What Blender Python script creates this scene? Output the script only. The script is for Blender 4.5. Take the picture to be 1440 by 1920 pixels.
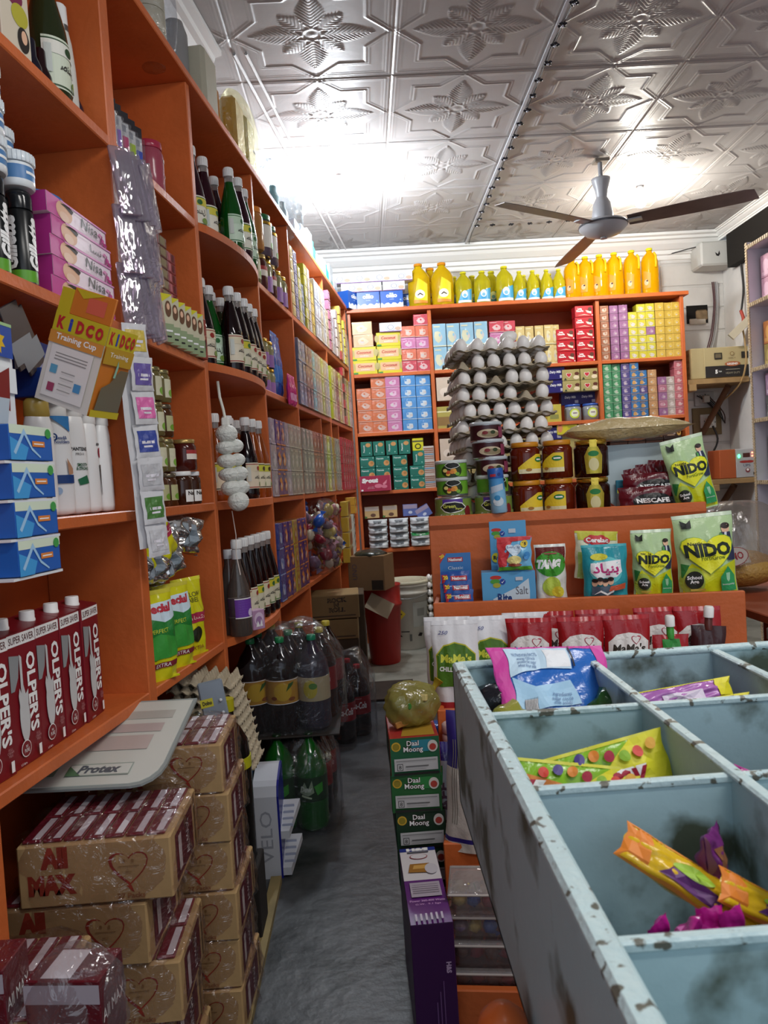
import bpy, math, random
from mathutils import Vector, Matrix
from mathutils.geometry import tessellate_polygon
random.seed(7)
sc = bpy.context.scene
for _o in list(bpy.data.objects): bpy.data.objects.remove(_o)
R = math.radians
# ------------------------------------------------------------------ camera, world, lights, exposure
CAM = Vector((0, 0, 1.10))
YAW, PITCH, ROLL, FPX = -.0237, -.0377, -.0613, 1422.0
cd = bpy.data.cameras.new('camera'); cam = bpy.data.objects.new('camera', cd); sc.collection.objects.link(cam)
fw = Vector((-math.sin(YAW)*math.cos(PITCH), math.cos(YAW)*math.cos(PITCH), math.sin(PITCH)))
r0 = Vector((math.cos(YAW), math.sin(YAW), 0)); u0 = r0.cross(fw)
rr = math.cos(ROLL)*r0+math.sin(ROLL)*u0; uu = -math.sin(ROLL)*r0+math.cos(ROLL)*u0
mm = Matrix((rr, uu, -fw)).transposed().to_4x4(); mm.translation = CAM; cam.matrix_world = mm
cd.sensor_fit = 'VERTICAL'; cd.sensor_height = 24; cd.lens = FPX/1920*24; cd.clip_start = .02
cd.dof.use_dof = True; cd.dof.focus_distance = 2.1; cd.dof.aperture_fstop = 10
sc.camera = cam
sc.view_settings.view_transform = 'Standard'; sc.view_settings.look = 'None'
sc.view_settings.gamma = 1; sc.view_settings.use_curve_mapping = False
sc.view_settings.exposure = 0.18
w = bpy.data.worlds.new('world'); sc.world = w; w.use_nodes = True
w.node_tree.nodes['Background'].inputs[0].default_value = (.75, .85, 1, 1)
w.node_tree.nodes['Background'].inputs[1].default_value = .7
def lamp(name, kind, loc, energy, col, size=.1, rot=None, sy=None):
    d = bpy.data.lights.new(name, kind); d.energy = energy; d.color = col
    if kind == 'AREA':
        d.size = size
        if sy: d.shape = 'RECTANGLE'; d.size_y = sy
    else: d.shadow_soft_size = size
    o = bpy.data.objects.new(name, d); sc.collection.objects.link(o); o.location = loc
    if rot: o.rotation_euler = rot
    return o
# shop ceiling tube light above and behind the camera, and the daylight of the open shop front
lamp('split_tube_light', 'AREA', (1.25, .85, 2.68), 19, (1, .97, .93), .9, (0, R(10), 0), .12)
lamp('split_tube_light', 'AREA', (.75, -.25, 2.68), 15, (1, .97, .93), .9, (0, R(0), 0), .12)  # one tube split in two, this half added to brighten the tray walls
lamp('shop_front_daylight', 'AREA', (.6, -1.4, 1.5), 9, (.85, .92, 1), 2.2, (R(90), 0, 0), 2.2)
lamp('bulb_glow_left', 'POINT', (-.035, 4.12, 2.56), 62, (.86, .93, 1), .05)
lamp('bulb_glow_right', 'POINT', (1.74, 4.52, 2.60), 30, (1, .96, .86), .05)

# ------------------------------------------------------------------ materials
def lin(c): c /= 255; return c/12.92 if c <= .04045 else ((c+.055)/1.055)**2.4
def hexc(h): return tuple(lin(int(h[i:i+2], 16)) for i in (0, 2, 4))+(1,)
MC = {}
def M(h, rough=.5, metal=0, film=0, trans=0, emit=0, var=0, vs=8, h2=None, bump=0, bs=40, spec=.5, ior=1.45):
    key = (h, rough, metal, film, trans, emit, var, vs, h2, bump, bs, spec)
    if key in MC: return MC[key]
    m = bpy.data.materials.new('mat_'+h); m.use_nodes = True; nt = m.node_tree; n = nt.nodes; l = nt.links
    p = n['Principled BSDF']; p.inputs['Base Color'].default_value = hexc(h)
    p.inputs['Roughness'].default_value = rough; p.inputs['Metallic'].default_value = metal
    p.inputs['Specular IOR Level'].default_value = spec; p.inputs['IOR'].default_value = ior
    if trans: p.inputs['Transmission Weight'].default_value = trans
    if emit:
        p.inputs['Emission Color'].default_value = hexc(h); p.inputs['Emission Strength'].default_value = emit
    if var or h2 or bump or film:
        tc = n.new('ShaderNodeTexCoord')
    if var or h2:
        nz = n.new('ShaderNodeTexNoise'); nz.inputs['Scale'].default_value = vs; nz.inputs['Detail'].default_value = 5
        l.new(tc.outputs['Object'], nz.inputs['Vector'])
        r = n.new('ShaderNodeValToRGB'); l.new(nz.outputs['Fac'], r.inputs[0])
        c1 = hexc(h); c2 = hexc(h2) if h2 else tuple(x*(1-var) for x in c1[:3])+(1,)
        r.color_ramp.elements[0].position = .5-(.12 if not h2 else .04); r.color_ramp.elements[1].position = .66
        r.color_ramp.elements[0].color = c1; r.color_ramp.elements[1].color = c2
        l.new(r.outputs[0], p.inputs['Base Color'])
    if bump:
        nb = n.new('ShaderNodeTexNoise'); nb.inputs['Scale'].default_value = bs; nb.inputs['Detail'].default_value = 4
        l.new(tc.outputs['Object'], nb.inputs['Vector'])
        b = n.new('ShaderNodeBump'); b.inputs['Strength'].default_value = bump; b.inputs['Distance'].default_value = .01
        l.new(nb.outputs['Fac'], b.inputs['Height']); l.new(b.outputs[0], p.inputs['Normal'])
    if film:   # a creased clear cellophane over the print
        p.inputs['Coat Weight'].default_value = film; p.inputs['Coat Roughness'].default_value = .12
        nb = n.new('ShaderNodeTexNoise'); nb.inputs['Scale'].default_value = 38; nb.inputs['Detail'].default_value = 3
        nb.inputs['Distortion'].default_value = 1.5
        l.new(tc.outputs['Object'], nb.inputs['Vector'])
        b = n.new('ShaderNodeBump'); b.inputs['Strength'].default_value = .9; b.inputs['Distance'].default_value = .012
        l.new(nb.outputs['Fac'], b.inputs['Height']); l.new(b.outputs[0], p.inputs['Coat Normal'])
    MC[key] = m; return m
def FILM(h='ffffff', fac=.16, rough=.14, bs=30, dens=0.0):
    fac *= .35; rough *= .7; bs *= .6
    key = ('film', h, fac, rough, bs, dens)
    if key in MC: return MC[key]
    m = bpy.data.materials.new('clear_film'); m.use_nodes = True; nt = m.node_tree; n = nt.nodes; l = nt.links
    n.remove(n['Principled BSDF']); out = n['Material Output']
    tr = n.new('ShaderNodeBsdfTransparent'); tr.inputs[0].default_value = hexc(h)
    gl = n.new('ShaderNodeBsdfGlossy'); gl.inputs['Roughness'].default_value = rough
    df = n.new('ShaderNodeBsdfDiffuse'); df.inputs[0].default_value = hexc(h)
    tc = n.new('ShaderNodeTexCoord'); nb = n.new('ShaderNodeTexNoise'); nb.inputs['Scale'].default_value = bs
    nb.inputs['Distortion'].default_value = 2; nb.inputs['Detail'].default_value = 3; l.new(tc.outputs['Object'], nb.inputs['Vector'])
    b = n.new('ShaderNodeBump'); b.inputs['Strength'].default_value = .8; b.inputs['Distance'].default_value = .015
    l.new(nb.outputs['Fac'], b.inputs['Height']); l.new(b.outputs[0], gl.inputs['Normal'])
    lw = n.new('ShaderNodeLayerWeight'); lw.inputs[0].default_value = .35
    ma = n.new('ShaderNodeMath'); ma.operation = 'MULTIPLY_ADD'; ma.inputs[1].default_value = .22; ma.inputs[2].default_value = fac
    l.new(lw.outputs['Facing'], ma.inputs[0])
    mx = n.new('ShaderNodeMixShader'); l.new(ma.outputs[0], mx.inputs[0]); l.new(tr.outputs[0], mx.inputs[1]); l.new(gl.outputs[0], mx.inputs[2])
    m2 = n.new('ShaderNodeMixShader'); m2.inputs[0].default_value = dens; l.new(mx.outputs[0], m2.inputs[1]); l.new(df.outputs[0], m2.inputs[2])
    l.new(m2.outputs[0], out.inputs[0]); MC[key] = m; return m
ORANGE = M('d06a34', .42, var=.2, vs=5, bump=.12, bs=60)
WHITE = M('f2f2f0', .45); BLACK = M('151515', .4); RED = M('b81f2a', .35); DARK = M('201a1a', .5)
CLEAR = FILM(); CARD = M('b18a5c', .75, var=.12, vs=14)
GOLD = M('c9a13a', .25, .9)

# ------------------------------------------------------------------ mesh builder
TXT = {}
def text_mesh(s, bold=0, shear=0):
    k = (s, bold, shear)
    if k in TXT: return TXT[k]
    c = bpy.data.curves.new('t', 'FONT'); c.body = s; c.align_x = 'CENTER'; c.offset = bold; c.shear = shear; c.resolution_u = 2
    c.space_line = .85
    o = bpy.data.objects.new('t', c); sc.collection.objects.link(o)
    dg = bpy.context.evaluated_depsgraph_get(); dg.update(); e = o.evaluated_get(dg); me = e.to_mesh()
    vs = [(v.co.x, v.co.y) for v in me.vertices]; fs = [tuple(p.vertices) for p in me.polygons]
    e.to_mesh_clear(); bpy.data.objects.remove(o); bpy.data.curves.remove(c)
    if not vs: vs = [(0, 0)]
    xs = [v[0] for v in vs]; ys = [v[1] for v in vs]
    cx, cy = (min(xs)+max(xs))/2, (min(ys)+max(ys))/2; W = max(xs)-min(xs) or 1; H = max(ys)-min(ys) or 1
    TXT[k] = ([((x-cx)/W, (y-cy)/H) for x, y in vs], fs, W/H); return TXT[k]
class PB:
    def __init__(s): s.v = []; s.f = []; s.m = []; s.sm = []; s.mats = []; s.T = None
    def mi(s, m):
        if m not in s.mats: s.mats.append(m)
        return s.mats.index(m)
    def add(s, vs, fs, mat, smooth=False):
        b = len(s.v)
        if s.T: vs = [tuple(s.T @ Vector(v)) for v in vs]
        s.v += [tuple(v) for v in vs]
        one = not isinstance(mat, list)
        if one: k = s.mi(mat)
        for i, f in enumerate(fs):
            s.f.append(tuple(b+j for j in f)); s.m.append(k if one else s.mi(mat[i])); s.sm.append(smooth)
        return s
    def box(s, x0, x1, y0, y1, z0, z1, mat, c=0, top=None, side=None):
        if c == 0:
            vs = [(x, y, z) for z in (z0, z1) for y in (y0, y1) for x in (x0, x1)]
            fs = [(0, 2, 3, 1), (4, 5, 7, 6), (0, 1, 5, 4), (2, 6, 7, 3), (0, 4, 6, 2), (1, 3, 7, 5)]
            ms = [mat, top or mat, mat, mat, side or mat, side or mat]
            return s.add(vs, fs, ms)
        vs = []; X = (x0, x1); Y = (y0, y1); Z = (z0, z1); idx = {}
        for i in (0, 1):
            for j in (0, 1):
                for k in (0, 1):
                    sx, sy, sz = 1-2*i, 1-2*j, 1-2*k
                    for a in range(3):
                        idx[i, j, k, a] = len(vs)
                        p = [X[i]+sx*c, Y[j]+sy*c, Z[k]+sz*c]; p[a] = (X[i], Y[j], Z[k])[a]; vs.append(tuple(p))
        fs = []; ms = []
        for a in range(3):
            o = [q for q in range(3) if q != a]
            for e in (0, 1):
                q = []
                for (p1, p2) in ((0, 0), (1, 0), (1, 1), (0, 1)):
                    t = [0, 0, 0]; t[a] = e; t[o[0]] = p1; t[o[1]] = p2; q.append(idx[t[0], t[1], t[2], a])
                fs.append(tuple(q)); ms.append((top if (a == 2 and e == 1 and top) else (side if a == 0 and side else mat)))
        for a in range(3):      # edges along axis a
            o = [q for q in range(3) if q != a]
            for p1 in (0, 1):
                for p2 in (0, 1):
                    t0 = [0, 0, 0]; t0[o[0]] = p1; t0[o[1]] = p2; t1 = list(t0); t1[a] = 1
                    fs.append((idx[t0[0], t0[1], t0[2], o[0]], idx[t0[0], t0[1], t0[2], o[1]], idx[t1[0], t1[1], t1[2], o[1]], idx[t1[0], t1[1], t1[2], o[0]])); ms.append(mat)
        for i in (0, 1):
            for j in (0, 1):
                for k in (0, 1): fs.append((idx[i, j, k, 0], idx[i, j, k, 1], idx[i, j, k, 2])); ms.append(mat)
        return s.add(vs, fs, ms)
    def lathe(s, prof, mat, seg=20, sx=1, sy=1, cx=0, cy=0, z0=0, smooth=True, wob=0):
        """prof: list of (radius, height[, material of the band above])"""
        vs = []; fs = []; ms = []; cur = mat
        for i, p in enumerate(prof):
            for k in range(seg):
                a = 2*math.pi*k/seg; r = p[0]*(1+(wob*math.sin(5*a+i) if wob else 0))
                vs.append((cx+r*sx*math.sin(a), cy-r*sy*math.cos(a), z0+p[1]))
        for i in range(len(prof)-1):
            if len(prof[i]) > 2 and prof[i][2] is not None: cur = prof[i][2]
            for k in range(seg):
                k2 = (k+1) % seg
                fs.append((i*seg+k, i*seg+k2, (i+1)*seg+k2, (i+1)*seg+k)); ms.append(cur)
        s.add(vs, fs, ms, smooth)
        n = len(prof)
        if prof[-1][0] > 1e-5: s.add([vs[(n-1)*seg+k] for k in range(seg)], [tuple(range(seg))], cur)
        if prof[0][0] > 1e-5: s.add([vs[k] for k in range(seg)], [tuple(reversed(range(seg)))], ms[0])
        return s
    def grid(s, fn, nu, nv, mat, smooth=True, closeu=False):
        vs = [fn(i/nu, j/nv) for j in range(nv+1) for i in range(nu+1)]
        fs = []; ms = []
        for j in range(nv):
            for i in range(nu):
                a = j*(nu+1)+i; fs.append((a, a+1, a+nu+2, a+nu+1)); ms.append(mat((i+.5)/nu, (j+.5)/nv) if callable(mat) else mat)
        return s.add(vs, fs, ms, smooth)
    def tube(s, pts, r, mat, seg=6, taper=None):
        pts = [Vector(p) for p in pts]; vs = []; fs = []; prev = None
        for i, p in enumerate(pts):
            d = (pts[min(i+1, len(pts)-1)]-pts[max(i-1, 0)]).normalized()
            a = Vector((0, 0, 1)) if abs(d.z) < .9 else Vector((1, 0, 0))
            if prev: a = prev
            x = d.cross(a).normalized(); y = x.cross(d).normalized(); prev = y
            rad = r if not taper else r*taper[i]
            for k in range(seg):
                t = 2*math.pi*k/seg; vs.append(p+x*math.cos(t)*rad+y*math.sin(t)*rad)
        for i in range(len(pts)-1):
            for k in range(seg): fs.append((i*seg+k, i*seg+(k+1) % seg, (i+1)*seg+(k+1) % seg, (i+1)*seg+k))
        fs.append(tuple(range(seg))); fs.append(tuple(reversed(range((len(pts)-1)*seg, len(pts)*seg))))
        return s.add(vs, fs, mat, True)
    def ball(s, c, r, mat, seg=12, rings=8, sz=1, sx=1, sy=1, noise=0):
        pr = [(max(1e-6, r*math.sin(math.pi*i/rings)), -r*sz*math.cos(math.pi*i/rings)) for i in range(rings+1)]
        return s.lathe(pr, mat, seg, sx, sy, c[0], c[1], c[2], wob=noise)
    def dec(s, mp, items, tess=0, e0=.0005, de=.00035):
        """flat printed shapes laid on a surface through the map mp(x, y, e)"""
        for n, it in enumerate(items):
            e = e0+de*n; k = it[0]; mat = it[-1] if k != 't' else it[6]
            if k == 'r':
                x0, y0, x1, y1 = it[1:5]; vs = [(x0, y0), (x1, y0), (x1, y1), (x0, y1)]; fs = [(0, 1, 2), (0, 2, 3)]
            elif k == 'e':
                cx, cy, rx, ry = it[1:5]; N = 20
                vs = [(cx, cy)]+[(cx+rx*math.cos(2*math.pi*i/N), cy+ry*math.sin(2*math.pi*i/N)) for i in range(N)]
                fs = [(0, i+1, (i+1) % N+1) for i in range(N)]
            elif k == 'g':      # outline ring between two point lists
                n_ = len(it[1]); vs = list(it[1])+list(it[2]); fs = [(q, (q+1) % n_, n_+(q+1) % n_, n_+q) for q in range(n_)]
            elif k == 'p':
                vs = list(it[1]); tr = tessellate_polygon([[Vector((a, b, 0)) for a, b in vs]]); fs = [tuple(t) for t in tr]
                if sum((vs[i][0]*vs[(i+1) % len(vs)][1]-vs[(i+1) % len(vs)][0]*vs[i][1]) for i in range(len(vs))) < 0: pass
            else:
                _, st, cx, cy, W, Hh, _m = it[:7]; op = it[7] if len(it) > 7 else {}
                tv, fs, asp = text_mesh(st, op.get('b', 0), op.get('sh', 0))
                if W is None: W = Hh*asp
                if Hh is None: Hh = W/asp
                a = op.get('rot', 0); ca, sa = math.cos(a), math.sin(a); arc = op.get('arc', 0)
                vs = []
                for x, y in tv:
                    X, Y = x*W, y*Hh
                    if arc: Y += arc*(1-(2*x)**2)
                    vs.append((cx+X*ca-Y*sa, cy+X*sa+Y*ca))
            if tess and k != 'n':
                V = list(vs); F = []
                st_ = [tuple(f) for f in fs]
                st2 = []
                for f in st_:
                    for q in range(1, len(f)-1): st2.append((f[0], f[q], f[q+1]))
                cache = {}
                while st2:
                    a_, b_, c_ = st2.pop(); L = [(math.dist(V[a_], V[b_]), a_, b_, c_), (math.dist(V[b_], V[c_]), b_, c_, a_), (math.dist(V[c_], V[a_]), c_, a_, b_)]
                    d_, p_, q_, r_ = max(L)
                    if d_ > tess and len(V) < 6000:
                        kk = (min(p_, q_), max(p_, q_))
                        if kk not in cache: cache[kk] = len(V); V.append(((V[p_][0]+V[q_][0])/2, (V[p_][1]+V[q_][1])/2))
                        m_ = cache[kk]; st2 += [(p_, m_, r_), (m_, q_, r_)]
                    else: F.append((a_, b_, c_))
                vs, fs = V, F
            s.add([mp(x, y, e) for x, y in vs], fs, mat)
        return s
    def ob(s, name, parent=None, smooth_all=False):
        me = bpy.data.meshes.new(name); me.from_pydata(s.v, [], s.f)
        for m in s.mats: me.materials.append(m)
        me.polygons.foreach_set('material_index', s.m); me.polygons.foreach_set('use_smooth', s.sm)
        me.validate(clean_customdata=False); me.update()
        o = bpy.data.objects.new(name, me); sc.collection.objects.link(o)
        if parent: o.parent = parent
        return o
# surface maps
def mfront(d): return lambda x, y, e: (x, -d/2-e, y)
def mtop(h): return lambda x, y, e: (x, y, h+e)
def mright(wd): return lambda x, y, e: (wd/2+e, x, y)
def mleft(wd): return lambda x, y, e: (-wd/2-e, -x, y)
def mcyl(r, sx=1, sy=1): return lambda x, y, e: ((r*sx+e)*math.sin(x/r), -(r*sy+e)*math.cos(x/r), y)
def mtab(tab, sx=1, sy=1):      # around a turned body whose radius changes with height
    def f(x, y, e):
        r = tab[0][0]; r_ref = max(t[0] for t in tab)
        for i in range(len(tab)-1):
            if tab[i][1] <= y <= tab[i+1][1]:
                t = (y-tab[i][1])/max(1e-6, tab[i+1][1]-tab[i][1]); r = tab[i][0]*(1-t)+tab[i+1][0]*t; break
        return ((r*sx+e)*math.sin(x/r_ref), -(r*sy+e)*math.cos(x/r_ref), y)
    return f
def mpouch(wd, h, d, seed=0, stand=True, wr=.0022, arch=0):
    def f(x, y, e, side=-1):
        u = max(-1, min(1, x/(wd/2))); v = max(0, min(1, y/h))
        ft = min(1, ((1-v)/.45))**.75
        fb = min(1, (v/.12))**.5 if not stand else .8+.2*min(1, v/.2)
        sd = (1-abs(u)**2.6)**.55 if abs(u) < 1 else 0
        t = d/2*sd*ft*fb
        t += wr*sd*(math.sin(9*u+6*v+seed)+math.sin(17*v-5*u+seed*2)*.7+math.sin(23*u*v+seed*3)*.5)*(.4+ft*.6)*(1 if 0 < v < 1 else .2)
        xx = x*(1-.05*ft*fb)+wr*.6*math.sin(14*v+seed)
        zz = y+arch*(1-u*u)*v
        return (xx, side*(t+e), zz)
    return f
# ------------------------------------------------------------------ things
LABELS = {}
def tag(o, label, cat, group=None, kind=None):
    o['label'] = label; o['category'] = cat
    if group: o['group'] = group
    if kind: o['kind'] = kind
    LABELS.setdefault(label, []).append(o.name); return o
def empty(name):
    o = bpy.data.objects.new(name, None); sc.collection.objects.link(o); o.empty_display_size = .02; return o
def struct(name, pb, label=None):
    o = pb.ob(name); o['kind'] = 'structure'
    if label: o['label'] = label
    return o
def dup(o, parent=None):
    c = o.copy(); sc.collection.objects.link(c)
    if parent: c.parent = parent
    for ch in list(o.children): dup(ch, c)
    return c
PRO = {}; BUILD = {}
def proto(key):
    def d(fn): BUILD[key] = fn; return fn
    return d
def put(key, loc, rz=0, label='', cat='', group=None, tilt=None, scale=None):
    if key not in PRO: o = PRO[key] = BUILD[key]()
    else: o = dup(PRO[key])
    o.location = loc; o.rotation_euler = (tilt[0] if tilt else 0, tilt[1] if tilt else 0, rz)
    if scale: o.scale = scale if not isinstance(scale, (int, float)) else (scale,)*3
    else: o.scale = (1, 1, 1)
    if 'group' in o: del o['group']
    return tag(o, label, cat, group)
ORD = ['', 'first', 'second', 'third', 'fourth', 'fifth', 'sixth', 'seventh', 'eighth', 'ninth', 'tenth', 'eleventh', 'twelfth', 'thirteenth', 'fourteenth', 'fifteenth', 'sixteenth', 'seventeenth', 'eighteenth', 'nineteenth', 'twentieth']
def orn(i, n, a='left', b='right'):
    """words for the i-th (0-based) of n"""
    if n == 1: return ''
    if i == 0: return a+'most'
    if i == n-1: return b+'most'
    return ORD[i+1]+' from '+a
def rown(i, n):
    if n == 1: return 'single row'
    return 'bottom row' if i == 0 else ('top row' if i == n-1 else ORD[i+1]+' row up')
# frame of the slanting left shelving and of the tiered stand
RL = R(82.6)
def L(y, w_=0, z=0): return Vector((-.726+.13*y-w_*.9917, y+w_*.129, z))
RG = -math.atan2(.148, .989)
def G(x, y, z): return Vector((.188+x*.989+y*.148, 2.3-x*.148+y*.989, z))
# ------------------------------------------------------------------ room shell
b = PB()
b.box(-1.6, 3.3, -1.5, 3.85, -.05, 0, M('44474a', .42, h2='1c2022', vs=5.5, bump=.25, bs=25))
b.box(-1.6, 3.3, 3.85, 5.7, -.05, .004, M('8b8a80', .6, h2='6c6b62', vs=5, bump=.2, bs=25))
struct('floor', b)
b = PB(); b.box(-.25, .2, 3.8, 4.15, .004, .012, M('33271f', .8, var=.4)); tag(b.ob('doormat'), 'dark brown flattened mat on the floor before the pale back patch', 'mat')
# pressed ceiling tiles: one embossed sheet of square panels
TS = .61
def tile_h(x, y):
    h = 0; ax, ay = abs(x), abs(y); m = max(ax, ay)
    for c, wd, a in ((.298, .004, .004), (.283, .004, .0035), (.272, .003, .002)): h += a*math.exp(-((m-c)/wd)**2)
    if m > .2995: h -= .004
    s_ = min(m-.2, (ax+ay-.292)/1.414)
    for c, wd, a in ((0, .005, .0055), (.013, .003, .003)): h += a*math.exp(-((s_-c)/wd)**2)
    r = math.hypot(x, y); th = math.atan2(y, x); best = 0
    for k in range(8):
        a = (th-k*math.pi/4+math.pi) % (2*math.pi)-math.pi
        if abs(a) > 1.0: continue
        Lf = .235 if k % 2 == 0 else .165
        p, q = r*math.cos(a), r*math.sin(a)
        if p < .035 or p > Lf: continue
        wv = (.054 if k % 2 == 0 else .046)*math.sin(math.pi*((p-.035)/(Lf-.035))**.8)+1e-4
        if abs(q) < wv:
            t = abs(q)/wv
            best = max(best, .0045*math.sqrt(1-t*t)+.0042*math.sin((p-abs(q)*1.1)*2*math.pi/.0175)*(t**.4)*(1-t**6))
    h += best
    if r < .05: h += .005*math.exp(-((r-.035)/.007)**2)+.006*math.exp(-(r/.015)**2)
    return -h*.62
CEIL = M('b0acaa', .36, bump=.05, bs=30)
def tilefn(u, v):
    x, y = (u-.5)*TS, (v-.5)*TS; return (x, y, tile_h(x, y))
b = PB(); b.grid(tilefn, 140, 140, CEIL)
o = b.ob('ceiling'); o['kind'] = 'structure'; o['label'] = 'white pressed ceiling tiles with leaf rosettes'
o.location = (.215-1.5*TS, 5.605-.5*TS, 2.765)
for nm, off, cnt in (('x', (TS, 0, 0), 7), ('y', (0, -TS, 0), 12)):
    a = o.modifiers.new(nm, 'ARRAY'); a.use_relative_offset = False; a.use_constant_offset = True; a.constant_offset_displace = off; a.count = cnt
WALLW = M('d9d8d6', .7, var=.1, vs=6, bump=.3, bs=14)
b = PB()
b.box(-1.3, 2.75, 5.56, 5.7, 0, 2.78, WALLW)
for k in range(16):      # painted brick courses
    z = .1+k*.165
    b.box(2.26, 2.72, 5.553, 5.56, z, z+.15, WALLW, c=.004)
struct('wall_back', b)
b = PB(); p0, p1 = L(5.7, .27), L(-.9, .27)
b.add([(p0.x, p0.y, 0), (p1.x, p1.y, 0), (p1.x, p1.y, 2.78), (p0.x, p0.y, 2.78), (p0.x-.1, p0.y, 0), (p1.x-.1, p1.y, 0), (p1.x-.1, p1.y, 2.78), (p0.x-.1, p0.y, 2.78)],
      [(0, 1, 2, 3), (7, 6, 5, 4), (0, 3, 7, 4), (1, 5, 6, 2)], WALLW); struct('wall_left', b)
b = PB(); b.box(2.72, 2.85, -1.5, 5.7, 0, 2.5, WALLW); b.box(2.655, 2.85, -1.5, 5.35, 2.47, 2.78, M('17130f', .9)); struct('wall_right', b)  # near-black box paints in the dark gap above the shelving
# moulded cornices: stepped profile swept along the wall
COR = M('ececea', .5)
PROF = [(0, 0), (.15, 0), (.15, -.018), (.125, -.024), (.12, -.04), (.1, -.045), (.085, -.065), (.05, -.095), (.035, -.1), (.033, -.125), (.015, -.13), (.012, -.16), (0, -.165)]
def cornice(name, a, c, nrm, z=2.762, k=1):
    b = PB(); a, c, nrm = Vector(a), Vector(c), Vector(nrm)
    vs = []
    for P in (a, c): vs += [(P.x+nrm.x*q, P.y+nrm.y*q, z+h*k) for q, h in PROF]
    n = len(PROF); fs = [(i, (i+1) % n, n+(i+1) % n, n+i) for i in range(n)]+[tuple(range(n)), tuple(reversed(range(n, 2*n)))]
    b.add(vs, fs, COR); struct(name, b)
cornice('trim_1', (-.3, 5.556, 0), (2.72, 5.556, 0), (0, -1, 0))
a_, c_ = L(2.92, .24), L(.2, .24); cornice('trim_2', a_, c_, (.9917, -.129, 0))
cornice('trim_3', (2.66, 5.5, 0), (2.66, .5, 0), (-.4, 0, 0), k=.4)
b = PB(); a_, c_ = L(5.4, .05), L(2.95, .05)
for q in (0, .045):
    b.tube([(a_.x+q, a_.y, 2.761), (c_.x+q, c_.y, 2.761)], .006, CEIL, 6)
struct('trim_4', b)

# ------------------------------------------------------------------ left shelving (slants along the aisle)
def boardbox(b, s0, s1, y0, y1, z0, z1): b.box(s0, s1, y0, y1, z0, z1, ORANGE, c=.0025)
root = empty('shelving_unit'); root.location = (-.726, 0, 0); root.rotation_euler = (0, 0, RL)
tag(root, 'long orange painted wooden shelving running down the left side of the aisle', 'shelving unit')
DEPTH = .22; K = 1/.9917
LV = [.667, 1.075, 1.485, 1.89]; POSTS = [(.16, .2), (1.105, 1.14), (1.69, 1.73), (2.22, 2.247), (2.88, 2.9), (3.455, 3.475), (4.31, 4.33), (5.14, 5.165)]
for (a, c) in POSTS:
    b = PB(); boardbox(b, a*K, c*K, 0, DEPTH, 0, 2.28); b.ob('side_panel', root)
for i in range(len(POSTS)-1):
    a, c = POSTS[i][1]*K, POSTS[i+1][0]*K
    for z in LV:
        b = PB()
        if i == 3:
            N = 20; bl = lambda t: .05*math.sin(math.pi*min(1, t*1.02))**.75*(1+.1*t)
            top = [(a+(c-a)*k/N, -bl(k/N)) for k in range(N+1)]
            pts = top+[(c, DEPTH), (a, DEPTH)]; n = len(pts)
            vs = [(x, y, z) for x, y in pts]+[(x, y, z-.024) for x, y in pts]
            fs = [tuple(range(n)), tuple(reversed(range(n, 2*n)))]+[(k, n+k, n+(k+1) % n, (k+1) % n) for k in range(n)]
            b.add(vs, fs, ORANGE)
        else: boardbox(b, a, c, 0, DEPTH, z-.024, z)
        b.ob('shelf', root)
for a, c, z0, z1 in ((4.0, 4.015, 1.075, 1.46), (4.56, 4.575, 1.075, 1.46)):
    b = PB(); boardbox(b, a*K, c*K, .0, DEPTH, z0, z1); b.ob('divider', root)
b = PB(); boardbox(b, .16*K, 5.2*K, -.012, DEPTH, 2.28, 2.303); b.ob('top_board', root)
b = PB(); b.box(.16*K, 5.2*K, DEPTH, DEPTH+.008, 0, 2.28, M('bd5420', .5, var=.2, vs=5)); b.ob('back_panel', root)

# ------------------------------------------------------------------ back shelving across the end of the aisle
root = empty('shelving_unit'); root.location = (0, 5.2, 0)
tag(root, 'orange wooden shelving across the end wall below the row of cooking oil', 'shelving unit')
BP = [(-.045, -.025), (.5, .525), (1.655, 1.68), (2.24, 2.265)]; BD = .33; BL = [.65, 1.05, 1.45, 1.85]
for a, c in BP: b = PB(); boardbox(b, a, c, 0, BD, 0, 2.262); b.ob('side_panel', root)
for i in range(3):
    for z in BL: b = PB(); boardbox(b, BP[i][1], BP[i+1][0], 0, BD, z-.024, z); b.ob('shelf', root)
b = PB(); boardbox(b, -.05, 2.295, -.02, BD, 2.262, 2.288); b.ob('top_board', root)
b = PB(); b.box(-.03, 2.26, BD, BD+.008, 0, 2.262, M('ad481c', .5, var=.2, vs=5)); b.ob('back_panel', root)

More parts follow.
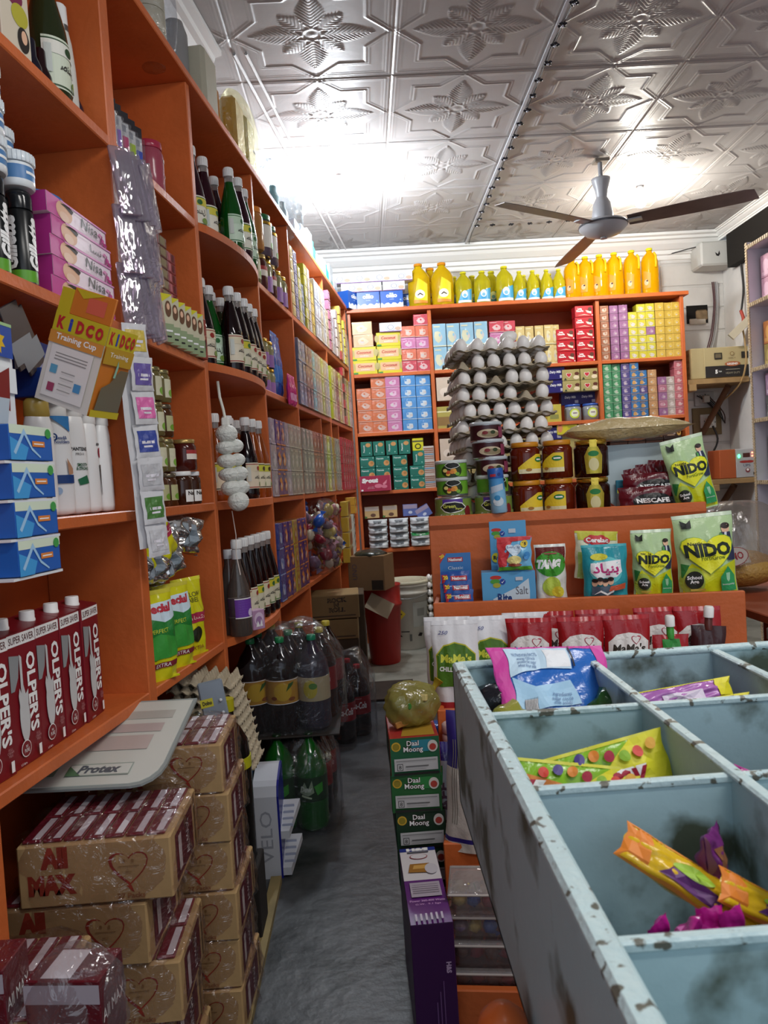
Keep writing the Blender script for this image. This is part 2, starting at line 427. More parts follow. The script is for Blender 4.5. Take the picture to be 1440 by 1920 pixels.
# ------------------------------------------------------------------ tiered display stand
root = empty('display_stand'); root.location = (.188, 2.3, 0); root.rotation_euler = (0, 0, RG)
tag(root, 'orange stepped wooden display stand with five lipped tiers facing the counter', 'display stand')
LIPS = [(.0, .0, .99, .81), (.012, -.2, .757, .83), (.02, -.4, .517, .84), (.03, -.6, .27, .84), (.042, -.853, .10, .84)]
TIER = [.965, .735, .492, .245, .07]
b = PB(); boardbox(b, 0, .81, 0, .36, TIER[0]-.02, TIER[0]); b.ob('tier_board', root)
b = PB(); boardbox(b, 0, .018, .02, .36, 0, TIER[0]-.02); b.ob('side_panel', root)
b = PB(); boardbox(b, .79, .81, .02, .36, 0, TIER[0]-.02); b.ob('side_panel', root)
for k, (x0, y0, zt, wd) in enumerate(LIPS):
    zb = LIPS[k+1][2]-.05 if k < 4 else 0
    b = PB(); boardbox(b, x0, x0+wd, y0, y0+.018, zb, zt); b.ob('lip_panel', root)
    if k:
        yb = LIPS[k-1][1]
        b = PB(); boardbox(b, x0+.015, x0+wd-.01, y0+.018, yb, TIER[k]-.015, TIER[k]); b.ob('tier_board', root)
        b = PB(); boardbox(b, x0, x0+.015, y0+.018, yb, zb, zt-.004); b.ob('side_panel', root)

# ------------------------------------------------------------------ right shelving, white lined with a beaded edge
root = empty('shelving_unit'); root.location = (2.145, 4.1, 0); root.rotation_euler = (0, 0, 0)
tag(root, 'white lined shelving with patterned beige edge strips along the right wall', 'shelving unit')
LAM = M('dcd6e0', .4, var=.06); EDGE = M('c9b596', .5, h2='8d7658', vs=120)
RLV = [.99, 1.325, 1.60, 1.95, 2.26]
b = PB(); b.box(0, .5, 0, .018, 0, 2.28, LAM); b.ob('side_panel', root)
b = PB()
for k in range(150): b.box(-.004, .002, -.001, .019, k*.0152, k*.0152+.009, EDGE)
b.box(-.002, 0, 0, .018, 0, 2.28, M('b39f80', .5)); b.ob('edge_strip', root)
for z in RLV:
    b = PB(); b.box(0, .5, -2.6, 0, z-.018, z, LAM); s_ = b.ob('shelf', root)
    b = PB(); b.box(-.003, 0, -2.6, 0, z-.02, z+.002, M('b39f80', .5))
    for k in range(130): b.box(-.006, -.003, -2.6+k*.02, -2.6+k*.02+.012, z-.018, z, EDGE)
    b.ob('edge_strip', root)
b = PB(); b.box(.5, .51, -2.6, .018, 0, 2.28, LAM); b.ob('back_panel', root)
b = PB(); b.box(0, .5, -1.8, -1.782, 0, 2.28, LAM); b.ob('side_panel', root)

# ------------------------------------------------------------------ blue metal tray on the counter
PAINT = M('a4c0c6', .4, h2='4c5446', vs=10, bump=.12, bs=40); PAINT.node_tree.nodes['Color Ramp'].color_ramp.elements[0].position = .53
PAINT.node_tree.nodes['Color Ramp'].color_ramp.elements[1].position = .64
PNT2 = M('b4cbce', .38, h2='5a5a50', vs=62, bump=.3, bs=70); PNT2.node_tree.nodes['Color Ramp'].color_ramp.elements[0].position = .585; PNT2.node_tree.nodes['Color Ramp'].color_ramp.elements[1].position = .615
root = empty('sweets_tray'); tag(root, 'scratched pale blue metal tray divided into square sweet compartments', 'tray')
root.location = (.104, -.2, .66)
XS = [0, .185, .357, .53, .70]; YS = [.0, .205, .40, .602, .81, 1.012, 1.215]
b = PB()
b.box(0, .012, 0, 1.22, 0, .186, PAINT); b.box(XS[-1], XS[-1]+.012, 0, 1.22, 0, .186, PAINT)
b.box(0, XS[-1], 1.212, 1.22, 0, .186, PAINT); b.box(0, XS[-1], 0, .008, 0, .186, PAINT); b.box(0, XS[-1], 0, 1.22, 0, .004, PAINT)
b.ob('tray_body', root)
for x in XS[1:-1]: b = PB(); b.box(x-.003, x+.003, .008, 1.212, .004, .184, PAINT); b.box(x-.006, x+.006, .008, 1.212, .182, .188, PNT2, c=.002); b.ob('divider', root)
for y in YS[1:-1]: b = PB(); b.box(.012, XS[-1], y-.002, y+.002, .004, .18, PAINT); b.box(.012, XS[-1], y-.004, y+.004, .177, .184, PNT2, c=.0015); b.ob('divider', root)
b = PB(); b.box(0, .017, 0, 1.22, .183, .192, PNT2, c=.003); b.ob('rim', root)
b = PB(); b.tube([(.008, 1.216, .187), (XS[-1], 1.216, .187)], .006, PNT2, 8); b.ob('rim', root)
# counter beneath it
root = empty('counter'); root.location = (0, 0, 0); tag(root, 'counter below the blue sweet tray with white top and rounded orange corner', 'counter')
b = PB(); b.box(.125, .9, -.6, .93, .635, .658, M('dcdcd6', .5, h2='8f9290', vs=30), c=.003); b.ob('counter_top', root)
b = PB(); b.box(.2, .9, -.6, .8, 0, .635, M('a8441f', .5, var=.2)); b.ob('counter_body', root)
b = PB(); b.lathe([(.02, -.3), (.021, .02), (.018, .034), (.01, .042), (.001, .045)], M('c4622e', .3, var=.15), 18, cx=.08, cy=.56, z0=.655); b.ob('corner_post', root)
# ------------------------------------------------------------------ product builders
def simple(name, b): return b.ob(name)
def boxpro(name, wd, d, h, mat, front=(), side=(), top=(), left=(), c=.0015, topm=None, sidem=None):
    b = PB(); b.box(-wd/2, wd/2, -d/2, d/2, 0, h, mat, c=c, top=topm, side=sidem)
    b.dec(mfront(d), front); b.dec(mright(wd), side); b.dec(mleft(wd), left); b.dec(mtop(h), top)
    return b.ob(name)
def reg(key, name, *a, **k): BUILD[key] = lambda: boxpro(name, *a, **k)
RM = M('7c1420', .38, var=.1); W = WHITE
@proto('milk')
def _():
    r = empty('milk_carton'); b = PB(); wd, d, h = .083, .08, .225
    b.box(-wd/2, wd/2, -d/2, d/2, 0, h, RM, c=.0015)
    b.add([(-wd/2, -d/2, h), (wd/2, -d/2, h), (wd/2, d/2, h), (-wd/2, d/2, h), (-wd/2, d/2-.02, h+.012), (wd/2, d/2-.02, h+.012)], [(0, 1, 5, 4), (4, 5, 2, 3), (0, 4, 3), (1, 2, 5)], RM)
    g = M('c9cbcb', .4); g2 = M('8f9496', .35)
    b.dec(mfront(d), [('r', -.040, .202, .040, .222, W), ('t', 'SUPER SAVER', 0, .212, .072, .012, M('5a2a2a'), {'b': .01}),
        ('t', "OLPER'S", .021, .118, .135, .026, W, {'rot': R(-90), 'b': .035}), 
        ('p', [(-.04, .19), (-.012, .185), (-.018, .15), (-.03, .13), (-.04, .13)], g2), ('p', [(-.012, .187), (-.006, .182), (-.006, .12), (-.013, .12)], g),
        ('e', -.008, .082, .014, .042, g), ('p', [(-.022, .12), (-.018, .132), (-.012, .118), (-.007, .136), (-.002, .119), (.006, .126), (.004, .1), (-.02, .1)], g),
        ('e', -.012, .03, .014, .014, W), ('e', -.012, .03, .0125, .0125, RM), ('t', 'FULL\nCREAM\nMILK', .024, .04, .016, .014, M('b9888a')),
        ('t', 'no\nPURE', -.012, .03, .014, .012, W), ('t', '1.5 litre', -.024, .008, .016, .004, W), ('r', .022, .008, .03, .026, W)])
    b.dec(mright(wd), [('t', "OLPER'S", 0, .14, .12, .03, W, {'rot': R(90), 'b': .03}), ('r', -.03, .01, .03, .05, M('c9b0b0'))])
    b.ob('body', r)
    b = PB(); b.lathe([(.014, 0), (.014, .004), (.013, .005), (.013, .017), (.012, .019)], W, 20, cx=-.008, cy=-.01, z0=h+.003); b.ob('cap', r)
    return r
def shampoo(key, cap, decs, h=.2, wd=.056):
    def f():
        r = empty('shampoo_bottle'); b = PB(); m = M('eeeeee', .3)
        pr = [(.0, 0), (.93, .004), (1, .015), (1, h*.6), (.94, h*.82), (.78, h*.93), (.5, h*.97), (.3, h)]
        b.lathe([(p*wd/2, z) for p, z in pr], m, 28, 1, .55)
        b.dec(lambda x, y, e: (x, -(.55*math.sqrt(max(1e-6, (wd/2)**2-x*x*.96))+e+.0004), y), decs, tess=.008); b.ob('body', r)
        b = PB(); b.lathe([(.3*wd, 0), (.42*wd, .004), (.4*wd, .03), (.3*wd, .036)], cap, 24, 1, .6, z0=h-.018); b.ob('cap', r); return r
    BUILD[key] = f
NAVY = M('1c3f7c', .35)
shampoo('sh_life', M('b49a4a', .3), [('e', 0, .145, .017, .011, M('a3203a')), ('t', 'Lifebuoy', 0, .145, .028, .006, W, {'b': .02}), ('e', 0, .1, .008, .008, M('cdbf52')),
    ('p', [(-.006, .078), (.004, .082), (.012, .07), (.014, .04), (.004, .03), (-.006, .045)], M('3a1d14')), ('e', .0, .03, .014, .006, M('c9a566')), ('e', -.004, .07, .004, .006, M('d9a988'))])
shampoo('sh_hs', W, [('p', [(-.02, .19), (.022, .16), (.022, .19)], M('2f7fc0')), ('e', -.012, .15, .0075, .0075, NAVY), ('e', -.012, .15, .0045, .0045, W), ('e', -.012, .15, .0022, .0022, NAVY), ('t', 'head&\nshoulders', .002, .145, .034, .014, NAVY, {'b': .02}),
    ('r', -.024, .062, .024, .078, NAVY), ('e', -.01, .048, .007, .007, M('9db7d8')), ('p', [(.01, .11), (.022, .09), (.022, .08), (.012, .078)], M('b98a6a'))])
shampoo('sh_pan', W, [('t', 'PANTENE', 0, .13, .04, .007, M('2a2a2a'), {'b': .02}), ('t', 'PRO-V', 0, .12, .02, .005, M('2a2a2a')), ('t', 'SMOOTH\n& STRONG', .004, .095, .03, .014, M('1d5a3a'), {'b': .03}), ('p', [(-.01, .07), (.014, .078), (.02, .062), (-.006, .058)], M('1f6a48'))], h=.21, wd=.06)
shampoo('sh_plain', W, [('r', .004, .14, .02, .145, M('6a6a6a')), ('e', .016, .125, .008, .011, M('a3203a')), ('p', [(.01, .1), (.022, .1), (.023, .03), (.014, .04)], M('3a2a20'))])
@proto('foam')
def _():
    r = empty('shaving_foam_can'); b = PB(); g = M('141618', .25); gr = M('5da02c', .35)
    b.lathe([(.0215, 0), (.0235, .002, M('9a9a9a', .2, 1)), (.0235, .006, gr), (.0235, .026, g), (.0235, .128), (.02, .134, M('aaaaaa', .2, 1)), (.018, .137)], g, 28)
    b.dec(mcyl(.0235), [('t', 'Gillette', 0, .074, .092, .026, W, {'rot': R(90), 'b': .05, 'sh': .25}), ('t', 'Gillette', -.045, .074, .092, .026, W, {'rot': R(90), 'b': .05, 'sh': .25}), ('t', 'Gillette', .05, .074, .092, .026, W, {'rot': R(90), 'b': .05, 'sh': .25})], tess=.008); b.ob('body', r)
    b = PB(); b.lathe([(.0225, 0), (.0228, .02), (.021, .03), (.016, .034)], M('1a1c20', .15), 24, z0=.134); b.ob('cap', r); return r
@proto('cream_jar')
def _():
    r = empty('cream_jar'); b = PB(); wj = M('e4e8ea', .25); bl = M('4f7fb2', .4)
    b.lathe([(.028, 0), (.031, .003), (.031, .012, bl), (.031, .036, wj), (.029, .042)], wj, 28)
    b.dec(mcyl(.031), [('r', -.014, .022, .014, .027, W), ('r', -.07, .022, -.045, .027, W), ('r', .045, .022, .07, .027, W)], tess=.01); b.ob('body', r)
    b = PB(); b.lathe([(.032, 0), (.0325, .001), (.0325, .016), (.03, .018)], M('dfe6ea', .2), 28, z0=.043)
    for k in range(28):
        a = 2*math.pi*k/28; b.box(math.cos(a)*.0325-.0008, math.cos(a)*.0325+.0008, math.sin(a)*.0325-.0008, math.sin(a)*.0325+.0008, .044, .059, M('dfe6ea', .2))
    b.ob('lid', r); return r
SKIN = M('e6b999'); PINKD = M('bf2f8f', .35)
def nisa(arab):
    t = ('t', '\uFE8E\uFEB4\uFEE7', .035, .018, .034, .014, M('4a4a4a')) if arab else ('t', 'Nisa', .03, .02, .05, .02, M('555a55'), {'sh': .15})
    return lambda: boxpro('hair_removal_cream_box', .172, .045, .037, M('f3e3ee', .3), [('r', -.086, 0, -.05, .037, PINKD), ('e', -.04, .018, .022, .019, SKIN), ('p', [(-.05, .03), (-.03, .036), (-.014, .03), (-.02, .022), (-.036, .028)], M('231512')), ('e', -.042, .008, .013, .009, M('f0cdb4')),
        ('r', -.05, .0335, .086, .037, M('e59ccb')), t, ('t', 'hair removal cream', .03, .006, .05, .003, M('8a8a8a')), ('e', .07, .012, .006, .004, M('d0569a')), ('e', .062, .02, .005, .003, M('e08cbc')), ('e', .076, .005, .007, .004, M('b83a80')), ('p', [(.06, 0), (.066, .02), (.069, .02), (.065, 0)], M('a9407f'))],
        [('r', -.0225, 0, .0225, .037, M('d985b8'))], [('r', -.08, -.02, .08, .02, M('f6ecf2'))], left=[('r', -.0225, 0, .0225, .037, M('a9287c'))])
BUILD['nisa'] = nisa(0); BUILD['nisa_ar'] = nisa(1)
def jar(key, name, r_, h, body, lid, label=None, capname='lid', tess=.01, waist=0):
    def f():
        r = empty(name); b = PB()
        b.lathe([(r_*.9, 0), (r_, h*.03), (r_, h*.4), (r_*(1-waist), h*.5), (r_, h*.62), (r_, h*.78), (r_*.86, h*.86), (r_*.84, h*.87)], body, 26)
        if label: b.dec(mcyl(r_*1.004), label, tess=tess)
        b.ob('body', r)
        b = PB(); b.lathe([(r_*.9, 0), (r_*.92, .001), (r_*.92, h*.12), (r_*.86, h*.13)], lid, 26, z0=h*.87); b.ob(capname, r); return r
    BUILD[key] = f
BROWNG = M('3a1c0e', .12); GLS = M('d8c9b8', .15, trans=.5)
jar('big_jar', 'plastic_jar', .06, .2, M('c9c4cc', .15, trans=.6), M('2f7fc8', .35), [('e', -.03, .13, .03, .024, M('e3dd3a')), ('t', 'Original', -.03, .13, .04, .008, M('2a5a2a')), ('r', -.06, .04, -.01, .1, M('2b4a7a'))])
jar('pink_jar', 'plastic_jar', .04, .15, M('b5566a', .2, trans=.3), M('a8304a', .2), [('r', .0, .095, .014, .105, W), ('r', .006, .055, .018, .064, W)])
jar('pickle', 'glass_jar', .028, .085, M('4a2a14', .12), M('6b6150', .25, .6), [('r', -.022, .015, .022, .055, M('b9b98a')), ('e', 0, .025, .012, .008, M('6fa02c'))])
jar('pickle_green', 'glass_jar', .028, .085, M('6a6038', .12), M('8a8058', .25, .6), [('r', -.02, .012, .02, .06, M('d4d2b4')), ('e', .004, .024, .013, .01, M('7ab03a'))])
jar('choc_spread', 'glass_jar', .03, .09, BROWNG, M('ecebea', .4), [('r', -.026, .008, .026, .04, M('efeeea')), ('t', 'Natu', -.002, .031, .034, .011, M('2a1a14'), {'b': .03}), ('e', .012, .016, .007, .006, M('6a3418'))])
jar('jam', 'glass_jar', .034, .085, M('4a1812', .12), M('b99c5c', .25, .5), [('r', -.034, .03, .034, .055, M('e6dcd0')), ('r', -.034, .045, .034, .055, M('a83232')), ('e', .018, .038, .01, .006, M('7ab83a'))])
jar('candy_jar', 'plastic_jar', .058, .115, M('b9c0c4', .12, trans=.5), M('2f56a8', .3), [('e', 0, .05, .036, .034, M('c6d83a')), ('e', 0, .05, .026, .024, M('e3e6c8')), ('r', -.014, .05, .014, .056, M('6a3a7a'))])
jar('gold_jar', 'glass_jar', .036, .105, M('8a8560', .15), GOLD, [('r', -.035, .0, .035, .05, M('9a6ab0')), ('e', .012, .018, .011, .012, M('4f9a2a')), ('e', .012, .07, .012, .007, M('d8ce5a'))])
jar('green_jar', 'glass_jar', .045, .15, M('5a4a58', .12), M('1f6a3a', .3), [('r', -.045, .03, .0, .11, M('e8e6dc')), ('r', .0, .03, .045, .11, M('8a3a94')), ('e', .0, .04, .012, .012, M('6fb03a')), ('r', -.07, .112, .07, .122, GOLD)])
jar('orange_cup', 'plastic_jar', .036, .14, M('c98a4a', .2, trans=.3), M('d9862f', .3))
jar('honey', 'honey_jar', .036, .104, M('5e1c08', .08), M('c8841e', .35), [('p', [(-.036, .022), (.034, .022), (.034, .07), (.01, .07), (-.012, .055), (-.036, .035)], M('e8c92e')), ('r', -.034, .018, .034, .03, M('e6dcae')), ('e', .018, .055, .012, .007, M('1f7a3a')), ('r', .01, .053, .026, .057, W), ('e', -.01, .028, .007, .004, M('a8742a'))])
jar('honey_gold', 'honey_jar', .045, .105, M('2a0e06', .08), GOLD, [('p', [(-.02, .01), (.02, .01), (.024, .06), (.012, .085), (-.012, .085), (-.024, .06)], M('b9a83a', .3, .5)), ('e', 0, .066, .014, .008, M('1f7a3a')), ('e', 0, .036, .013, .018, M('d8cf9a')), ('r', -.009, .084, .009, .105, M('d6bc4a', .3, .6))])
# bottles of syrup
SY = dict(purple=M('2c0a18', .07), green=M('0c4a16', .08), brown=M('3a1408', .07), dark=M('150609', .07), amber=M('8a3f10', .08), olive=M('28301a', .08))
SYT = [(.0355, .008), (.0375, .02), (.0375, .125), (.0345, .15), (.0165, .225), (.0155, .23)]
def syrup(key, col, lab, lab2, acc, under=False):
    def f():
        r = empty('syrup_bottle'); b = PB(); g = SY[col]
        b.lathe([(.033, 0), (.0365, .006), (.0375, .02), (.0375, .125), (.0345, .15), (.0255, .19), (.0165, .225), (.0145, .235), (.0145, .238, M('b9b4b0', .1, trans=.6)), (.014, .262)], g, 26)
        b.dec(mtab([(.0365, .006), (.0375, .02), (.0375, .125), (.0345, .15), (.0255, .19)]), [('r', -.05, .035, .05, .125, M(lab, .5)), ('r', -.05, .118, .05, .121, M(acc)), ('r', -.05, .038, .05, .041, M(acc)), ('r', -.05, .095, .05, .118, M(lab2, .5)),
            ('t', '\uFEBB\uFEE8\uFEAA\uFEDE', .0, .075, .04, .022, M('3a3a34'), {'b': .02}), ('e', .0, .105, .009, .008, M(acc)), ('e', .016, .05, .012, .009, M('7a9a4a')), ('r', -.046, .06, -.034, .11, M('cfd6cf'))], tess=.009); b.ob('body', r)
        b = PB(); b.lathe([(.0165, 0), (.017, .002), (.0168, .026), (.015, .029)], M('f0f0ee', .35), 22, z0=.257)
        for k in range(18):
            a = 2*math.pi*k/18; b.box(math.cos(a)*.0168-.0006, math.cos(a)*.0168+.0006, math.sin(a)*.0168-.0006, math.sin(a)*.0168+.0006, .259, .28, M('dedede', .4))
        b.ob('cap', r); return r
    BUILD[key] = f
syrup('sy_purple', 'purple', 'ece9d8', 'd8cf4a', '2c6a34'); syrup('sy_green', 'green', 'cfe6cf', 'c2dcc0', '2c6a34')
syrup('sy_brown', 'brown', 'e3dcc4', 'd6c79a', '8a2a20'); syrup('sy_dark', 'dark', 'e3dcc4', 'dfd6b8', '9a2a24'); syrup('sy_amber', 'amber', 'e8e2c6', 'cfd04a', '3a2a1a')
syrup('sy_yellow', 'dark', 'd9d6bc', 'd3c838', '2c6a34'); syrup('sy_olive', 'olive', 'd8e2cc', 'e8e8dc', '2c4a2a')
@proto('clear_bottle')
def _():
    r = empty('vinegar_bottle'); b = PB(); b.lathe([(.03, 0), (.034, .006), (.034, .13), (.03, .15), (.013, .215), (.013, .235)], M('8a7f78', .08, trans=.75), 24)
    b.dec(mcyl(.0342), [('r', -.04, .055, .04, .115, M('6a3aa0')), ('r', -.04, .112, .04, .115, W), ('r', -.04, .055, .04, .058, W), ('e', .01, .07, .01, .012, M('d8c8e8'))], tess=.01); b.ob('body', r)
    b = PB(); b.lathe([(.0145, 0), (.0145, .026), (.013, .028)], M('b9bcc0', .3), 18, z0=.232); b.ob('cap', r); return r
# cooking oil
def oil(key, name, rr_, h, col, cap, sx=1, sy=.8, label=(), handle=False, shoulder=.66, neck=.25):
    def f():
        r = empty(name); b = PB(); g = M(col, .06, trans=.55, ior=1.25)
        pr = [(rr_*.9, 0), (rr_, h*.03), (rr_*.97, h*.12), (rr_, h*.2), (rr_, h*.3), (rr_*.96, h*.36), (rr_, h*.42), (rr_*.99, h*shoulder), (rr_*.82, h*(shoulder+.1)), (rr_*neck*1.35, h*.89), (rr_*neck*1.15, h*.94)]
        b.lathe(pr, g, 28, sx, sy)
        b.dec(lambda x, y, e: (x, -(rr_*sy*math.sqrt(max(.02, 1-(x/(rr_*sx))**2))+e+.001), y), label, tess=.012); b.ob('body', r)
        b = PB(); b.lathe([(rr_*neck*1.5, 0), (rr_*neck*1.5, h*.045), (rr_*neck*1.3, h*.05)], cap, 18, z0=h*.93); b.ob('cap', r)
        if handle:
            b = PB(); b.tube([(rr_*.4, -rr_*sy*.75, h*.86), (rr_*.55, -rr_*sy*.95, h*.8), (rr_*.55, -rr_*sy*1.0, h*.62), (rr_*.5, -rr_*sy*.96, h*.56)], rr_*.14, M('e0b010', .2), 8); b.ob('handle', r)
        return r
    BUILD[key] = f
YC = M('d8cf20', .35)
oil('oil_big', 'cooking_oil_jug', .078, .315, 'f0c818', M('d88a1a', .35), label=[('p', [(-.045, .04), (.05, .04), (.055, .16), (-.01, .2)], M('e6d21a')), ('e', .0, .09, .034, .03, M('f0ead0')), ('p', [(-.02, .085), (.0, .1), (.022, .085), (.018, .08), (0, .09), (-.016, .08)], M('3a2a1a')), ('p', [(-.045, .03), (.05, .03), (.05, .045), (-.045, .055)], M('d88a2a'))])
BL = M('3f9ed0', .4)
def lb(s): return [('p', [(-.04*s, .02*s), (.04*s, .02*s), (.045*s, .1*s), (-.02*s, .075*s)], BL), ('e', .0, .065*s, .018*s, .022*s, M('e9f2f4')), ('e', .0, .058*s, .01*s, .01*s, M('7ab8d8')), ('r', -.04*s, .016*s, .04*s, .03*s, M('dbe6e4'))]
oil('oil_mid', 'cooking_oil_jug', .058, .24, 'd8cc28', YC, label=lb(1.15)); oil('oil_tall', 'cooking_oil_jug', .062, .27, 'd8cc28', YC, label=lb(1.3)); oil('oil_small', 'cooking_oil_bottle', .043, .225, 'e0d428', YC, label=lb(1.0), shoulder=.6)
oil('oil_3l', 'cooking_oil_jug', .059, .335, 'ffc40c', YC, shoulder=.7, handle=True, label=[('p', [(-.05, .05), (-.01, .05), (-.005, .15), (-.05, .17)], M('e08a1a')), ('e', -.035, .09, .012, .02, M('e8b08a')), ('e', -.03, .1, .006, .006, BLACK)])
# cans
def can(key, name, r_, h, body, decs, lid=None, lm=None):
    def f():
        r = empty(name); b = PB(); mt = M('b9bcbe', .25, .9)
        b.lathe([(r_*.97, 0), (r_, .002, mt), (r_, .005, body), (r_, h-.005, mt), (r_, h-.002), (r_*.96, h)], mt, 32); b.dec(mcyl(r_), decs, tess=.01); b.ob('body', r)
        if lid: b = PB(); b.lathe([(r_*1.03, 0), (r_*1.05, .001), (r_*1.05, .006), (r_*1.0, .009), (r_*.8, .009)], lid, 32, z0=h-.004); b.ob('lid', r)
        return r
    BUILD[key] = f
GF = M('5c9c2a', .35, h2='7db43a', vs=20)
def leaf(cx, cy, s): return [('p', [(cx-.034*s, cy+.002*s), (cx-.02*s, cy+.014*s), (cx+.006*s, cy+.016*s), (cx+.024*s, cy+.012*s), (cx+.036*s, cy-.0*s), (cx+.02*s, cy-.01*s), (cx-.006*s, cy-.015*s), (cx-.022*s, cy-.01*s)], M('e6e8de')), ('p', [(cx-.031*s, cy+.002*s), (cx-.019*s, cy+.0115*s), (cx+.006*s, cy+.0135*s), (cx+.023*s, cy+.0095*s), (cx+.032*s, cy-.0*s), (cx+.019*s, cy-.0075*s), (cx-.006*s, cy-.0125*s), (cx-.02*s, cy-.008*s)], M('16180f'))]
can('can_gf', 'fruit_cocktail_can', .053, .075, M('7c9444', .3), [('r', -.03, .05, .03, .07, M('5a3a9a'))]+leaf(0, .045, 1.15)+[('t', 'Green', -.01, .05, .036, .011, M('d6dc5a'), {'b': .02}), ('t', 'Farm', .018, .042, .02, .006, M('d6dc5a'), {'b': .02}), ('r', -.08, 0.003, .08, .03, M('8a9a52')), ('t', 'Fruit Cocktail', 0, .022, .074, .009, W, {'b': .02}), ('e', .044, .03, .01, .02, M('7a1c20')), ('e', -.03, .008, .012, .006, M('c9642a'))])
fruit = [('e', .01+.009*math.cos(a*1.3)*(1+a*.15), .018+.006*math.sin(a*2.1), .006, .005, M(c)) for a, c in enumerate(['e0b03a', 'd9832a', 'e6c24a', 'c9502a', 'e0a03a', '7ab03a', 'd9832a', 'e6d27a'])]
can('can_small', 'fruit_cocktail_can', .044, .047, GF, [('e', .01, .022, .03, .02, M('2a3a14'))]+fruit+leaf(.012, .036, .6), lid=M('c9d0cc', .3))
can('can_dark', 'canned_food_tin', .044, .05, M('3a1018', .35), [('e', .0, .022, .034, .012, M('c9b89a')), ('e', .006, .02, .026, .008, M('8a7a5a')), ('e', -.01, .024, .008, .005, M('7a1c20')), ('e', .012, .025, .007, .005, M('2a3a14')), ('r', .03, .01, .06, .04, M('8a3a54'))], lid=M('b9c0c4', .3))
# pouches: a filled bag with printed front, sealed ends
def pouch(key, name, wd, h, d, body, front=(), stand=True, seed=1, seal=None, back=None, zones=None, extra=None, wr=.0022, arch=0, tess=.012):
    def f():
        mp = mpouch(wd, h, d, seed, stand, wr, arch); b = PB()
        def mf(u, v):
            if zones:
                for (v0, v1, m) in zones:
                    if v0 <= v <= v1: return m
            return body
        b.grid(lambda u, v: mp((u-.5)*wd, v*h, 0, -1), 18, 26, mf)
        b.grid(lambda u, v: mp((.5-u)*wd, v*h, 0, 1), 18, 26, (lambda u, v: back) if back else mf)
        if stand: b.box(-wd*.42, wd*.42, -d*.36, d*.36, 0.0005, .004, body)
        if seal:      # crimped strips
            for (v0, v1) in ((0, .035), (.955, 1)) if not stand else ((.955, 1),):
                b.grid(lambda u, v: (lambda q: (q[0], q[1]-.0006-.0004*math.sin(u*180), q[2]))(mp((u-.5)*wd, (v0+(v1-v0)*v)*h, 0, -1)), 60, 1, seal)
        b.dec(mp, front, tess=tess, e0=.0012, de=.0005)
        if extra:
            r = b.ob(name); extra(r); return r
        return b.ob(name)
    BUILD[key] = f
FO = dict(rough=.22, bump=.35, bs=30)
def heart(cx, cy, s, ky=1): return [(cx+s*.95*math.sin(t)**3, cy+ky*s*(.8*math.cos(t)-.3*math.cos(2*t)-.12*math.cos(3*t))) for t in [2*math.pi*k/28 for k in range(28)]]
NG = M('b9d6a0', **FO); NY = M('d2d61e', **FO); NL = M('c3d86a', **FO)
def nido(wd, h):
    s = wd/.16; a = [('r', -wd*.46, .004, wd*.46, h*.3, M('cdd41e', .25)), ('p', [(-wd*.46, h*.3), (wd*.46, h*.3), (wd*.46, h*.42), (-wd*.02, h*.3), (-wd*.3, h*.42), (-wd*.46, h*.3)], M('cdd41e', .25)),
        ('e', -wd*.3, h*.2, wd*.2, h*.17, M('a9bf4e')), ('p', [(-wd*.47, h*.42), (-wd*.34, h*.40), (-wd*.45, h*.25), (-wd*.47, h*.25)], M('2f7a3a')),
        ('e', wd*.34, h*.8, .011*s, .012*s, SKIN), ('e', wd*.34, h*.835, .012*s, .008*s, M('2a1a14')), ('p', [(wd*.24, h*.76), (wd*.42, h*.76), (wd*.47, h*.55), (wd*.45, h*.42), (wd*.33, h*.42), (wd*.26, h*.5), (wd*.2, h*.6)], M('2c3350')), ('p', [(wd*.32, h*.76), (wd*.36, h*.76), (wd*.35, h*.6), (wd*.31, h*.6)], M('dfe3ea')), ('p', [(wd*.24, h*.76), (wd*.29, h*.74), (wd*.27, h*.62), (wd*.22, h*.65)], M('4a9a4a')),
        ('p', [(-wd*.4, h*.94), (-wd*.3, h*.9), (-wd*.22, h*.94), (-wd*.23, h*.84), (-wd*.38, h*.84)], M('1f241c')),
        ('p', heart(-.0, h*.545, wd*.47, .82), M('8fb23a')), ('p', heart(0, h*.545, wd*.455, .82), M('ecec30', .3)), ('t', 'Nestle', -wd*.2, h*.655, .04*s, .009*s, M('2a2a20'), {'b': .02}), ('t', 'NIDO', 0, h*.57, .125*s, .036*s, M('1d2a20'), {'b': .05}), ('t', 'FortiGrow', .01*s, h*.475, .066*s, .012*s, M('4a6a20')),
        ('e', -wd*.28, h*.22, .024*s, .024*s, M('23281f')), ('t', 'School\nAge', -wd*.28, h*.22, .038*s, .024*s, W, {'b': .03}),
        ('p', [(wd*.16, h*.24), (wd*.29, h*.36), (wd*.42, h*.24), (wd*.42, h*.06), (wd*.16, h*.06)], M('2f9a5a')), ('p', [(wd*.25, h*.28), (wd*.33, h*.28), (wd*.32, h*.2), (wd*.29, h*.17), (wd*.26, h*.2)], M('9fd0a8')), ('t', 'Immunity', wd*.29, h*.14, .034*s, .006*s, W), ('r', -wd*.36, h*.09, -wd*.12, h*.115, M('c9b04a'))]
    return a
for k, (wd, h, d) in dict(nido_l=(.172, .235, .07), nido_s=(.112, .19, .05), nido_u=(.125, .205, .055)).items():
    pouch(k, 'milk_powder_pack', wd, h, d, NG, nido(wd, h), seal=M('c9dcc0', .3), seed=len(k)+wd*50)
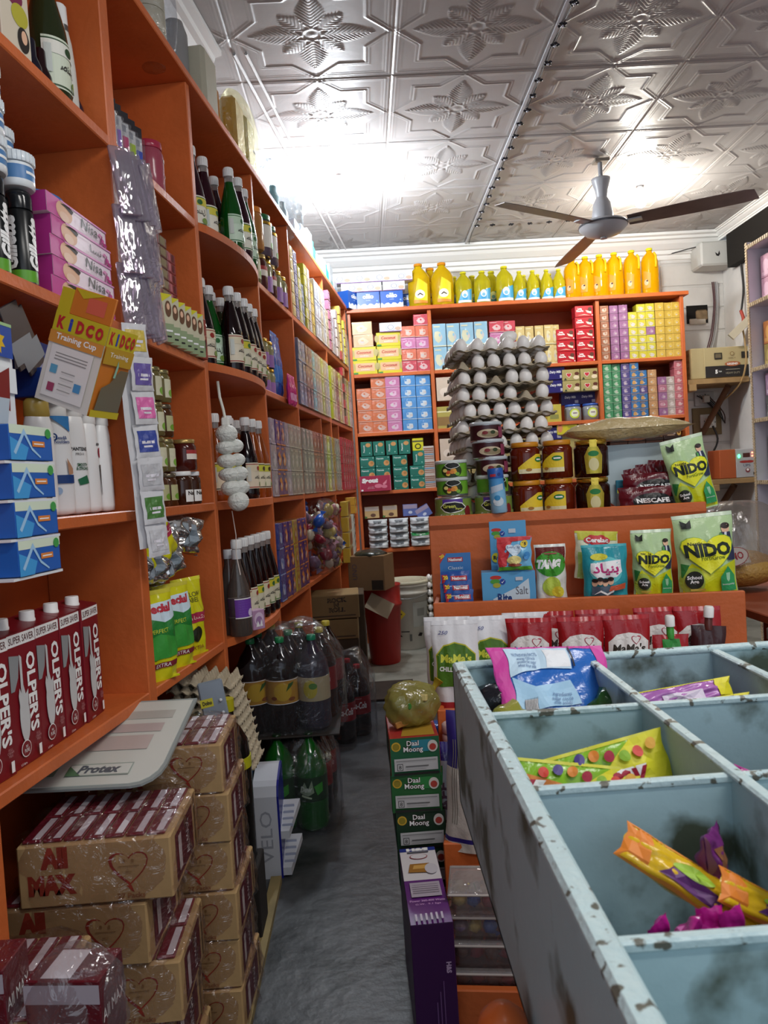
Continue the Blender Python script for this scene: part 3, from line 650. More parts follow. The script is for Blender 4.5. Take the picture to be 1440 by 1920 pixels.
pouch('cerelac', 'baby_cereal_pack', .135, .16, .04, M('dfe0c2', **FO), [('r', -.06, .13, .065, .156, M('c3c23a')), ('p', heart(0, .128, .03), M('c8323a')), ('e', .0, .13, .042, .016, M('c8323a')), ('t', 'Cerelac', 0, .131, .07, .016, W, {'b': .04}), ('e', -.02, .1, .013, .012, M('3f9ad0')), ('p', [(-.03, .11), (-.025, .12), (-.015, .112)], M('3f9ad0')), ('r', -.06, .0, .065, .09, M('a9c86a'))], seal=M('c9c83a'), seed=4)
TEAL = M('2796a4', **FO)
pouch('bunyad', 'milk_powder_pack', .135, .165, .055, TEAL, [('e', 0, .09, .05, .04, M('5ac0c4')), ('p', [(-.045, .112), (.045, .12), (.05, .085), (.03, .07), (-.03, .068), (-.046, .085)], M('f0f0f2')), ('e', -.02, .13, .026, .01, M('d8d23a')), ('t', '\uFEA9\uFE8E\uFBFF\uFEE8\uFE91', .0, .094, .08, .034, M('c2307a'), {'b': .03})]
    +[('e', x, .055+.004*(i % 2), .009, .011, SKIN) for i, x in enumerate((-.038, -.022, -.006, .01))]+[('e', x, .062+.004*(i % 2), .0095, .006, M('241816')) for i, x in enumerate((-.038, -.022, -.006, .01))]+[('r', -.046, .02, .018, .045, M('4a5a6a')), ('p', [(.005, .03), (.056, .035), (.056, .052), (.01, .045)], M('c85a3a')), ('p', [(-.04, .02), (-.02, .034), (0, .024), (.02, .034), (.02, .028), (0, .018), (-.02, .028)], W), ('r', -.055, .004, .055, .012, M('1f7f90'))], seal=M('3aa8b4'), seed=9)
MR = M('a31a22', rough=.2, bump=.3, bs=26); MW = M('e9e9ec', rough=.25, bump=.25, bs=26)
MG = M('4f7a24', .35)
pouch('ketchup', 'ketchup_pouch', .115, .235, .06, MR, [('p', [(-.05, .105), (-.05, .17), (-.03, .188), (0, .194), (.03, .188), (.05, .17), (.05, .105)], M('e9e6e2')), ('t', "MaMa's", 0, .155, .082, .022, M('2f2418'), {'sh': .1, 'b': .03}), ('p', heart(.018, .176, .013), M('b3485a')), ('p', heart(.018, .176, .0105), M('e9e6e2')), ('e', 0, .06, .04, .03, M('c8321f'))], seal=M('b3262c', .2), seed=3)
pouch('mayo', 'garlic_mayo_pouch', .125, .235, .055, MW, [('p', [(-.052, .07), (-.054, .15), (-.03, .175), (0, .182), (.03, .175), (.054, .15), (.052, .07)], M('c9c23a')), ('p', [(-.05, .07), (-.052, .148), (-.029, .172), (0, .179), (.029, .172), (.052, .148), (.05, .07)], MG), ('t', "MaMa's", 0, .142, .084, .022, M('d8dc4a'), {'sh': .1, 'b': .04}), ('t', 'CHILLI GARLIC', 0, .115, .09, .012, W, {'b': .04}), ('t', '250', -.03, .206, .026, .009, M('2a3a8a'), {'sh': .3}), ('r', -.052, 0, .052, .03, M('a8262a'))], seal=MW, seed=6)
def spout(col):
    def f(r):
        b = PB(); b.lathe([(.009, 0), (.009, .03), (.006, .032)], col, 12, z0=.165); sp_ = b.ob('spout', r)
        b = PB(); b.lathe([(.0115, 0), (.0115, .022), (.009, .026)], W, 16, z0=.195); b.ob('cap', sp_)
    return f
pouch('knorr', 'ketchup_pouch', .085, .175, .045, MR, [('e', .0, .1, .034, .03, M('e4e0d8')), ('p', [(-.02, .165), (.02, .165), (.028, .11), (-.02, .09)], M('2f8a3a')), ('t', 'Knorr', .0, .135, .046, .014, W, {'b': .04}), ('t', 'Tomato', 0, .06, .06, .014, W, {'b': .02}), ('r', -.03, .12, -.018, .132, M('d8c83a'))], seed=5, extra=spout(M('3f9a3a', .3)))
pouch('brown_squeeze', 'sauce_pouch', .08, .175, .045, M('3a1a1c', rough=.25, bump=.2), [('t', 'Tomato', 0, .1, .05, .012, M('9a8080'))], seed=8, extra=spout(M('5a2a24', .3)))
pouch('tang', 'drink_powder_pouch', .1, .2, .04, M('e2e6de', **FO), [('r', -.047, .13, .047, .19, M('6a1c18')), ('e', .0, .13, .05, .045, M('3f9a2a')), ('t', 'TANG', -.005, .13, .08, .034, W, {'sh': .3, 'b': .08}), ('e', .0, .05, .03, .035, M('b9d04a')), ('e', .02, .03, .02, .02, M('d8cf3a')), ('r', -.02, .165, .02, .17, M('9a4a40'))], seed=2)
pouch('everyday', 'milk_powder_sachet', .085, .085, .02, M('6fb4dc', **FO), [('p', [(-.04, .082), (.0, .082), (-.012, .05), (-.022, .004), (-.04, .004)], M('c8323a')), ('p', [(-.04, .082), (.04, .082), (.04, .076), (-.04, .07)], M('c8323a')), ('r', -.04, 0, .04, .01, M('5aa832')), ('p', heart(.0, .052, .02), M('cfe2f0')), ('t', 'Everyday', .0, .058, .032, .008, NAVY), ('e', .026, .066, .009, .009, M('e6c83a')), ('t', '15', .026, .066, .011, .008, DARK, {'b': .04}), ('e', .0, .026, .018, .011, M('e6d88a')), ('e', .0, .014, .017, .004, M('8a3a20')), ('e', .03, .036, .008, .01, M('3f8ac8'))], stand=False, seal=M('cf4a50'), seed=7)
MAR = M('5e101c', rough=.22, bump=.25)
pouch('nescafe', 'coffee_pack', .14, .075, .03, MAR, [('e', .02, .03, .055, .026, BLACK), ('t', 'NESCAFE', .02, .034, .09, .014, W, {'b': .04}), ('t', 'classic', -.03, .06, .04, .008, M('c9a0a0'))], stand=False, seed=3, seal=MAR)
pouch('nescafe_stick', 'coffee_sachet', .06, .1, .014, MAR, [('e', 0, .04, .022, .015, BLACK), ('t', 'NESCAFE', 0, .045, .05, .009, W, {'b': .04})], stand=False, seed=5, seal=MAR)
RY = M('d3cf1c', **FO)
pouch('tea_pack', 'tea_pack', .12, .2, .07, RY, [('p', [(-.055, .17), (.055, .175), (.055, .12), (-.055, .115)], M('c9dce8')), ('t', 'Special', 0, .158, .09, .026, M('b8283a'), {'sh': .2, 'b': .05}), ('p', [(-.055, .13), (-.02, .14), (.02, .128), (.055, .138), (.055, .05), (.02, .06), (-.02, .048), (-.055, .06)], M('1f7a2f')), ('p', [(-.055, .09), (0, .105), (.055, .09), (.055, .05), (-.055, .05)], M('3a9a3a')), ('t', 'PERFECT', 0, .112, .05, .009, M('c9d23a')), ('r', -.045, .03, .045, .042, M('7a2030')), ('t', 'EXTRA', 0, .036, .04, .008, W)], seal=M('c9c040', .2), seed=4)
pouch('yellow_label', 'tea_pack', .11, .2, .06, RY, [('t', 'YELLOW\nLABEL', 0, .15, .07, .026, M('2a2a14')), ('r', -.052, .085, .052, .11, M('a8284a')), ('t', '\uFEAD\uFE8E\uFEE4\uFEB7', 0, .097, .05, .014, M('e8c8c0')), ('e', .0, .055, .022, .02, M('1f2414')), ('t', 'EXTRA', 0, .02, .05, .01, M('8a2a20'))], seal=M('e0dc3a', .2), seed=1)
pouch('lay_pack', 'tea_pack', .13, .17, .05, RY, [('r', -.02, .07, .055, .1, M('a8284a')), ('t', '\uFEAD\uFE8E\uFEE4\uFEB7', .02, .085, .06, .018, M('e8c8c0'))], stand=False, seal=M('e0dc3a', .2), seed=12, wr=.004)
pouch('foil_pack', 'foil_pack', .13, .1, .05, M('b9b6b4', rough=.12, metal=.9, bump=.6, bs=22), [('r', -.02, .02, 0, .08, M('8a96a0')), ('r', .005, .02, .02, .08, M('8a96a0'))], stand=False, seed=14, wr=.006)
pouch('wipes', 'wet_wipes_pack', .105, .038, .1, M('cfd4d6', rough=.25, bump=.3), [('r', -.045, .004, .045, .018, M('c2c8cc')), ('r', -.024, .017, .024, .032, M('8a9298')), ('t', 'Rommana', 0, .0245, .04, .01, M('2a2a2e'), {'sh': .15, 'b': .03})], stand=False, seed=2, wr=.0012)
pouch('wipes_green', 'wet_wipes_pack', .105, .038, .1, M('cfd4d6', rough=.25, bump=.3), [('r', -.05, .018, .05, .034, M('2f8a4a')), ('t', 'Wipes', 0, .026, .05, .01, W)], stand=False, seed=5, wr=.0012)
pouch('blue_chips', 'snack_pack', .11, .27, .03, M('2a52a8', **FO), [('r', -.05, .06, .05, .13, M('3a78c8'))], stand=False, seed=4, seal=M('3a62b8'))
pouch('pink_chips', 'snack_pack', .07, .13, .02, M('c82a7a', **FO), [('r', -.025, .02, .025, .05, M('e09ac0'))], stand=False, seed=4, seal=M('d84a8a'))
# big sweets packs in the tray
pouch('wafer_big', 'wafer_pack', .19, .13, .03, M('2a66b8', **FO), [('p', [(-.095, 0), (-.075, 0), (-.07, .13), (-.095, .13)], M('c8409a')), ('p', [(.08, 0), (.095, 0), (.095, .13), (.075, .13)], M('c8409a')), ('p', [(-.075, .01), (.03, .02), (.02, .06), (-.04, .05), (-.07, .07)], M('9fc8e4')), ('p', [(-.072, .07), (-.02, .085), (.03, .08), (.035, .125), (-.07, .125)], M('b9d4e6')), ('r', -.01, .085, .03, .12, M('dfe2e6')), ('r', -.06, .012, -.04, .03, M('e6e6ea')), ('t', 'NUTRITION FACTS\nenergy 120 kcal\nprotein fat sugar\nwheat flour milk', -.042, .1, .04, .03, M('4a6a9a')), ('t', 'ingredients\nsugar cocoa\nmilk solids', .0, .03, .034, .022, M('4a6a9a')), ('r', .034, .085, .037, .125, DARK)]+[('r', -.06+i*.0022, .012, -.0592+i*.0022, .03, DARK) for i in range(9)], stand=False, seed=3, seal=M('c8409a'), wr=.003)
pouch('yummy', 'sweets_pack', .15, .075, .022, M('86b82a', **FO), [('p', [(-.03, .0), (.075, .02), (.075, .075), (.04, .072), (-.02, .03)], M('d8d42a')), ('p', [(-.03, .01), (-.075, .04), (-.05, .06), (.0, .05)], M('d8823a')), ('t', 'Yummy', -.008, .036, .11, .036, W, {'b': .12, 'sh': .1}), ('t', 'Yummy', -.008, .036, .11, .036, M('a81f3a'), {'b': .02, 'sh': .1})]+[('e', -.03+i*.015, .062+.004*math.sin(i*1.1), .0055, .0055, M(c)) for i, c in enumerate(['c8321f', '3a2a7a', 'd8822a', 'a81f3a', '8ab82a', 'c8321f', 'd8a02a'])]+[('r', .055, .0, .075, .025, M('a82a6a'))], stand=False, seed=6, seal=M('c9c83a'), wr=.002)
pouch('toffee_roll', 'sweets_roll', .12, .028, .02, M('a86ab0', **FO), [('r', -.03, .006, .02, .018, M('d8cfe0')), ('r', .04, 0, .06, .028, M('d8d028'))], stand=False, seed=6, seal=M('d8d028'))
pouch('magenta_bar', 'candy_bar', .11, .03, .016, M('b8208a', **FO), [('r', -.03, .01, .03, .02, M('d070b8'))], stand=False, seed=8, seal=M('c83a9a'))
pouch('yellow_bar', 'candy_bar', .14, .036, .018, M('d8b01c', **FO), [('p', [(-.07, 0), (-.04, 0), (-.045, .036), (-.07, .036)], M('e0822a')), ('p', [(-.03, .006), (.03, .003), (.03, .016), (-.02, .018)], M('5a2a6a')), ('e', .0, .022, .02, .006, M('9ac03a'))], stand=False, seed=3, seal=M('e0902a'))
pouch('purple_bar', 'candy_bar', .07, .036, .02, M('6a2a6a', **FO), [('r', -.02, .006, .02, .03, M('8a5a3a'))], stand=False, seed=9, seal=M('7a4a5a'))
# ------------------------------------------------------------------ boxed goods
reg('glove', 'tissue_box', .115, .07, .055, M('1f5fb4', .35), [('r', -.057, .041, .057, .055, M('d4e2cc')), ('p', [(-.057, .0), (-.02, .0), (-.01, .02), (-.057, .036)], M('3f9ad8')), ('p', [(-.05, .012), (-.02, .05), (.0, .02), (.022, .006), (.02, .004), (-.002, .016), (-.02, .04), (-.045, .008)], M('9fc8e8')), ('r', .0, .022, .034, .031, M('d8823a')), ('r', .004, .0255, .03, .0275, W), ('e', .045, .045, .008, .008, M('3f9a4a'))], [('r', -.034, .0, .034, .04, M('174c94'))])
reg('hair_box', 'hair_colour_box', .045, .06, .13, M('c9c4a8', .35), [('r', -.0225, 0, .0225, .05, M('8fa07a')), ('p', [(-.0225, .13), (.0225, .13), (-.0225, .105)], M('d3cc2a')), ('e', .004, .09, .012, .022, M('6a4a34')), ('e', .004, .096, .006, .009, SKIN), ('r', -.016, .028, .016, .033, W), ('r', -.01, .013, .01, .017, DARK)], [('r', -.028, .002, .028, .128, M('1c1c1a')), ('r', -.005, .03, .005, .1, W)], left=[('r', -.028, .002, .028, .128, M('1c1c1a')), ('r', -.005, .03, .005, .1, W)])
reg('red_slim', 'hair_colour_box', .05, .05, .115, M('8c2a24', .35), [('e', .004, .045, .014, .03, M('3a1a14')), ('e', .006, .06, .007, .009, SKIN)])
def pack(key, col, mot, txt, wd=.1, h=.075, d=.09, tcol=None, film=.8, extra=(), name='biscuit_box'):
    rg = random.Random(key); bl = lambda cx, cy, a, c_: [(cx+a*wd*rg.uniform(.6, 1.1)*math.cos(q*.785), cy+a*h*rg.uniform(.6, 1.1)*math.sin(q*.785)) for q in range(8)]
    its = [('p', bl(wd*rg.uniform(-.1, .1), h*.44, .32, 0), M(mot, .3)), ('p', bl(wd*rg.uniform(-.15, .15), h*.4, .13, 0), M(tcol or 'c8c0bc')), ('p', bl(wd*rg.uniform(-.2, .2), h*.5, .09, 0), M(col, .4))]+([('r', -wd*.42, h*.84, wd*rg.uniform(0, .4), h*.9, M(mot, .3))] if rg.random() < .6 else [])+[('r', -wd*.5, 0, wd*.5, h*.05, M(mot, .5))]+list(extra)
    BUILD[key] = lambda: boxpro(name, wd, d, h, M(col, .35, film=film), its, top=[('r', -wd*.4, -d*.4, wd*.4, d*.4, M(mot, .4))])
pack('p_orange', 'c96a3c', 'd0a898', 'Candi', film=1); pack('p_pink', 'c0709c', 'd8b0c8', 'Milky', film=1); pack('p_blue', '3f86c4', 'c0ccd4', 'Cool', film=1); pack('p_red', 'c03a4a', 'd8b0b0', 'Prince', film=1)
pack('p_salmon', 'd0684a', 'd8b8a8', 'Tasty', film=1)
pack('p_lblue', '8fb8cc', 'd4d0b0', 'Gala', .09, .155, film=.9); pack('p_beige', 'c8b070', 'd8d0a8', 'Milk', .06, .13, film=.8)
pack('p_cream', 'cfa878', 'd8c0a0', 'Bites', .135, .085, film=.7)
def ybox(): return boxpro('biscuit_box', .165, .09, .092, M('d2c62a', .35), [('r', -.065, .02, .065, .075, M('e0b48a')), ('e', -.08, .05, .014, .025, M('b8a86a')), ('e', .08, .05, .014, .025, M('b8a86a')), ('t', 'Coconut', 0, .055, .1, .02, M('b83a2a'), {'b': .03, 'sh': .2}), ('t', 'cookies', 0, .033, .06, .012, W), ('r', -.08, .0, -.05, .012, M('3f8a3a'))], top=[('r', -.07, -.03, .07, .03, M('e0d87a'))])
BUILD['p_yellow'] = ybox
def gbox(ver): 
    g = M('1f7464', .4)
    if ver: return boxpro('biscuit_box', .078, .08, .098, g, [('r', -.03, .01, -.012, .07, M('1a6658')), ('t', 'Peanuts', -.018, .05, .05, .012, M('cfe0d8'), {'rot': R(90), 'b': .03}), ('e', .012, .075, .018, .014, M('c8945a')), ('e', .02, .02, .004, .004, M('9fd0c0'))])
    return boxpro('biscuit_box', .1, .08, .078, g, [('t', 'Peanuts', -.018, .062, .05, .012, M('cfe0d8'), {'b': .03, 'sh': .2}), ('e', .026, .03, .02, .019, M('c8945a')), ('e', .03, .034, .01, .009, M('b07a42')), ('e', .04, .068, .004, .004, M('9fd0c0')), ('e', -.04, .01, .004, .004, M('9fd0c0')), ('r', -.04, .016, -.005, .046, M('256f60'))])
BUILD['p_green'] = lambda: gbox(0); BUILD['p_greenv'] = lambda: gbox(1)
reg('sprout', 'bubble_gum_box', .21, .07, .105, M('a8284a', .35), [('t', 'Spout', -.035, .07, .11, .04, W, {'b': .08, 'sh': .1}), ('e', .02, .035, .026, .014, M('d87a90')), ('e', .06, .03, .02, .012, M('d87a90')), ('p', [(.05, .05), (.08, .075), (.075, .05), (.055, .04)], M('e08a9c')), ('t', 'gum with\nliquid center', -.03, .025, .05, .018, M('e8c0c8')), ('e', -.09, .01, .008, .006, W), ('r', -.105, .0, -.1, .105, M('c84a6a')), ('r', .1, .0, .105, .105, M('d85a78'))])
reg('price_display', 'sachet_display_card', .075, .03, .095, M('c9c0b8', .4), [('r', -.034, .008+i*.0135, .034, .015+i*.0135, M('9a6a54' if i != 2 else '5a8ab0')) for i in range(6)])
reg('yellow_small', 'snack_box', .075, .06, .085, M('d2cc20', .35), [('e', .0, .03, .022, .02, M('3a3a14')), ('e', 0, .03, .014, .012, M('d2cc20')), ('r', -.037, .06, .037, .07, M('5a5a3a'))])
reg('soap', 'soap_box', .1, .06, .08, M('cfae78', .4), [('r', -.048, .05, .048, .078, M('c4b8ac', .25, .3)), ('e', .008, .02, .018, .012, M('6a4a3a')), ('p', [(-.05, 0), (-.04, .0), (-.03, .01), (-.05, .016)], M('4a7a3a'))])
reg('soap_blue', 'soap_box', .1, .06, .08, M('5f6fae', .4), [('r', -.048, .05, .048, .078, M('b4a8c4', .25, .3)), ('e', .0, .025, .014, .01, M('cfd8ea'))])
reg('oreo', 'biscuit_box', .155, .09, .118, M('1f57b0', .35), [('t', 'MILK', 0, .1, .03, .01, M('cfe0f0'), {'b': .05}), ('t', 'OREO', 0, .083, .075, .022, W, {'b': .08}), ('t', 'cookie', 0, .062, .03, .008, M('cfe0f0')), ('p', [(-.077, 0), (.077, 0), (.077, .042)]+[(.07-.0155*i, .034+.008*math.sin(i*2.2)) for i in range(10)]+[(-.077, .03)], M('e4ecf2')), ('e', .06, .055, .006, .006, M('7ab0e0'))])
reg('ricebox', 'biscuit_box', .15, .09, .062, M('e4e4e6', .35), [('e', .0, .03, .035, .028, M('b8bcc4')), ('e', .0, .03, .028, .022, M('e9e9ec')), ('e', .0, .03, .022, .017, M('8a90a0')), ('e', 0, .03, .017, .013, M('e9e9ec')), ('e', .05, .02, .02, .012, M('c8a890')), ('r', -.075, .0, .075, .005, M('7a4a8a'))])
reg('choco', 'chocolate_box', .125, .08, .075, M('b81e2a', .35), [('t', 'Lotte\nChocoPie', -.03, .048, .05, .028, W, {'b': .05}), ('p', [(.01, .045), (.05, .035), (.05, .02), (.02, .028)], M('e4dcc8')), ('e', .04, .05, .014, .014, M('5a3020')), ('p', [(-.05, .01), (.0, .018), (.04, .008), (.0, .012)], M('e8c0b0')), ('e', .055, .01, .004, .004, W)])
reg('heartbox', 'biscuit_box', .12, .08, .075, M('a89a62', .4), [('p', heart(-.015, .038, .02), M('e8e0d8')), ('p', heart(-.015, .038, .016), M('c0283a')), ('p', [(-.05, .004), (-.04, .02), (-.03, .004)], M('2a3a1a')), ('e', .04, .045, .016, .012, M('5a2a1a')), ('e', .035, .02, .02, .014, M('e0d0b0'))])
reg('dairy', 'chocolate_box', .13, .06, .085, M('241e66', .35), [('t', 'Dairy Milk', 0, .05, .08, .022, W, {'sh': .2, 'b': .02}), ('r', .03, .01, .055, .03, M('b8b8c8'))])
reg('tub', 'chocolate_box', .12, .08, .075, M('3a2118', .4), [('t', 'loaded', -.01, .045, .06, .018, W, {'b': .06}), ('r', -.06, .0, .06, .018, M('241410')), ('e', .045, .04, .014, .018, M('c89a4a')), ('e', .045, .045, .008, .008, M('6a3a1a')), ('r', -.035, .026, .015, .03, M('d0b090'))])
reg('lolly', 'snack_box', .14, .08, .09, M('cfc02a', .4), [('t', 'Lemon', .03, .05, .05, .02, M('3a7a2a')), ('e', -.05, .045, .018, .03, M('d88a5a')), ('e', -.05, .07, .01, .01, M('a8283a'))])
for key, col, mot, tx in (('s_yel', 'cabf2a', 'cfc8c8', 'Egg'), ('s_gold', 'c9a63a', 'd8bc5a', 'Tops'), ('s_mauve', '8f5a86', 'b08aa8', 'Mini'), ('s_pink', 'a8627a', 'c898a8', 'Jelly'), ('s_green', '3a8a5a', 'a8c4a8', 'Mint'), ('s_blue', '1f6aa8', 'c89a5a', 'Wafer'), ('s_indigo', '4a3f80', 'b0a0b8', 'Grape'), ('s_brown', '9a5a3a', 'c8b09a', 'Cocoa'), ('s_tan', 'b8885a', 'd0a878', 'Toffee'), ('s_pale', 'b8a8a0', 'd8d0cc', 'Milk'), ('s_rose', 'b8606a', 'd8a8ac', 'Rose'), ('s_teal', '1f8a94', 'a0c8cc', 'Aqua'), ('s_lime', 'a8b82a', 'd8dc8a', 'Lime'), ('s_grey', '9a9486', 'b4ae9c', 'Oats'), ('s_violet', '4a2470', '8a6aa0', 'Choco'), ('s_purple2', '5a3a94', 'c8b8e0', 'Lilac'), ('s_red', 'a02a30', 'c86a64', 'Chilli'), ('s_oran', 'b8552a', 'c87a4a', 'Pista')):
    pack(key, col, mot, tx, .06, .052, .08, film=.9, name='snack_box')
for key, col, mot, tx in (('w_purple', '4a1f6a', 'c87a2a', 'Star'), ('w_clear', '9a8f9a', 'b8aeb8', 'Wafer'), ('w_brown', '8a4a34', 'a8745a', 'Crunch'), ('w_grey', '948e80', 'b0aa98', 'Oats'), ('w_lime', 'b0b82a', 'd8dca0', 'Lime'), ('w_beige', 'b0a284', 'c8bca0', 'Toast'), ('w_teal', '1f8a90', '90c8cc', 'Aqua'), ('w_slate', '5a6480', '8a94a8', 'Night'), ('w_choc', '5a2f28', '9a7060', 'Cocoa'), ('w_yellow', 'b89a2a', '9a5a2a', 'Gold'), ('w_white', 'b0b0b4', 'd0d0d4', 'Snow'), ('w_blue', '2f3f8a', '8a9ac0', 'Iris')):
    pack(key, col, mot, tx, .075, .1, .07, film=1, name='snack_packet')
# ------------------------------------------------------------------ goods on the left shelving
def PL(key, y, w_, z, label, cat, group=None, dr=0, tilt=None, scale=None): return put(key, L(y, w_, z), RL+dr, label, cat, group, tilt, scale)
S1, S2, S3, S4, TOPZ = .667, 1.075, 1.485, 1.89, 2.303
for i, y in enumerate((1.186, 1.27, 1.352, 1.434, 1.516)):
    PL('milk', y, .065+.003*i, S1, 'red milk carton with white cap, %s of the front row' % ['nearmost', 'second', 'middle', 'fourth', 'farthest'][i], 'milk carton', 'red milk cartons on the lowest shelf', dr=R(-2+2*i))
PL('milk', 1.30, .13, S1+.238, 'red milk carton lying on its side on top of the standing ones', 'milk carton', 'red milk cartons on the lowest shelf', tilt=(R(-90), 0), dr=R(70))
for i, (k, y, t) in enumerate((('sh_life', 1.40, 'white shampoo bottle with gold cap and red oval badge'), ('sh_hs', 1.46, 'white shampoo bottle with blue corner and small round logo'), ('sh_pan', 1.522, 'white shampoo bottle with dark lettering and green mark'), ('sh_plain', 1.583, 'white shampoo bottle with turned label, nearer of the last pair'), ('sh_plain', 1.643, 'white shampoo bottle with turned label, beside the shelf post'))):
    PL(k, y, .045, S2, t, 'shampoo bottle', 'shampoo bottles under the blue bulb box', dr=R((-38, -36, -20, -4, 4)[i]))
# white display rack with blue boxes beside the shampoo
r = empty('display_rack'); r.location = L(1.185, -.012, .99); r.rotation_euler = (0, 0, RL)
tag(r, 'white hanging display rack with cut-out card above the stacked blue boxes', 'display rack')
b = PB(); wc = M('dfe2e4', .4); b.box(-.07, .065, .004, .01, 0, .4, wc); b.box(-.07, .065, -.001, .004, .29, .33, wc); b.box(-.07, -.02, -.001, .004, .33, .4, M('2b4fa0'))
b.dec(lambda x, y, e: (x, -.001-e, y), [('r', -.07, .345, .06, .4, M('274a9e')), ('p', [(0.02+(.022 if k % 2 else .013)*math.cos(k*math.pi/8), .37+(.022 if k % 2 else .013)*math.sin(k*math.pi/8)) for k in range(16)], M('d8b020')), ('r', -.07, .395, .06, .4, M('9ac08a')), ('p', [(-.02, .3), (.0, .27), (.04, .26), (.045, .33)], M('7a1c14')), ('p', [(-.04, .235), (.03, .24), (.04, .28), (-.04, .28)], M('b0bcc4'))])
b.ob('card', r)
for k in range(4): b = PB(); b.box(-.07, .065, -.055, .004, -.0+.0575*k, .004+.0575*k, wc); b.ob('tray', r)
for k in range(4): put('glove', L(1.182, .0+.03-.055+.0, .9955+.0575*k)+Vector((.02, 0, 0)), RL, 'blue oblong box with pale green top, %s of the stack in the rack' % ['lowest', 'second lowest', 'second highest', 'highest'][k], 'box', 'blue boxes in the hanging rack', scale=(1, .7, .95))
# led bulb box
r = empty('light_bulb_box'); r.location = L(1.53, .05, 1.289); r.rotation_euler = (0, R(2), RL); tag(r, 'long dark blue bulb box lying across the shampoo bottle tops', 'box')
b = PB(); NB = M('16357e', .35); b.box(-.15, .15, -.03, .03, 0, .052, NB, c=.002, top=M('1d4fa8', .35))
b.dec(mfront(.06), [('r', .06, .012, .1, .04, M('c0506a')), ('r', .066, .016, .08, .036, M('d8d8e0')), ('e', .125, .026, .016, .018, M('c8b83a')), ('r', -.02, .012, .05, .04, M('2448a0')), ('t', 'LED', .03, .026, .03, .016, M('c8d4e8'), {'b': .04}), ('p', [(.1, .01), (.12, .012), (.11, .04)], M('d8823a'))]); b.ob('box_body', r)
b = PB(); b.box(-.15, -.02, .02, .024, .05, .12, NB); b.dec(lambda x, y, e: (x, .02-e, y), [('e', -.08, .082, .026, .026, M('9a9ab8')), ('t', 'LED', -.08, .08, .036, .016, M('2a3a5a'), {'b': .05})]); b.ob('display_flap', r)
# dark cards standing behind the hanging cup box
for k in range(2):
    b = PB(); b.box(-.03, .03, -.002, .002, 0, .11, M('3a3438', .3), c=.001); b.dec(lambda x, y, e: (x, -.002-e, y), [('r', -.036, .01, .036, .05, M('8a8f94'))])
    o = b.ob('blister_card'); o.location = L(1.36+.03*k, .03, 1.345); o.rotation_euler = (0, R(-28-8*k), RL); tag(o, 'dark card leaning left behind the hanging cup box, %s' % ['nearer one', 'farther one'][k], 'card')
# hanging cup box
r = empty('training_cup_box'); r.location = L(1.325, -.07, 1.26); r.rotation_euler = (0, R(22), RL-R(98)); tag(r, 'yellow and orange training cup box hanging tilted from the shelf edge', 'box')
b = PB(); ka, kb, kc = M('d8cfc4', .4), M('c8742a', .4), M('c3b02a', .35)
b.box(-.052, .052, -.04, .04, 0, .15, kc, c=.001, side=kb)
def kid(wd, win):
    x = wd*.5; its = [('r', -x, 0, x, .15, ka if not win else kb), ('r', -x, .118, x, .15, kc)]
    for i, (ch, c) in enumerate(zip('KiDCO', ('b8262e', '2a3fa8', 'b8262e', 'b8262e', 'b8262e'))): its.append(('t', ch, -x*.72+i*x*.36, .133-.004*i*(0), x*.28 if ch != 'i' else x*.12, .021, M(c), {'b': .06}))
    if not win: its += [('r', -x, .098, x, .118, M('cf8a3a')), ('t', 'Training Cup', .0, .109, x*1.5, .013, W, {'b': .02}), ('r', -x*.8, .01, x*.75, .096, M('e0d8d2'))]+[('r', -x*.6, .083-.005*k, x*.6, .0845-.005*k, M('8a8480')) for k in range(3)]+[('r', -x*.65, .05, -x*.4, .064, M('5a9ab8')), ('r', -x*.6, .02, -x*.35, .034, M('9a3a5a')), ('r', x*.35, .03, x*.6, .044, M('4a8ab8'))]+[('r', -x*.2, .055-.01*k, x*.3, .0565-.01*k, M('9a9490')) for k in range(4)]
    else: its += [('r', -x, .09, x, .118, M('b8902a')), ('t', 'Training', .0, .106, x*1.3, .01, W), ('p', [(-x, 0), (x, 0), (x, .012), (-x, .012)], kc), ('p', [(-x*.8, .012), (x*.9, .012), (x*.9, .085), (x*.3, .085), (-x*.2, .06), (-x*.7, .05)], M('6a6450', .15)), ('p', [(-x*.1, .07), (.0, .1), (x*.1, .09), (x*.05, .07)], M('8ab8a0'))]
    return its
b.dec(mfront(.08), kid(.104, 0)); b.dec(mright(.104), kid(.08, 1)); b.ob('box_body', r)
b = PB(); b.box(-.03, .05, -.038, -.034, .15, .195, kb, c=.001); b.box(-.052, -.03, -.04, -.03, .15, .19, kc); b.dec(lambda x, y, e: (x, -.038-e, y), [('r', .0, .16, .035, .185, M('d0604a')), ('p', [(-.028, .194), (.03, .194), (-.01, .18)], kc)]); b.ob('hanging_flap', r)
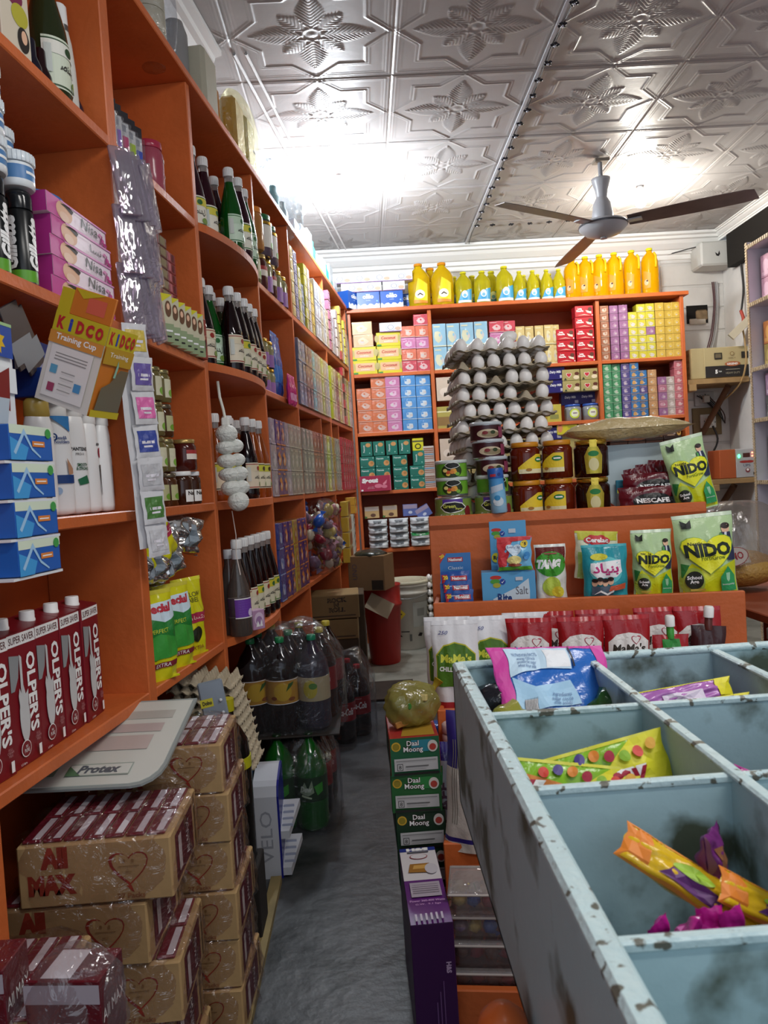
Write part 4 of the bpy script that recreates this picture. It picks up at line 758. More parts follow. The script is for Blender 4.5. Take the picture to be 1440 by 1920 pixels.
# third shelf: foam cans, cream jars, pink boxes, blue lidded jar
for i, (y, w_) in enumerate(((1.295, .035), (1.345, .085), (1.372, .032), (1.425, .08))):
    PL('foam', y, w_, S3, 'black and green shaving foam can, %s' % ['nearest the camera in front', 'behind the two front cans, nearer', 'second in the front row', 'behind, next to the pink boxes'][i], 'shaving foam can', 'shaving foam cans')
for i, (y, w_, z) in enumerate(((1.30, .04, .172), (1.30, .04, .234), (1.305, .045, .296), (1.375, .035, .172), (1.40, .085, .172), (1.40, .085, .234), (1.345, .085, .296), (1.345, .085, .358))):
    PL('cream_jar', y, w_, S3+z, 'white cream jar with blue band stacked on the shaving foam cans, %s' % ['near column bottom', 'near column middle', 'near column top', 'alone at front', 'far back column bottom', 'far back column upper', 'rear column lower', 'topmost of all'][i], 'jar', 'white and blue cream jars on the foam cans')
for i in range(5): PL('nisa' if i not in (0, 3) else 'nisa_ar', 1.545+.006*(i % 2)-.008*(i == 4), .03, S3+.0375*i, 'pink and white cream box with a lying figure, %s of the stack of five' % ['lowest', 'second', 'middle', 'fourth', 'topmost'][i], 'box', 'pink cream boxes stack', dr=R(-1+i*.6), scale=(1.42, 1, 1))
PL('big_jar', 1.60, .145, S3, 'large clear jar with blue lid and yellow oval label behind pink boxes', 'jar', scale=1.25)
PL('sy_olive', 1.585, .07, S4, 'amber olive syrup bottle with yellow and green label on the top left shelf', 'bottle', scale=1.12)
@proto('lotion')
def _():
    r = empty('lotion_bottle'); b = PB(); b.lathe([(.022, 0), (.025, .004), (.024, .12), (.021, .17), (.016, .2)], M('dcdcd4', .35), 22); b.ob('body', r)
    b = PB(); b.lathe([(.017, 0), (.017, .04), (.014, .044)], M('efefec', .3), 20, z0=.205); b.lathe([(.0175, 0), (.0175, .012)], M('8a8a88', .3, .8), 20, z0=.195); b.ob('cap', r); return r
PL('lotion', 1.645, .065, S4, 'slim white bottle with grey collar beside the amber one, leaning', 'bottle', tilt=(0, R(-3)))
@proto('cosmetic')
def _():
    r = empty('cosmetic_box'); b = PB(); b.box(-.035, .035, -.02, .02, 0, .13, M('d8cdb8', .4), c=.002); b.dec(mfront(.04), [('e', .0, .1, .02, .018, M('7a2a4a')), ('e', .01, .07, .02, .02, M('b8b03a')), ('e', .015, .03, .014, .022, M('2a2420')), ('e', .017, .035, .007, .012, SKIN)]); b.ob('body', r); return r
PL('cosmetic', 1.375, .03, S4, 'cream box with purple and green print at the top left edge', 'box', dr=R(-10))
for i, (y, c) in enumerate(((1.50, '1c1a2a'), (1.535, '241014'), (1.66, '201c30'))):
    b = PB(); b.lathe([(.02, 0), (.022, .01), (.02, .05), (.012, .07), (.011, .1), (.009, .104)], M(c, .15), 16); b.ball((.0, -.018, .03), .011, M('c84a4a', .3)); o = b.ob('nail_polish_bottle'); o.location = L(y, .06, S4); tag(o, 'small dark cosmetic bottle on the top left shelf, %s' % ['behind the cream box', 'in front of the amber bottle', 'behind the slim white bottle'][i], 'bottle', 'small dark bottles top left')
# bay 1
@proto('brush')
def _():
    r = empty('blister_pack'); b = PB(); b.box(-.02, .02, -.001, .001, 0, .135, M('c9ccd0', .25), c=.0005); b.dec(lambda x, y, e: (x, -.001-e, y), [('r', -.02, .11, .02, .135, M('26242a')), ('r', -.014, .09, .012, .105, M('8a8f9a'))]); b.ob('card', r)
    b = PB(); b.box(-.014, .016, -.016, -.001, .01, .105, FILM(fac=.25), c=.002); b.ob('blister', r)
    b = PB(); b.box(-.006, .01, -.013, -.003, .03, .075, M('3a56c0', .3), c=.002); b.ob('shaver', r); return r
for i, y in enumerate((1.80, 1.83, 1.87, 1.91, 1.95)):
    o = PL('brush', y, .05, S4, 'clear blister pack with dark header beside pink jar, %s of five' % orn(i, 5, 'near', 'far'), 'blister pack', 'blister packs on the upper shelf', dr=R(-28+2*i), scale=(1.2, 1, 1.08))
    sh_ = [c for c in o.children if c.name.startswith('shaver')][0]; sh_.data = sh_.data.copy(); sh_.data.materials.clear(); sh_.data.materials.append(M(['c8506a', '8a6ac0', 'c04a7a', 'a8c83a', '3a56c0'][i], .3))
PL('pink_jar', 2.055, .06, S4, 'translucent pink plastic jar with white stickers', 'jar', scale=.98)
BUILD['red_pack'] = lambda: boxpro('snack_packet', .055, .05, .028, M('8a2036', .35, film=.8), [('r', -.025, .004, -.01, .024, M('c0707a')), ('r', .0, .004, .014, .024, M('5a1a28'))], top=[('r', -.02, -.02, .02, .02, M('c0808a'))])
BUILD['red_pack2'] = lambda: boxpro('snack_packet', .055, .05, .028, M('5a2a2a', .35, film=.8), [('r', -.02, .004, .015, .024, M('8a8060'))])
for c in range(4):
    for k in range(11 if c != 3 else 10):
        PL('red_pack2' if c == 2 else 'red_pack', 1.955+.057*c, .068, S3+.0285*k, 'small cellophaned %s packet, %s stack, %s' % ('dark' if c == 2 else 'crimson', orn(c, 4, 'near', 'far'), rown(k, 11 if c != 3 else 10)), 'packet', 'crimson packets stacked behind the hair colour boxes')
for i in range(6): PL('hair_box', 1.935+.046*i, .008, S3, 'hair colour box with yellow corner and black side, %s of six' % orn(i, 6, 'near', 'far'), 'box', 'hair colour boxes in a row', dr=R(-30), scale=(.78, .78, .92))
PL('red_slim', 2.19, .015, S3, 'red brown hair colour box at the far end of the row', 'box', dr=R(-10))
# bay 1 second shelf jars
for c in range(2):
    for k in range(4): PL('pickle' if k < 1 or (k == 2 and c) else 'pickle_green', 1.935+.058*c, .05, S2+.0895*k, 'small pickle jar in the %s column, %s' % (['near', 'far'][c], rown(k, 4)), 'jar', 'pickle jars stacked four high')
PL('choc_spread', 2.058, .035, S2, 'chocolate spread jar with white lid, nearer of two', 'jar', 'chocolate spread jars'); PL('choc_spread', 2.122, .035, S2, 'chocolate spread jar with white lid, farther of two', 'jar', 'chocolate spread jars')
PL('jam', 2.092, .035, S2+.0925, 'jam jar with red banded label standing on the chocolate spread jars', 'jar')
PL('jam', 2.105, .11, S2, 'dark jam jar behind the chocolate spread jars, lower', 'jar'); PL('jam', 2.105, .11, S2+.087, 'dark jam jar behind the chocolate spread jars, upper', 'jar')
# bay 1 lowest shelf
PL('tea_pack', 1.80, .035, S1, 'yellow tea pack with green hill picture and foil edge, nearer of two', 'tea pack', dr=R(-30), scale=(1.08, 1, 1.06)); PL('tea_pack', 1.93, .04, S1, 'yellow tea pack with green hill picture, farther of two', 'tea pack', dr=R(-28), scale=(1.08, 1, 1.06))
PL('yellow_label', 2.06, .045, S1, 'bright yellow tea pack with dark red band and black oval', 'tea pack', dr=R(-22), scale=1.05)
for i, (y, z, a) in enumerate(((1.80, .9, 0), (1.93, .90, 20), (2.02, .955, -14))): PL('foil_pack', y, .04, z-.005, 'crumpled silver foil pack lying on the yellow tea packs, %s' % ['near the sachet strip', 'the middle one', 'the highest one'][i], 'foil pack', 'silver foil packs', dr=R(-20), tilt=(R(8), R(-a)), scale=(1.1, 1.1, 1.0))
PL('lay_pack', 1.86, .03, .93, 'yellow pack with dark red band lying slanted on top of the pile', 'tea pack', tilt=(R(5), R(-28)), dr=R(-14), scale=(1.25, 1.2, .95)); PL('lay_pack', 1.83, .07, .90, 'yellow pack half hidden below the slanted one', 'tea pack', tilt=(0, R(-60)), dr=R(-20), scale=(1, 1, .6))
# sachet strip hanging down the post
r = empty('sachet_strip'); r.location = L(1.645, -.045, 1.472); r.rotation_euler = (0, R(-3), RL-R(30)); tag(r, 'long hanging strip of white sachets with coloured prints on the post', 'sachet strip')
cols = ['c8b04a', '6a5aa0', 'd86aa8', '3a4a9a', 'b9b9bc', '4a7a3a', 'c2c2c6']
for k, c in enumerate(cols):
    h_ = .0715; wd_ = .062
    mp = mpouch(wd_, h_, .008, k*1.7, False, .0012); b = PB(); wm = M('cfcfd2', rough=.25, bump=.2)
    b.grid(lambda u, v: mp((u-.5)*wd_, v*h_, 0, -1), 12, 10, wm); b.grid(lambda u, v: mp((.5-u)*wd_, v*h_, 0, 1), 12, 10, wm)
    b.dec(mp, [('r', -.024, .012, .024, .058, M(c, .4)), ('r', -.016, .03, .016, .036, M('e0dce4')), ('r', -.012, .022, .01, .026, M('e0dce4'))], tess=.01, e0=.001)
    s_ = b.ob('sachet', r); s_.location = (.004*math.sin(k), .002*math.cos(k*2), -h_*(k+1)); s_.rotation_euler = (R(4*math.sin(k*2)), 0, R(6*math.sin(k*1.3)))
b = PB(); mp = mpouch(.05, .46, .006, 3, False, .002); b.grid(lambda u, v: mp((u-.5)*.05, v*.46, 0, -1), 6, 30, wm); o = b.ob('rear_strip', r); o.location = (-.018, .012, -.48)
for k in range(3):
    r = empty('plastic_sleeve_bundle'); r.location = L(1.685, -.02, 1.862-.125*k); r.rotation_euler = (0, 0, RL-R(10)); tag(r, 'bundle of clear empty plastic sleeves hanging on the post, %s of three' % ['upper', 'middle', 'lower'][k], 'plastic sleeves', 'clear sleeve bundles on the post')
    for q in range(5):
        b = PB(); b.box(-.024, .024, -.004, .004, -.15, 0, FILM('d8d0dc', .4, .1, 8, .16), c=.002); o = b.ob('sleeve', r)
        o.location = (.016*q, -.005*q, -.004*q); o.rotation_euler = (R(-6+3*q), R(-6-5*q+k*2), R(-30+8*q))
# bay 2 syrup bottles
def row(ps, z, keys, desc, grp):
    for i, (x, y) in enumerate(ps): put(keys[i], (x, y, z), RL+R(-30+(i*37 % 40)-10), '%s, %s, %s' % (desc[keys[i]], ['nearest', 'second nearest', 'third nearest', 'fourth nearest', 'fifth nearest', 'sixth nearest', 'seventh nearest', 'eighth nearest', 'ninth nearest'][i], grp), 'syrup bottle', 'syrup bottles on the '+grp)
DS = {'sy_purple': 'purple syrup bottle with yellow topped label', 'sy_green': 'bright green syrup bottle with pale label', 'sy_brown': 'red brown syrup bottle with cream label', 'sy_dark': 'nearly black syrup bottle with cream label', 'sy_amber': 'amber syrup bottle with pale label', 'sy_yellow': 'dark syrup bottle with yellow topped label', 'sy_olive': 'olive syrup bottle with pale label'}
row([(-.475, 2.40), (-.455, 2.484), (-.468, 2.56), (-.45, 2.64), (-.388, 2.575), (-.372, 2.66), (-.368, 2.76)], S4, ['sy_purple', 'sy_purple', 'sy_purple', 'sy_purple', 'sy_green', 'sy_purple', 'sy_green'], DS, 'uppermost curved shelf')
row([(-.467, 2.494), (-.475, 2.575), (-.458, 2.655), (-.405, 2.515), (-.394, 2.60), (-.384, 2.683), (-.379, 2.762), (-.372, 2.84), (-.474, 2.40)], S3, ['sy_green', 'sy_green', 'sy_olive', 'sy_dark', 'sy_yellow', 'sy_dark', 'sy_dark', 'sy_dark', 'sy_dark'], DS, 'third curved shelf')
row([(-.452, 2.60), (-.462, 2.69), (-.407, 2.69), (-.396, 2.77), (-.385, 2.85), (-.455, 2.78), (-.446, 2.862), (-.478, 2.50)], S2, ['sy_amber', 'sy_amber', 'sy_dark', 'sy_amber', 'sy_amber', 'sy_amber', 'sy_amber', 'sy_amber'], DS, 'second curved shelf')
row([(-.413, 2.385), (-.405, 2.462), (-.396, 2.54), (-.387, 2.618), (-.378, 2.695), (-.37, 2.772)], S1, ['sy_dark', 'sy_dark', 'sy_yellow', 'sy_dark', 'sy_yellow', 'sy_yellow'], DS, 'lowest curved shelf')
put('clear_bottle', (-.432, 2.335, S1), RL-R(20), 'clear bottle with purple label next to the post, behind', 'bottle'); put('clear_bottle', (-.40, 2.30, S1), RL-R(30), 'clear bottle with purple label next to the post, in front', 'bottle')
reg('pinkbox', 'snack_box', .05, .035, .065, M('b890b4', .35, film=.6), [('e', .0, .035, .019, .022, M('d8c0d8')), ('e', .0, .03, .013, .014, M('a07aa8')), ('p', [(-.014, .01), (-.006, .03), (.002, .01)], W), ('p', [(.002, .01), (.008, .034), (.014, .01)], W)])
put('pinkbox', (-.368, 2.385, S1), RL-R(35), 'small pink and white box in front of the dark bottles', 'box', scale=.95)
# string of white wound balls
r = empty('string_of_thread_balls'); r.scale = (.86, .86, .9); r.location = L(2.23, -.03, 1.425); tag(r, 'hanging string of white wound thread balls on the orange post', 'thread balls')
b = PB(); b.tube([(0, 0, 0), (.003, 0, -.05), (.012, 0, -.09), (.016, 0, -.12)], .005, M('dcdccf', .7), 8); b.box(.004, .03, -.013, .013, -.145, -.118, M('e2e2da', .6), c=.004); b.ob('cord', r)
b = PB(); b.tube([(.02, -.01, -.42), (.026, 0, -.5), (.022, 0, -.56), (.032, 0, -.63)], .0016, M('dcd0c8', .7), 6); b.ob('cord_end', r)
WB = M('dddfd8', .6, bump=.6, bs=90)
for k, (x, yy, z, rad, sz) in enumerate(((.018, -.002, -.17, .037, .8), (.012, 0, -.214, .034, .68), (.044, .014, -.21, .026, .85), (.014, 0, -.258, .035, .66), (.047, .014, -.255, .026, .8), (.018, 0, -.302, .037, .62), (.05, .012, -.3, .03, .8), (.022, 0, -.346, .036, .72), (.052, .012, -.345, .03, .8), (.042, .002, -.39, .036, .9))):
    b = PB(); b.ball((x, yy, z), rad, WB, 32, 16, sz)
    for q in range(3): b.tube([(x+(rad*1.015)*math.cos(t)*math.cos(q*.4-.4), yy-(rad*1.015)*math.sin(t), z+rad*sz*.25*math.cos(t)*math.sin(q*1.2-1)) for t in [2*math.pi*i/20 for i in range(21)]], .0011, WB, 5)
    b.ob('thread_ball', r)
# bay 3
PL('orange_cup', 2.97, .03, S4+.135, 'clear orange plastic tumbler stack on the jars beside the last syrup bottle', 'tumbler', scale=1.15); PL('green_jar', 3.07, .03, S4+.135, 'green lidded jar with white and purple label standing on jars, nearer', 'jar', scale=1.1); PL('green_jar', 3.2, .04, S4+.135, 'green lidded jar with white and purple label standing on jars, farther', 'jar', scale=1.1)
for i, y in enumerate((2.945, 3.02, 3.09, 3.17, 3.26, 3.35)): PL(['pickle_green', 'jam', 'gold_jar', 'jam', 'gold_jar', 'gold_jar'][i], y, .035, S4, 'small glass jar at the front of the shelf of jars, %s' % orn(i, 6, 'near', 'far'), 'jar', 'glass jars under the green lidded jar', scale=(1.15, 1.15, [1.55, 1.55, 1.25, 1.55, 1.25, 1.25][i]))
for i, y in enumerate((2.95, 3.03, 3.11)):
    for k in range(2): PL('gold_jar', y, .05, S3+.11*k, 'gold lidded jar with purple label, %s, %s' % (orn(i, 3, 'near', 'far'), rown(k, 2)), 'jar', 'gold lidded jars stacked two high')
PL('blue_chips', 3.19, .03, S3, 'tall blue snack pack beside the gold lidded jars, nearer', 'snack pack'); PL('blue_chips', 3.27, .04, S3, 'tall blue snack pack beside the gold lidded jars, farther', 'snack pack')
for i in range(2): PL('pink_chips', 3.24+.06*i, -.015, S3-.03, 'pink sachet hanging over the shelf edge, %s' % ['nearer', 'farther'][i], 'snack pack', 'pink sachets at the shelf edge')
# walls of stacked packets: (near y, far y, shelf z, rows, column keys, size)
def wall(y0, ks, z, hts, pitch, w_, desc, where, zs=None, depth=0):
    for c, k in enumerate(ks):
        n = hts[c % len(hts)]
        for q in range(n):
            PL(k, y0+pitch*(c+.5), w_+.008*((c*3) % 3), z+q*zs, '%s, %s of the %s stack, %s' % (desc.get(k, 'wrapped packet'), 'bottom' if q == 0 else ('top' if q == n-1 else ORD[q+1]), ORD[c+1], where), 'packet', 'stacked packets on the '+where, dr=R(random.uniform(-3, 3)))
dd = {'s_yel': 'yellow wrapped box', 's_gold': 'gold wrapped box', 's_indigo': 'indigo wrapped box', 's_violet': 'violet chocolate box', 'w_white': 'clear wrapped whitish packet', 'w_beige': 'beige wrapped packet', 'w_slate': 'slate blue packet', 'w_choc': 'dark brown packet', 'w_teal': 'teal packet', 'w_lime': 'lime packet', 'w_grey': 'grey wrapped packet', 'w_purple': 'purple wafer packet', 'w_clear': 'mauve clear packet', 'w_brown': 'red brown packet', 's_red': 'red wrapped box', 'w_yellow': 'yellow orange packet', 's_pink': 'pink wrapped box', 's_oran': 'orange wrapped box', 's_pale': 'pale wrapped box', 'w_blue': 'blue packet'}
wall(3.48, ['s_gold', 's_indigo', 's_yel', 'w_slate', 's_yel', 's_pale', 's_gold'], S4, [6, 6, 5, 3, 6, 6, 5], .076, .04, dd, 'top level far shelf', zs=.0535)
wall(4.01, ['w_white', 'w_white', 'w_beige', 'w_white'], S4, [3], .078, .03, dd, 'top level end shelf', zs=.101)
wall(4.33, ['w_beige', 's_pink', 'w_white', 'w_clear', 's_pale', 'w_beige', 's_gold', 'w_white', 's_yel', 'w_beige'], S4, [3, 6, 3, 3, 5, 3, 6, 3, 5, 3], .08, .03, dd, 'top level corner shelf', zs=.053 if 0 else .058)
wall(3.48, ['w_slate', 'w_slate', 'w_choc', 'w_choc', 'w_teal', 'w_grey', 'w_beige', 'w_lime', 'w_beige', 'w_white'], S3, [3], .08, .025, dd, 'third level far shelf', zs=.101)
wall(4.34, ['w_lime', 'w_beige', 'w_choc', 'w_lime', 'w_beige', 's_red', 'w_beige', 'w_lime', 'w_white'], S3, [3, 3, 3, 3, 3, 5], .085, .025, dd, 'third level corner shelf', zs=.101)
wall(2.90, ['w_clear', 'w_purple', 'w_purple', 'w_clear', 'w_grey', 'w_grey', 'w_grey'], S2, [3, 3], .078, .03, dd, 'second level middle shelf', zs=.101)
wall(3.48, ['w_grey', 'w_grey', 'w_grey', 'w_brown', 'w_brown', 'w_brown'], S2, [3], .083, .03, dd, 'second level far shelf', zs=.101)
wall(4.02, ['w_grey', 'w_lime', 'w_grey', 'w_yellow', 'w_grey', 'w_grey'], S2, [3], .088, .03, dd, 'second level boxed shelf', zs=.101)
wall(4.58, ['s_red', 's_red', 's_red', 's_red', 's_red', 's_red'], S2, [6], .09, .03, dd, 'second level corner shelf', zs=.0535)
wall(2.91, ['w_blue', 'w_purple', 'w_purple', 'w_yellow', 'w_purple', 'w_purple'], S1, [3], .088, .03, dd, 'lowest level middle shelf', zs=.101)
# lowest far shelf: hanging bag of sweets, yellow strips, white checked packets
@proto('sweet')
def _():
    b = PB(); c = M('a06a70', rough=.2, bump=.5, bs=30); b.ball((0, 0, 0), .028, c, 10, 7, .7, noise=.12); b.add([(-.045, -.01, .01), (-.02, 0, 0), (-.045, .01, -.012)], [(0, 1, 2)], c); b.add([(.045, -.01, .01), (.02, 0, 0), (.045, .01, -.012)], [(0, 1, 2)], c); return b.ob('wrapped_sweet')
SWC = [M(c, rough=.2, bump=.4, bs=30) for c in ('a86a70', '6a4a3a', 'b08a98', '8a2a3a', 'c0b8a0', '2a5ab0', '7a6a80', 'b8b060')]
random.seed(11); SWM = {}
for i in range(64):
    y = random.uniform(3.53, 4.15); z = random.uniform(.70, 1.0); o = PL('sweet', y, random.uniform(-.05, .06), z, 'shiny wrapped sweet in the clear bag on the lowest far shelf', 'sweet', 'wrapped sweets heaped in clear bags', dr=random.uniform(0, 3), tilt=(random.uniform(0, 3), random.uniform(0, 3)), scale=random.uniform(.8, 1.3))
    c = i % 8
    if c:
        if c not in SWM: SWM[c] = o.data.copy(); SWM[c].materials.clear(); SWM[c].materials.append(SWC[c])
        o.data = SWM[c]
def bagfilm(name, rx, ry, rz_, mat, loc, rot, label, cat, seed=0, knot=True, amp=.08, squash=1):
    b = PB()
    def fn(u, v):
        th = 2*math.pi*u; ph = math.pi*v; k = 1+amp*(math.sin(3*th+seed)+.6*math.sin(7*th+5*ph+seed)+.4*math.sin(13*th-9*ph)); s_ = math.sin(ph)**.6
        z = -math.cos(ph); z = z if z < 0 else z*squash
        return (rx*k*s_*math.cos(th), ry*k*s_*math.sin(th), rz_*z)
    b.grid(fn, 40, 24, mat); o = b.ob(name); o.location = loc; o.rotation_euler = rot; tag(o, label, cat); return o
bagfilm('sweets_bag', .3, .09, .19, FILM('f4eef2', .12, .1, 26), L(3.83, -.005, .855), (0, 0, RL), 'clear crinkled bag full of wrapped sweets bulging from the lowest far shelf', 'plastic bag', 2)
BUILD['ystrip'] = lambda: boxpro('snack_packet', .1, .04, .085, M('b59420', .35, film=.7), [('r', -.045, .005, -.01, .08, M('c8b04a')), ('r', .0, .01, .02, .075, M('8a3a1a')), ('r', .025, .01, .045, .075, M('a86a2a'))])
for c in range(2):
    for k in range(4): PL('ystrip', 4.42+.105*c, -.03+.01*c, .655+.0895*k, 'yellow and orange snack pack in a stack at shelf edge, %s column, %s' % (['near', 'far'][c], rown(k, 4)), 'snack pack', 'yellow snack packs stacked at the lowest far shelf')
BUILD['chk'] = lambda: boxpro('snack_packet', .07, .05, .05, M('c9c9bc', .35, film=.6), [('p', [(-.03, .01), (-.01, .03), (0, .02), (-.02, .004)], M('2a4a2a')), ('p', [(.0, .03), (.02, .045), (.03, .03), (.01, .02)], M('24241c'))])
for k in range(5): PL('chk', 4.72, -.01, .667+.051*k, 'white packet with dark green checks in the corner stack, %s' % rown(k, 5), 'packet', 'checked packets in the corner')
BUILD['yflower'] = lambda: boxpro('snack_packet', .07, .06, .05, M('c8922a', .35, film=.6), [('e', 0, .025, .02, .015, M('d8c04a'))])
for k in range(2): PL('yflower', 4.73, -.02, .925+.051*k, 'orange yellow packet on top of the checked packets, %s' % ['lower', 'upper'][k], 'packet', 'orange packets in the corner')
# on top of the left shelving
CREAM = M('cfc7ae', .6)
for k in range(4):
    b = PB(); b.lathe([(.046, 0), (.047, .003), (.047, .052), (.045, .055), (.02, .055), (.02, .05)], CREAM, 24); o = b.ob('paper_roll'); o.location = L(2.12, .06, TOPZ+.056*k); tag(o, 'cream roll in the clear wrapped column on top of shelving, %s' % rown(k, 4), 'roll', 'cream rolls on top of the shelving')
bagfilm('plastic_wrap', .07, .07, .17, FILM('eef0f4', .2, .1, 30), L(2.14, .06, TOPZ+.14), (0, 0, 0), 'clear crinkled plastic wrap around the column of cream rolls', 'plastic wrap', 1, amp=.03)
@proto('tall_pack')
def _():
    b = PB(); b.box(-.05, .05, -.035, .035, 0, .22, M('b4b09c', .45, bump=.1), c=.012); return b.ob('wrapped_stack')
PL('tall_pack', 2.52, .05, TOPZ, 'tall greyish cream wrapped stack on top of the shelving', 'wrapped stack', scale=(1.4, 1, 1)); b = PB(); b.lathe([(.04, 0), (.04, .24), (.03, .27), (.028, .28)], M('a8a8a8', .3, trans=.3), 20); o = b.ob('plastic_jar'); o.location = L(2.44, .1, TOPZ); tag(o, 'greyish jar behind the tall wrapped stack on top of the shelving', 'jar')
b = PB(); b.box(-.05, .05, -.02, .02, 0, .22, M('c07a28', .4), c=.006); o = b.ob('snack_pack'); o.location = L(2.70, .08, TOPZ); o.rotation_euler = (0, 0, RL); tag(o, 'orange pack standing behind the grey stack on top of the shelving', 'snack pack')
for k in range(2):
    b = PB(); b.box(-.06, .06, -.03, .03, 0, .235, M('c8b82c' if k else 'c79a30', .4, film=.9), c=.012); b.dec(mfront(.06), [('r', .01, .12, .05, .128, DARK)]) if k else None
    o = b.ob('snack_pack'); o.location = L(2.86+.15*k, .05, TOPZ); o.rotation_euler = (0, 0, RL); tag(o, ['amber yellow tall pack on top of the shelving, nearer', 'bright yellow tall pack on top of the shelving, farther'][k], 'snack pack')
bagfilm('plastic_wrap', .17, .06, .16, FILM('f6f4e0', .2, .1, 30), L(2.94, .05, TOPZ+.13), (0, 0, RL), 'clear crinkled wrap around the two yellow packs on top', 'plastic wrap', 4, amp=.03)
# thermos like teal items, clear bags, detergent boxes near the lamp
for i, (y, c, h_) in enumerate(((3.45, '5aa4a8', .15), (3.62, 'b4c4c8', .14), (4.3, '2a8a7c', .17), (4.72, '3ac0a8', .16))):
    b = PB(); b.lathe([(.035, 0), (.04, .01), (.04, h_*.7), (.025, h_*.85), (.025, h_)], M(c, .3), 20, 1, .6); o = b.ob('plastic_bottle'); o.location = L(y, .05, TOPZ); o.rotation_euler = (0, 0, RL); tag(o, '%s bottle on top of the shelving %s' % (['dark teal', 'pale grey', 'green teal', 'bright mint'][i], ['in the clear bag', 'just past the clear bag', 'under the glare of the lamp', 'near the end wall']), 'bottle') if 0 else tag(o, ['dark teal bottle in the clear bag on top of the shelving', 'pale grey bottle just past the clear bag on top', 'green teal bottle under the glare of the lamp', 'bright mint bottle on top near the end wall'][i], 'bottle')
bagfilm('plastic_bag', .22, .08, .13, FILM('e8eef2', .22, .1, 20, .12), L(3.5, .02, TOPZ+.1), (0, R(8), RL), 'clear empty plastic bag draped over the front edge of the shelving top', 'plastic bag', 6, amp=.12)
for i, y in enumerate((3.85, 4.02, 4.18, 4.45, 4.6, 4.85, 5.0)):
    b = PB(); b.box(-.06, .06, -.05, .05, 0, .13+.03*(i % 3), M(['c8ccd2', 'd0d4d8', 'b8c4cc'][i % 3], .4, film=.8), c=.004); b.dec(mfront(.1), [('r', -.04, .03, .04, .09, M(['8ab0c0', 'c0c8cc', '7ac0b8'][i % 3]))]); o = b.ob('carton'); o.location = L(y, .08, TOPZ); o.rotation_euler = (0, 0, RL); tag(o, 'pale wrapped carton on top of the far left shelving, %s' % orn(i, 7, 'near', 'far'), 'carton', 'pale cartons on top of the far shelving')
# ------------------------------------------------------------------ goods on the back shelving
BY = 5.2
def PB_(key, x, z, label, cat, group=None, y=.05, dr=0, tilt=None, scale=None): return put(key, (x, BY+y, z), dr, label, cat, group, tilt, scale)
def cols(xs, ks, z, ns, pitch, desc, where, y=.05, name='box'):
    for c, x in enumerate(xs):
        k = ks[c]; n = ns[c]
        for q in range(n):
            kk = k[q % len(k)] if isinstance(k, (list, tuple)) else k
            PB_(kk, x, z+q*pitch, '%s, %s column, %s, %s' % (desc.get(kk, 'wrapped box'), orn(c, len(xs)), rown(q, n), where), name, 'boxes on the '+where, y=y+.006*((c*5+q*3) % 3), dr=R(random.uniform(-2, 2)))
db = {'p_yellow': 'yellow oblong biscuit box', 'p_cream': 'tan biscuit box', 'p_salmon': 'salmon wrapped box', 'p_red': 'red wrapped box', 'p_orange': 'orange wrapped box', 'p_pink': 'mauve pink wrapped box', 'p_blue': 'sky blue wrapped box', 'p_green': 'green biscuit box lying flat', 'p_greenv': 'green biscuit box on end',
      's_brown': 'brown round print box', 's_mauve': 'mauve wrapped box', 's_pink': 'dusty pink wrapped box', 's_yel': 'yellow wrapped box', 's_gold': 'gold wrapped box', 's_green': 'green wrapped box', 's_indigo': 'indigo wrapped box', 's_blue': 'blue wafer box', 's_tan': 'tan wrapped box', 's_rose': 'rose wrapped box', 's_pale': 'pale wrapped box', 's_red': 'red wrapped box', 'p_lblue': 'light blue tall packet', 'p_beige': 'beige tall packet', 'choco': 'red chocolate pie box'}
T4, T3, T2, T1 = 1.85, 1.45, 1.05, .65
cols([.055, .225], [['p_yellow', 'p_yellow', 'p_cream'], 'p_yellow'], T4, [3, 3], .0925, db, 'top left shelf')
PB_('p_cream', .05, T4+.27, 'upper tan biscuit box topping the left yellow column', 'box'); PB_('ricebox', .245, T4+.278, 'violet edged white box on top of the yellow boxes', 'box')
cols([.36, .455], [['p_red', 'p_salmon', 'p_pink', 'p_salmon'], ['p_red', 'p_salmon', 'p_pink', 'p_salmon', 'p_red']], T4, [4, 5], .078, db, 'top left shelf end')
cols([.035, .135, .235, .34, .443], ['p_orange', 'p_orange', 'p_pink', 'p_blue', 'p_blue'], T3, [4, 5, 5, 5, 5], .076, db, 'second left shelf')
cols([.03, .135, .255, .37], ['p_green', 'p_green', 'p_green', 'p_green'], T2, [3, 3, 3, 2], .08, db, 'third left shelf')
cols([.03, .115, .205, .29], ['p_greenv'] * 4, T2+.242, [1, 1, 1, 1], .1, db, 'third left shelf top')
PB_('p_greenv', .385, T2+.16, 'green biscuit box on end under the yellow snack box', 'box'); PB_('yellow_small', .385, T2+.26, 'small yellow snack box above the green boxes', 'box')
PB_('sprout', .075, T2, 'crimson bubble gum box lying in front of the green boxes', 'box', y=-.03)
for k in range(3): PB_('price_display', .455, T2+.096*k, 'pale sachet display card with brown rows, %s' % rown(k, 3), 'display card', 'sachet display cards', y=.03)
for i in range(2): PB_('soap', .04+.125*i, T1+.215, 'tan soap box with shiny top above the wipes, %s' % orn(i, 2), 'soap box', 'tan soap boxes')
PB_('soap_blue', .305, T1+.215, 'blue soap box standing upright above the wipes', 'soap box'); PB_('soap_blue', .415, T1+.2, 'blue soap box tipped on its corner', 'soap box', tilt=(0, R(-28)))
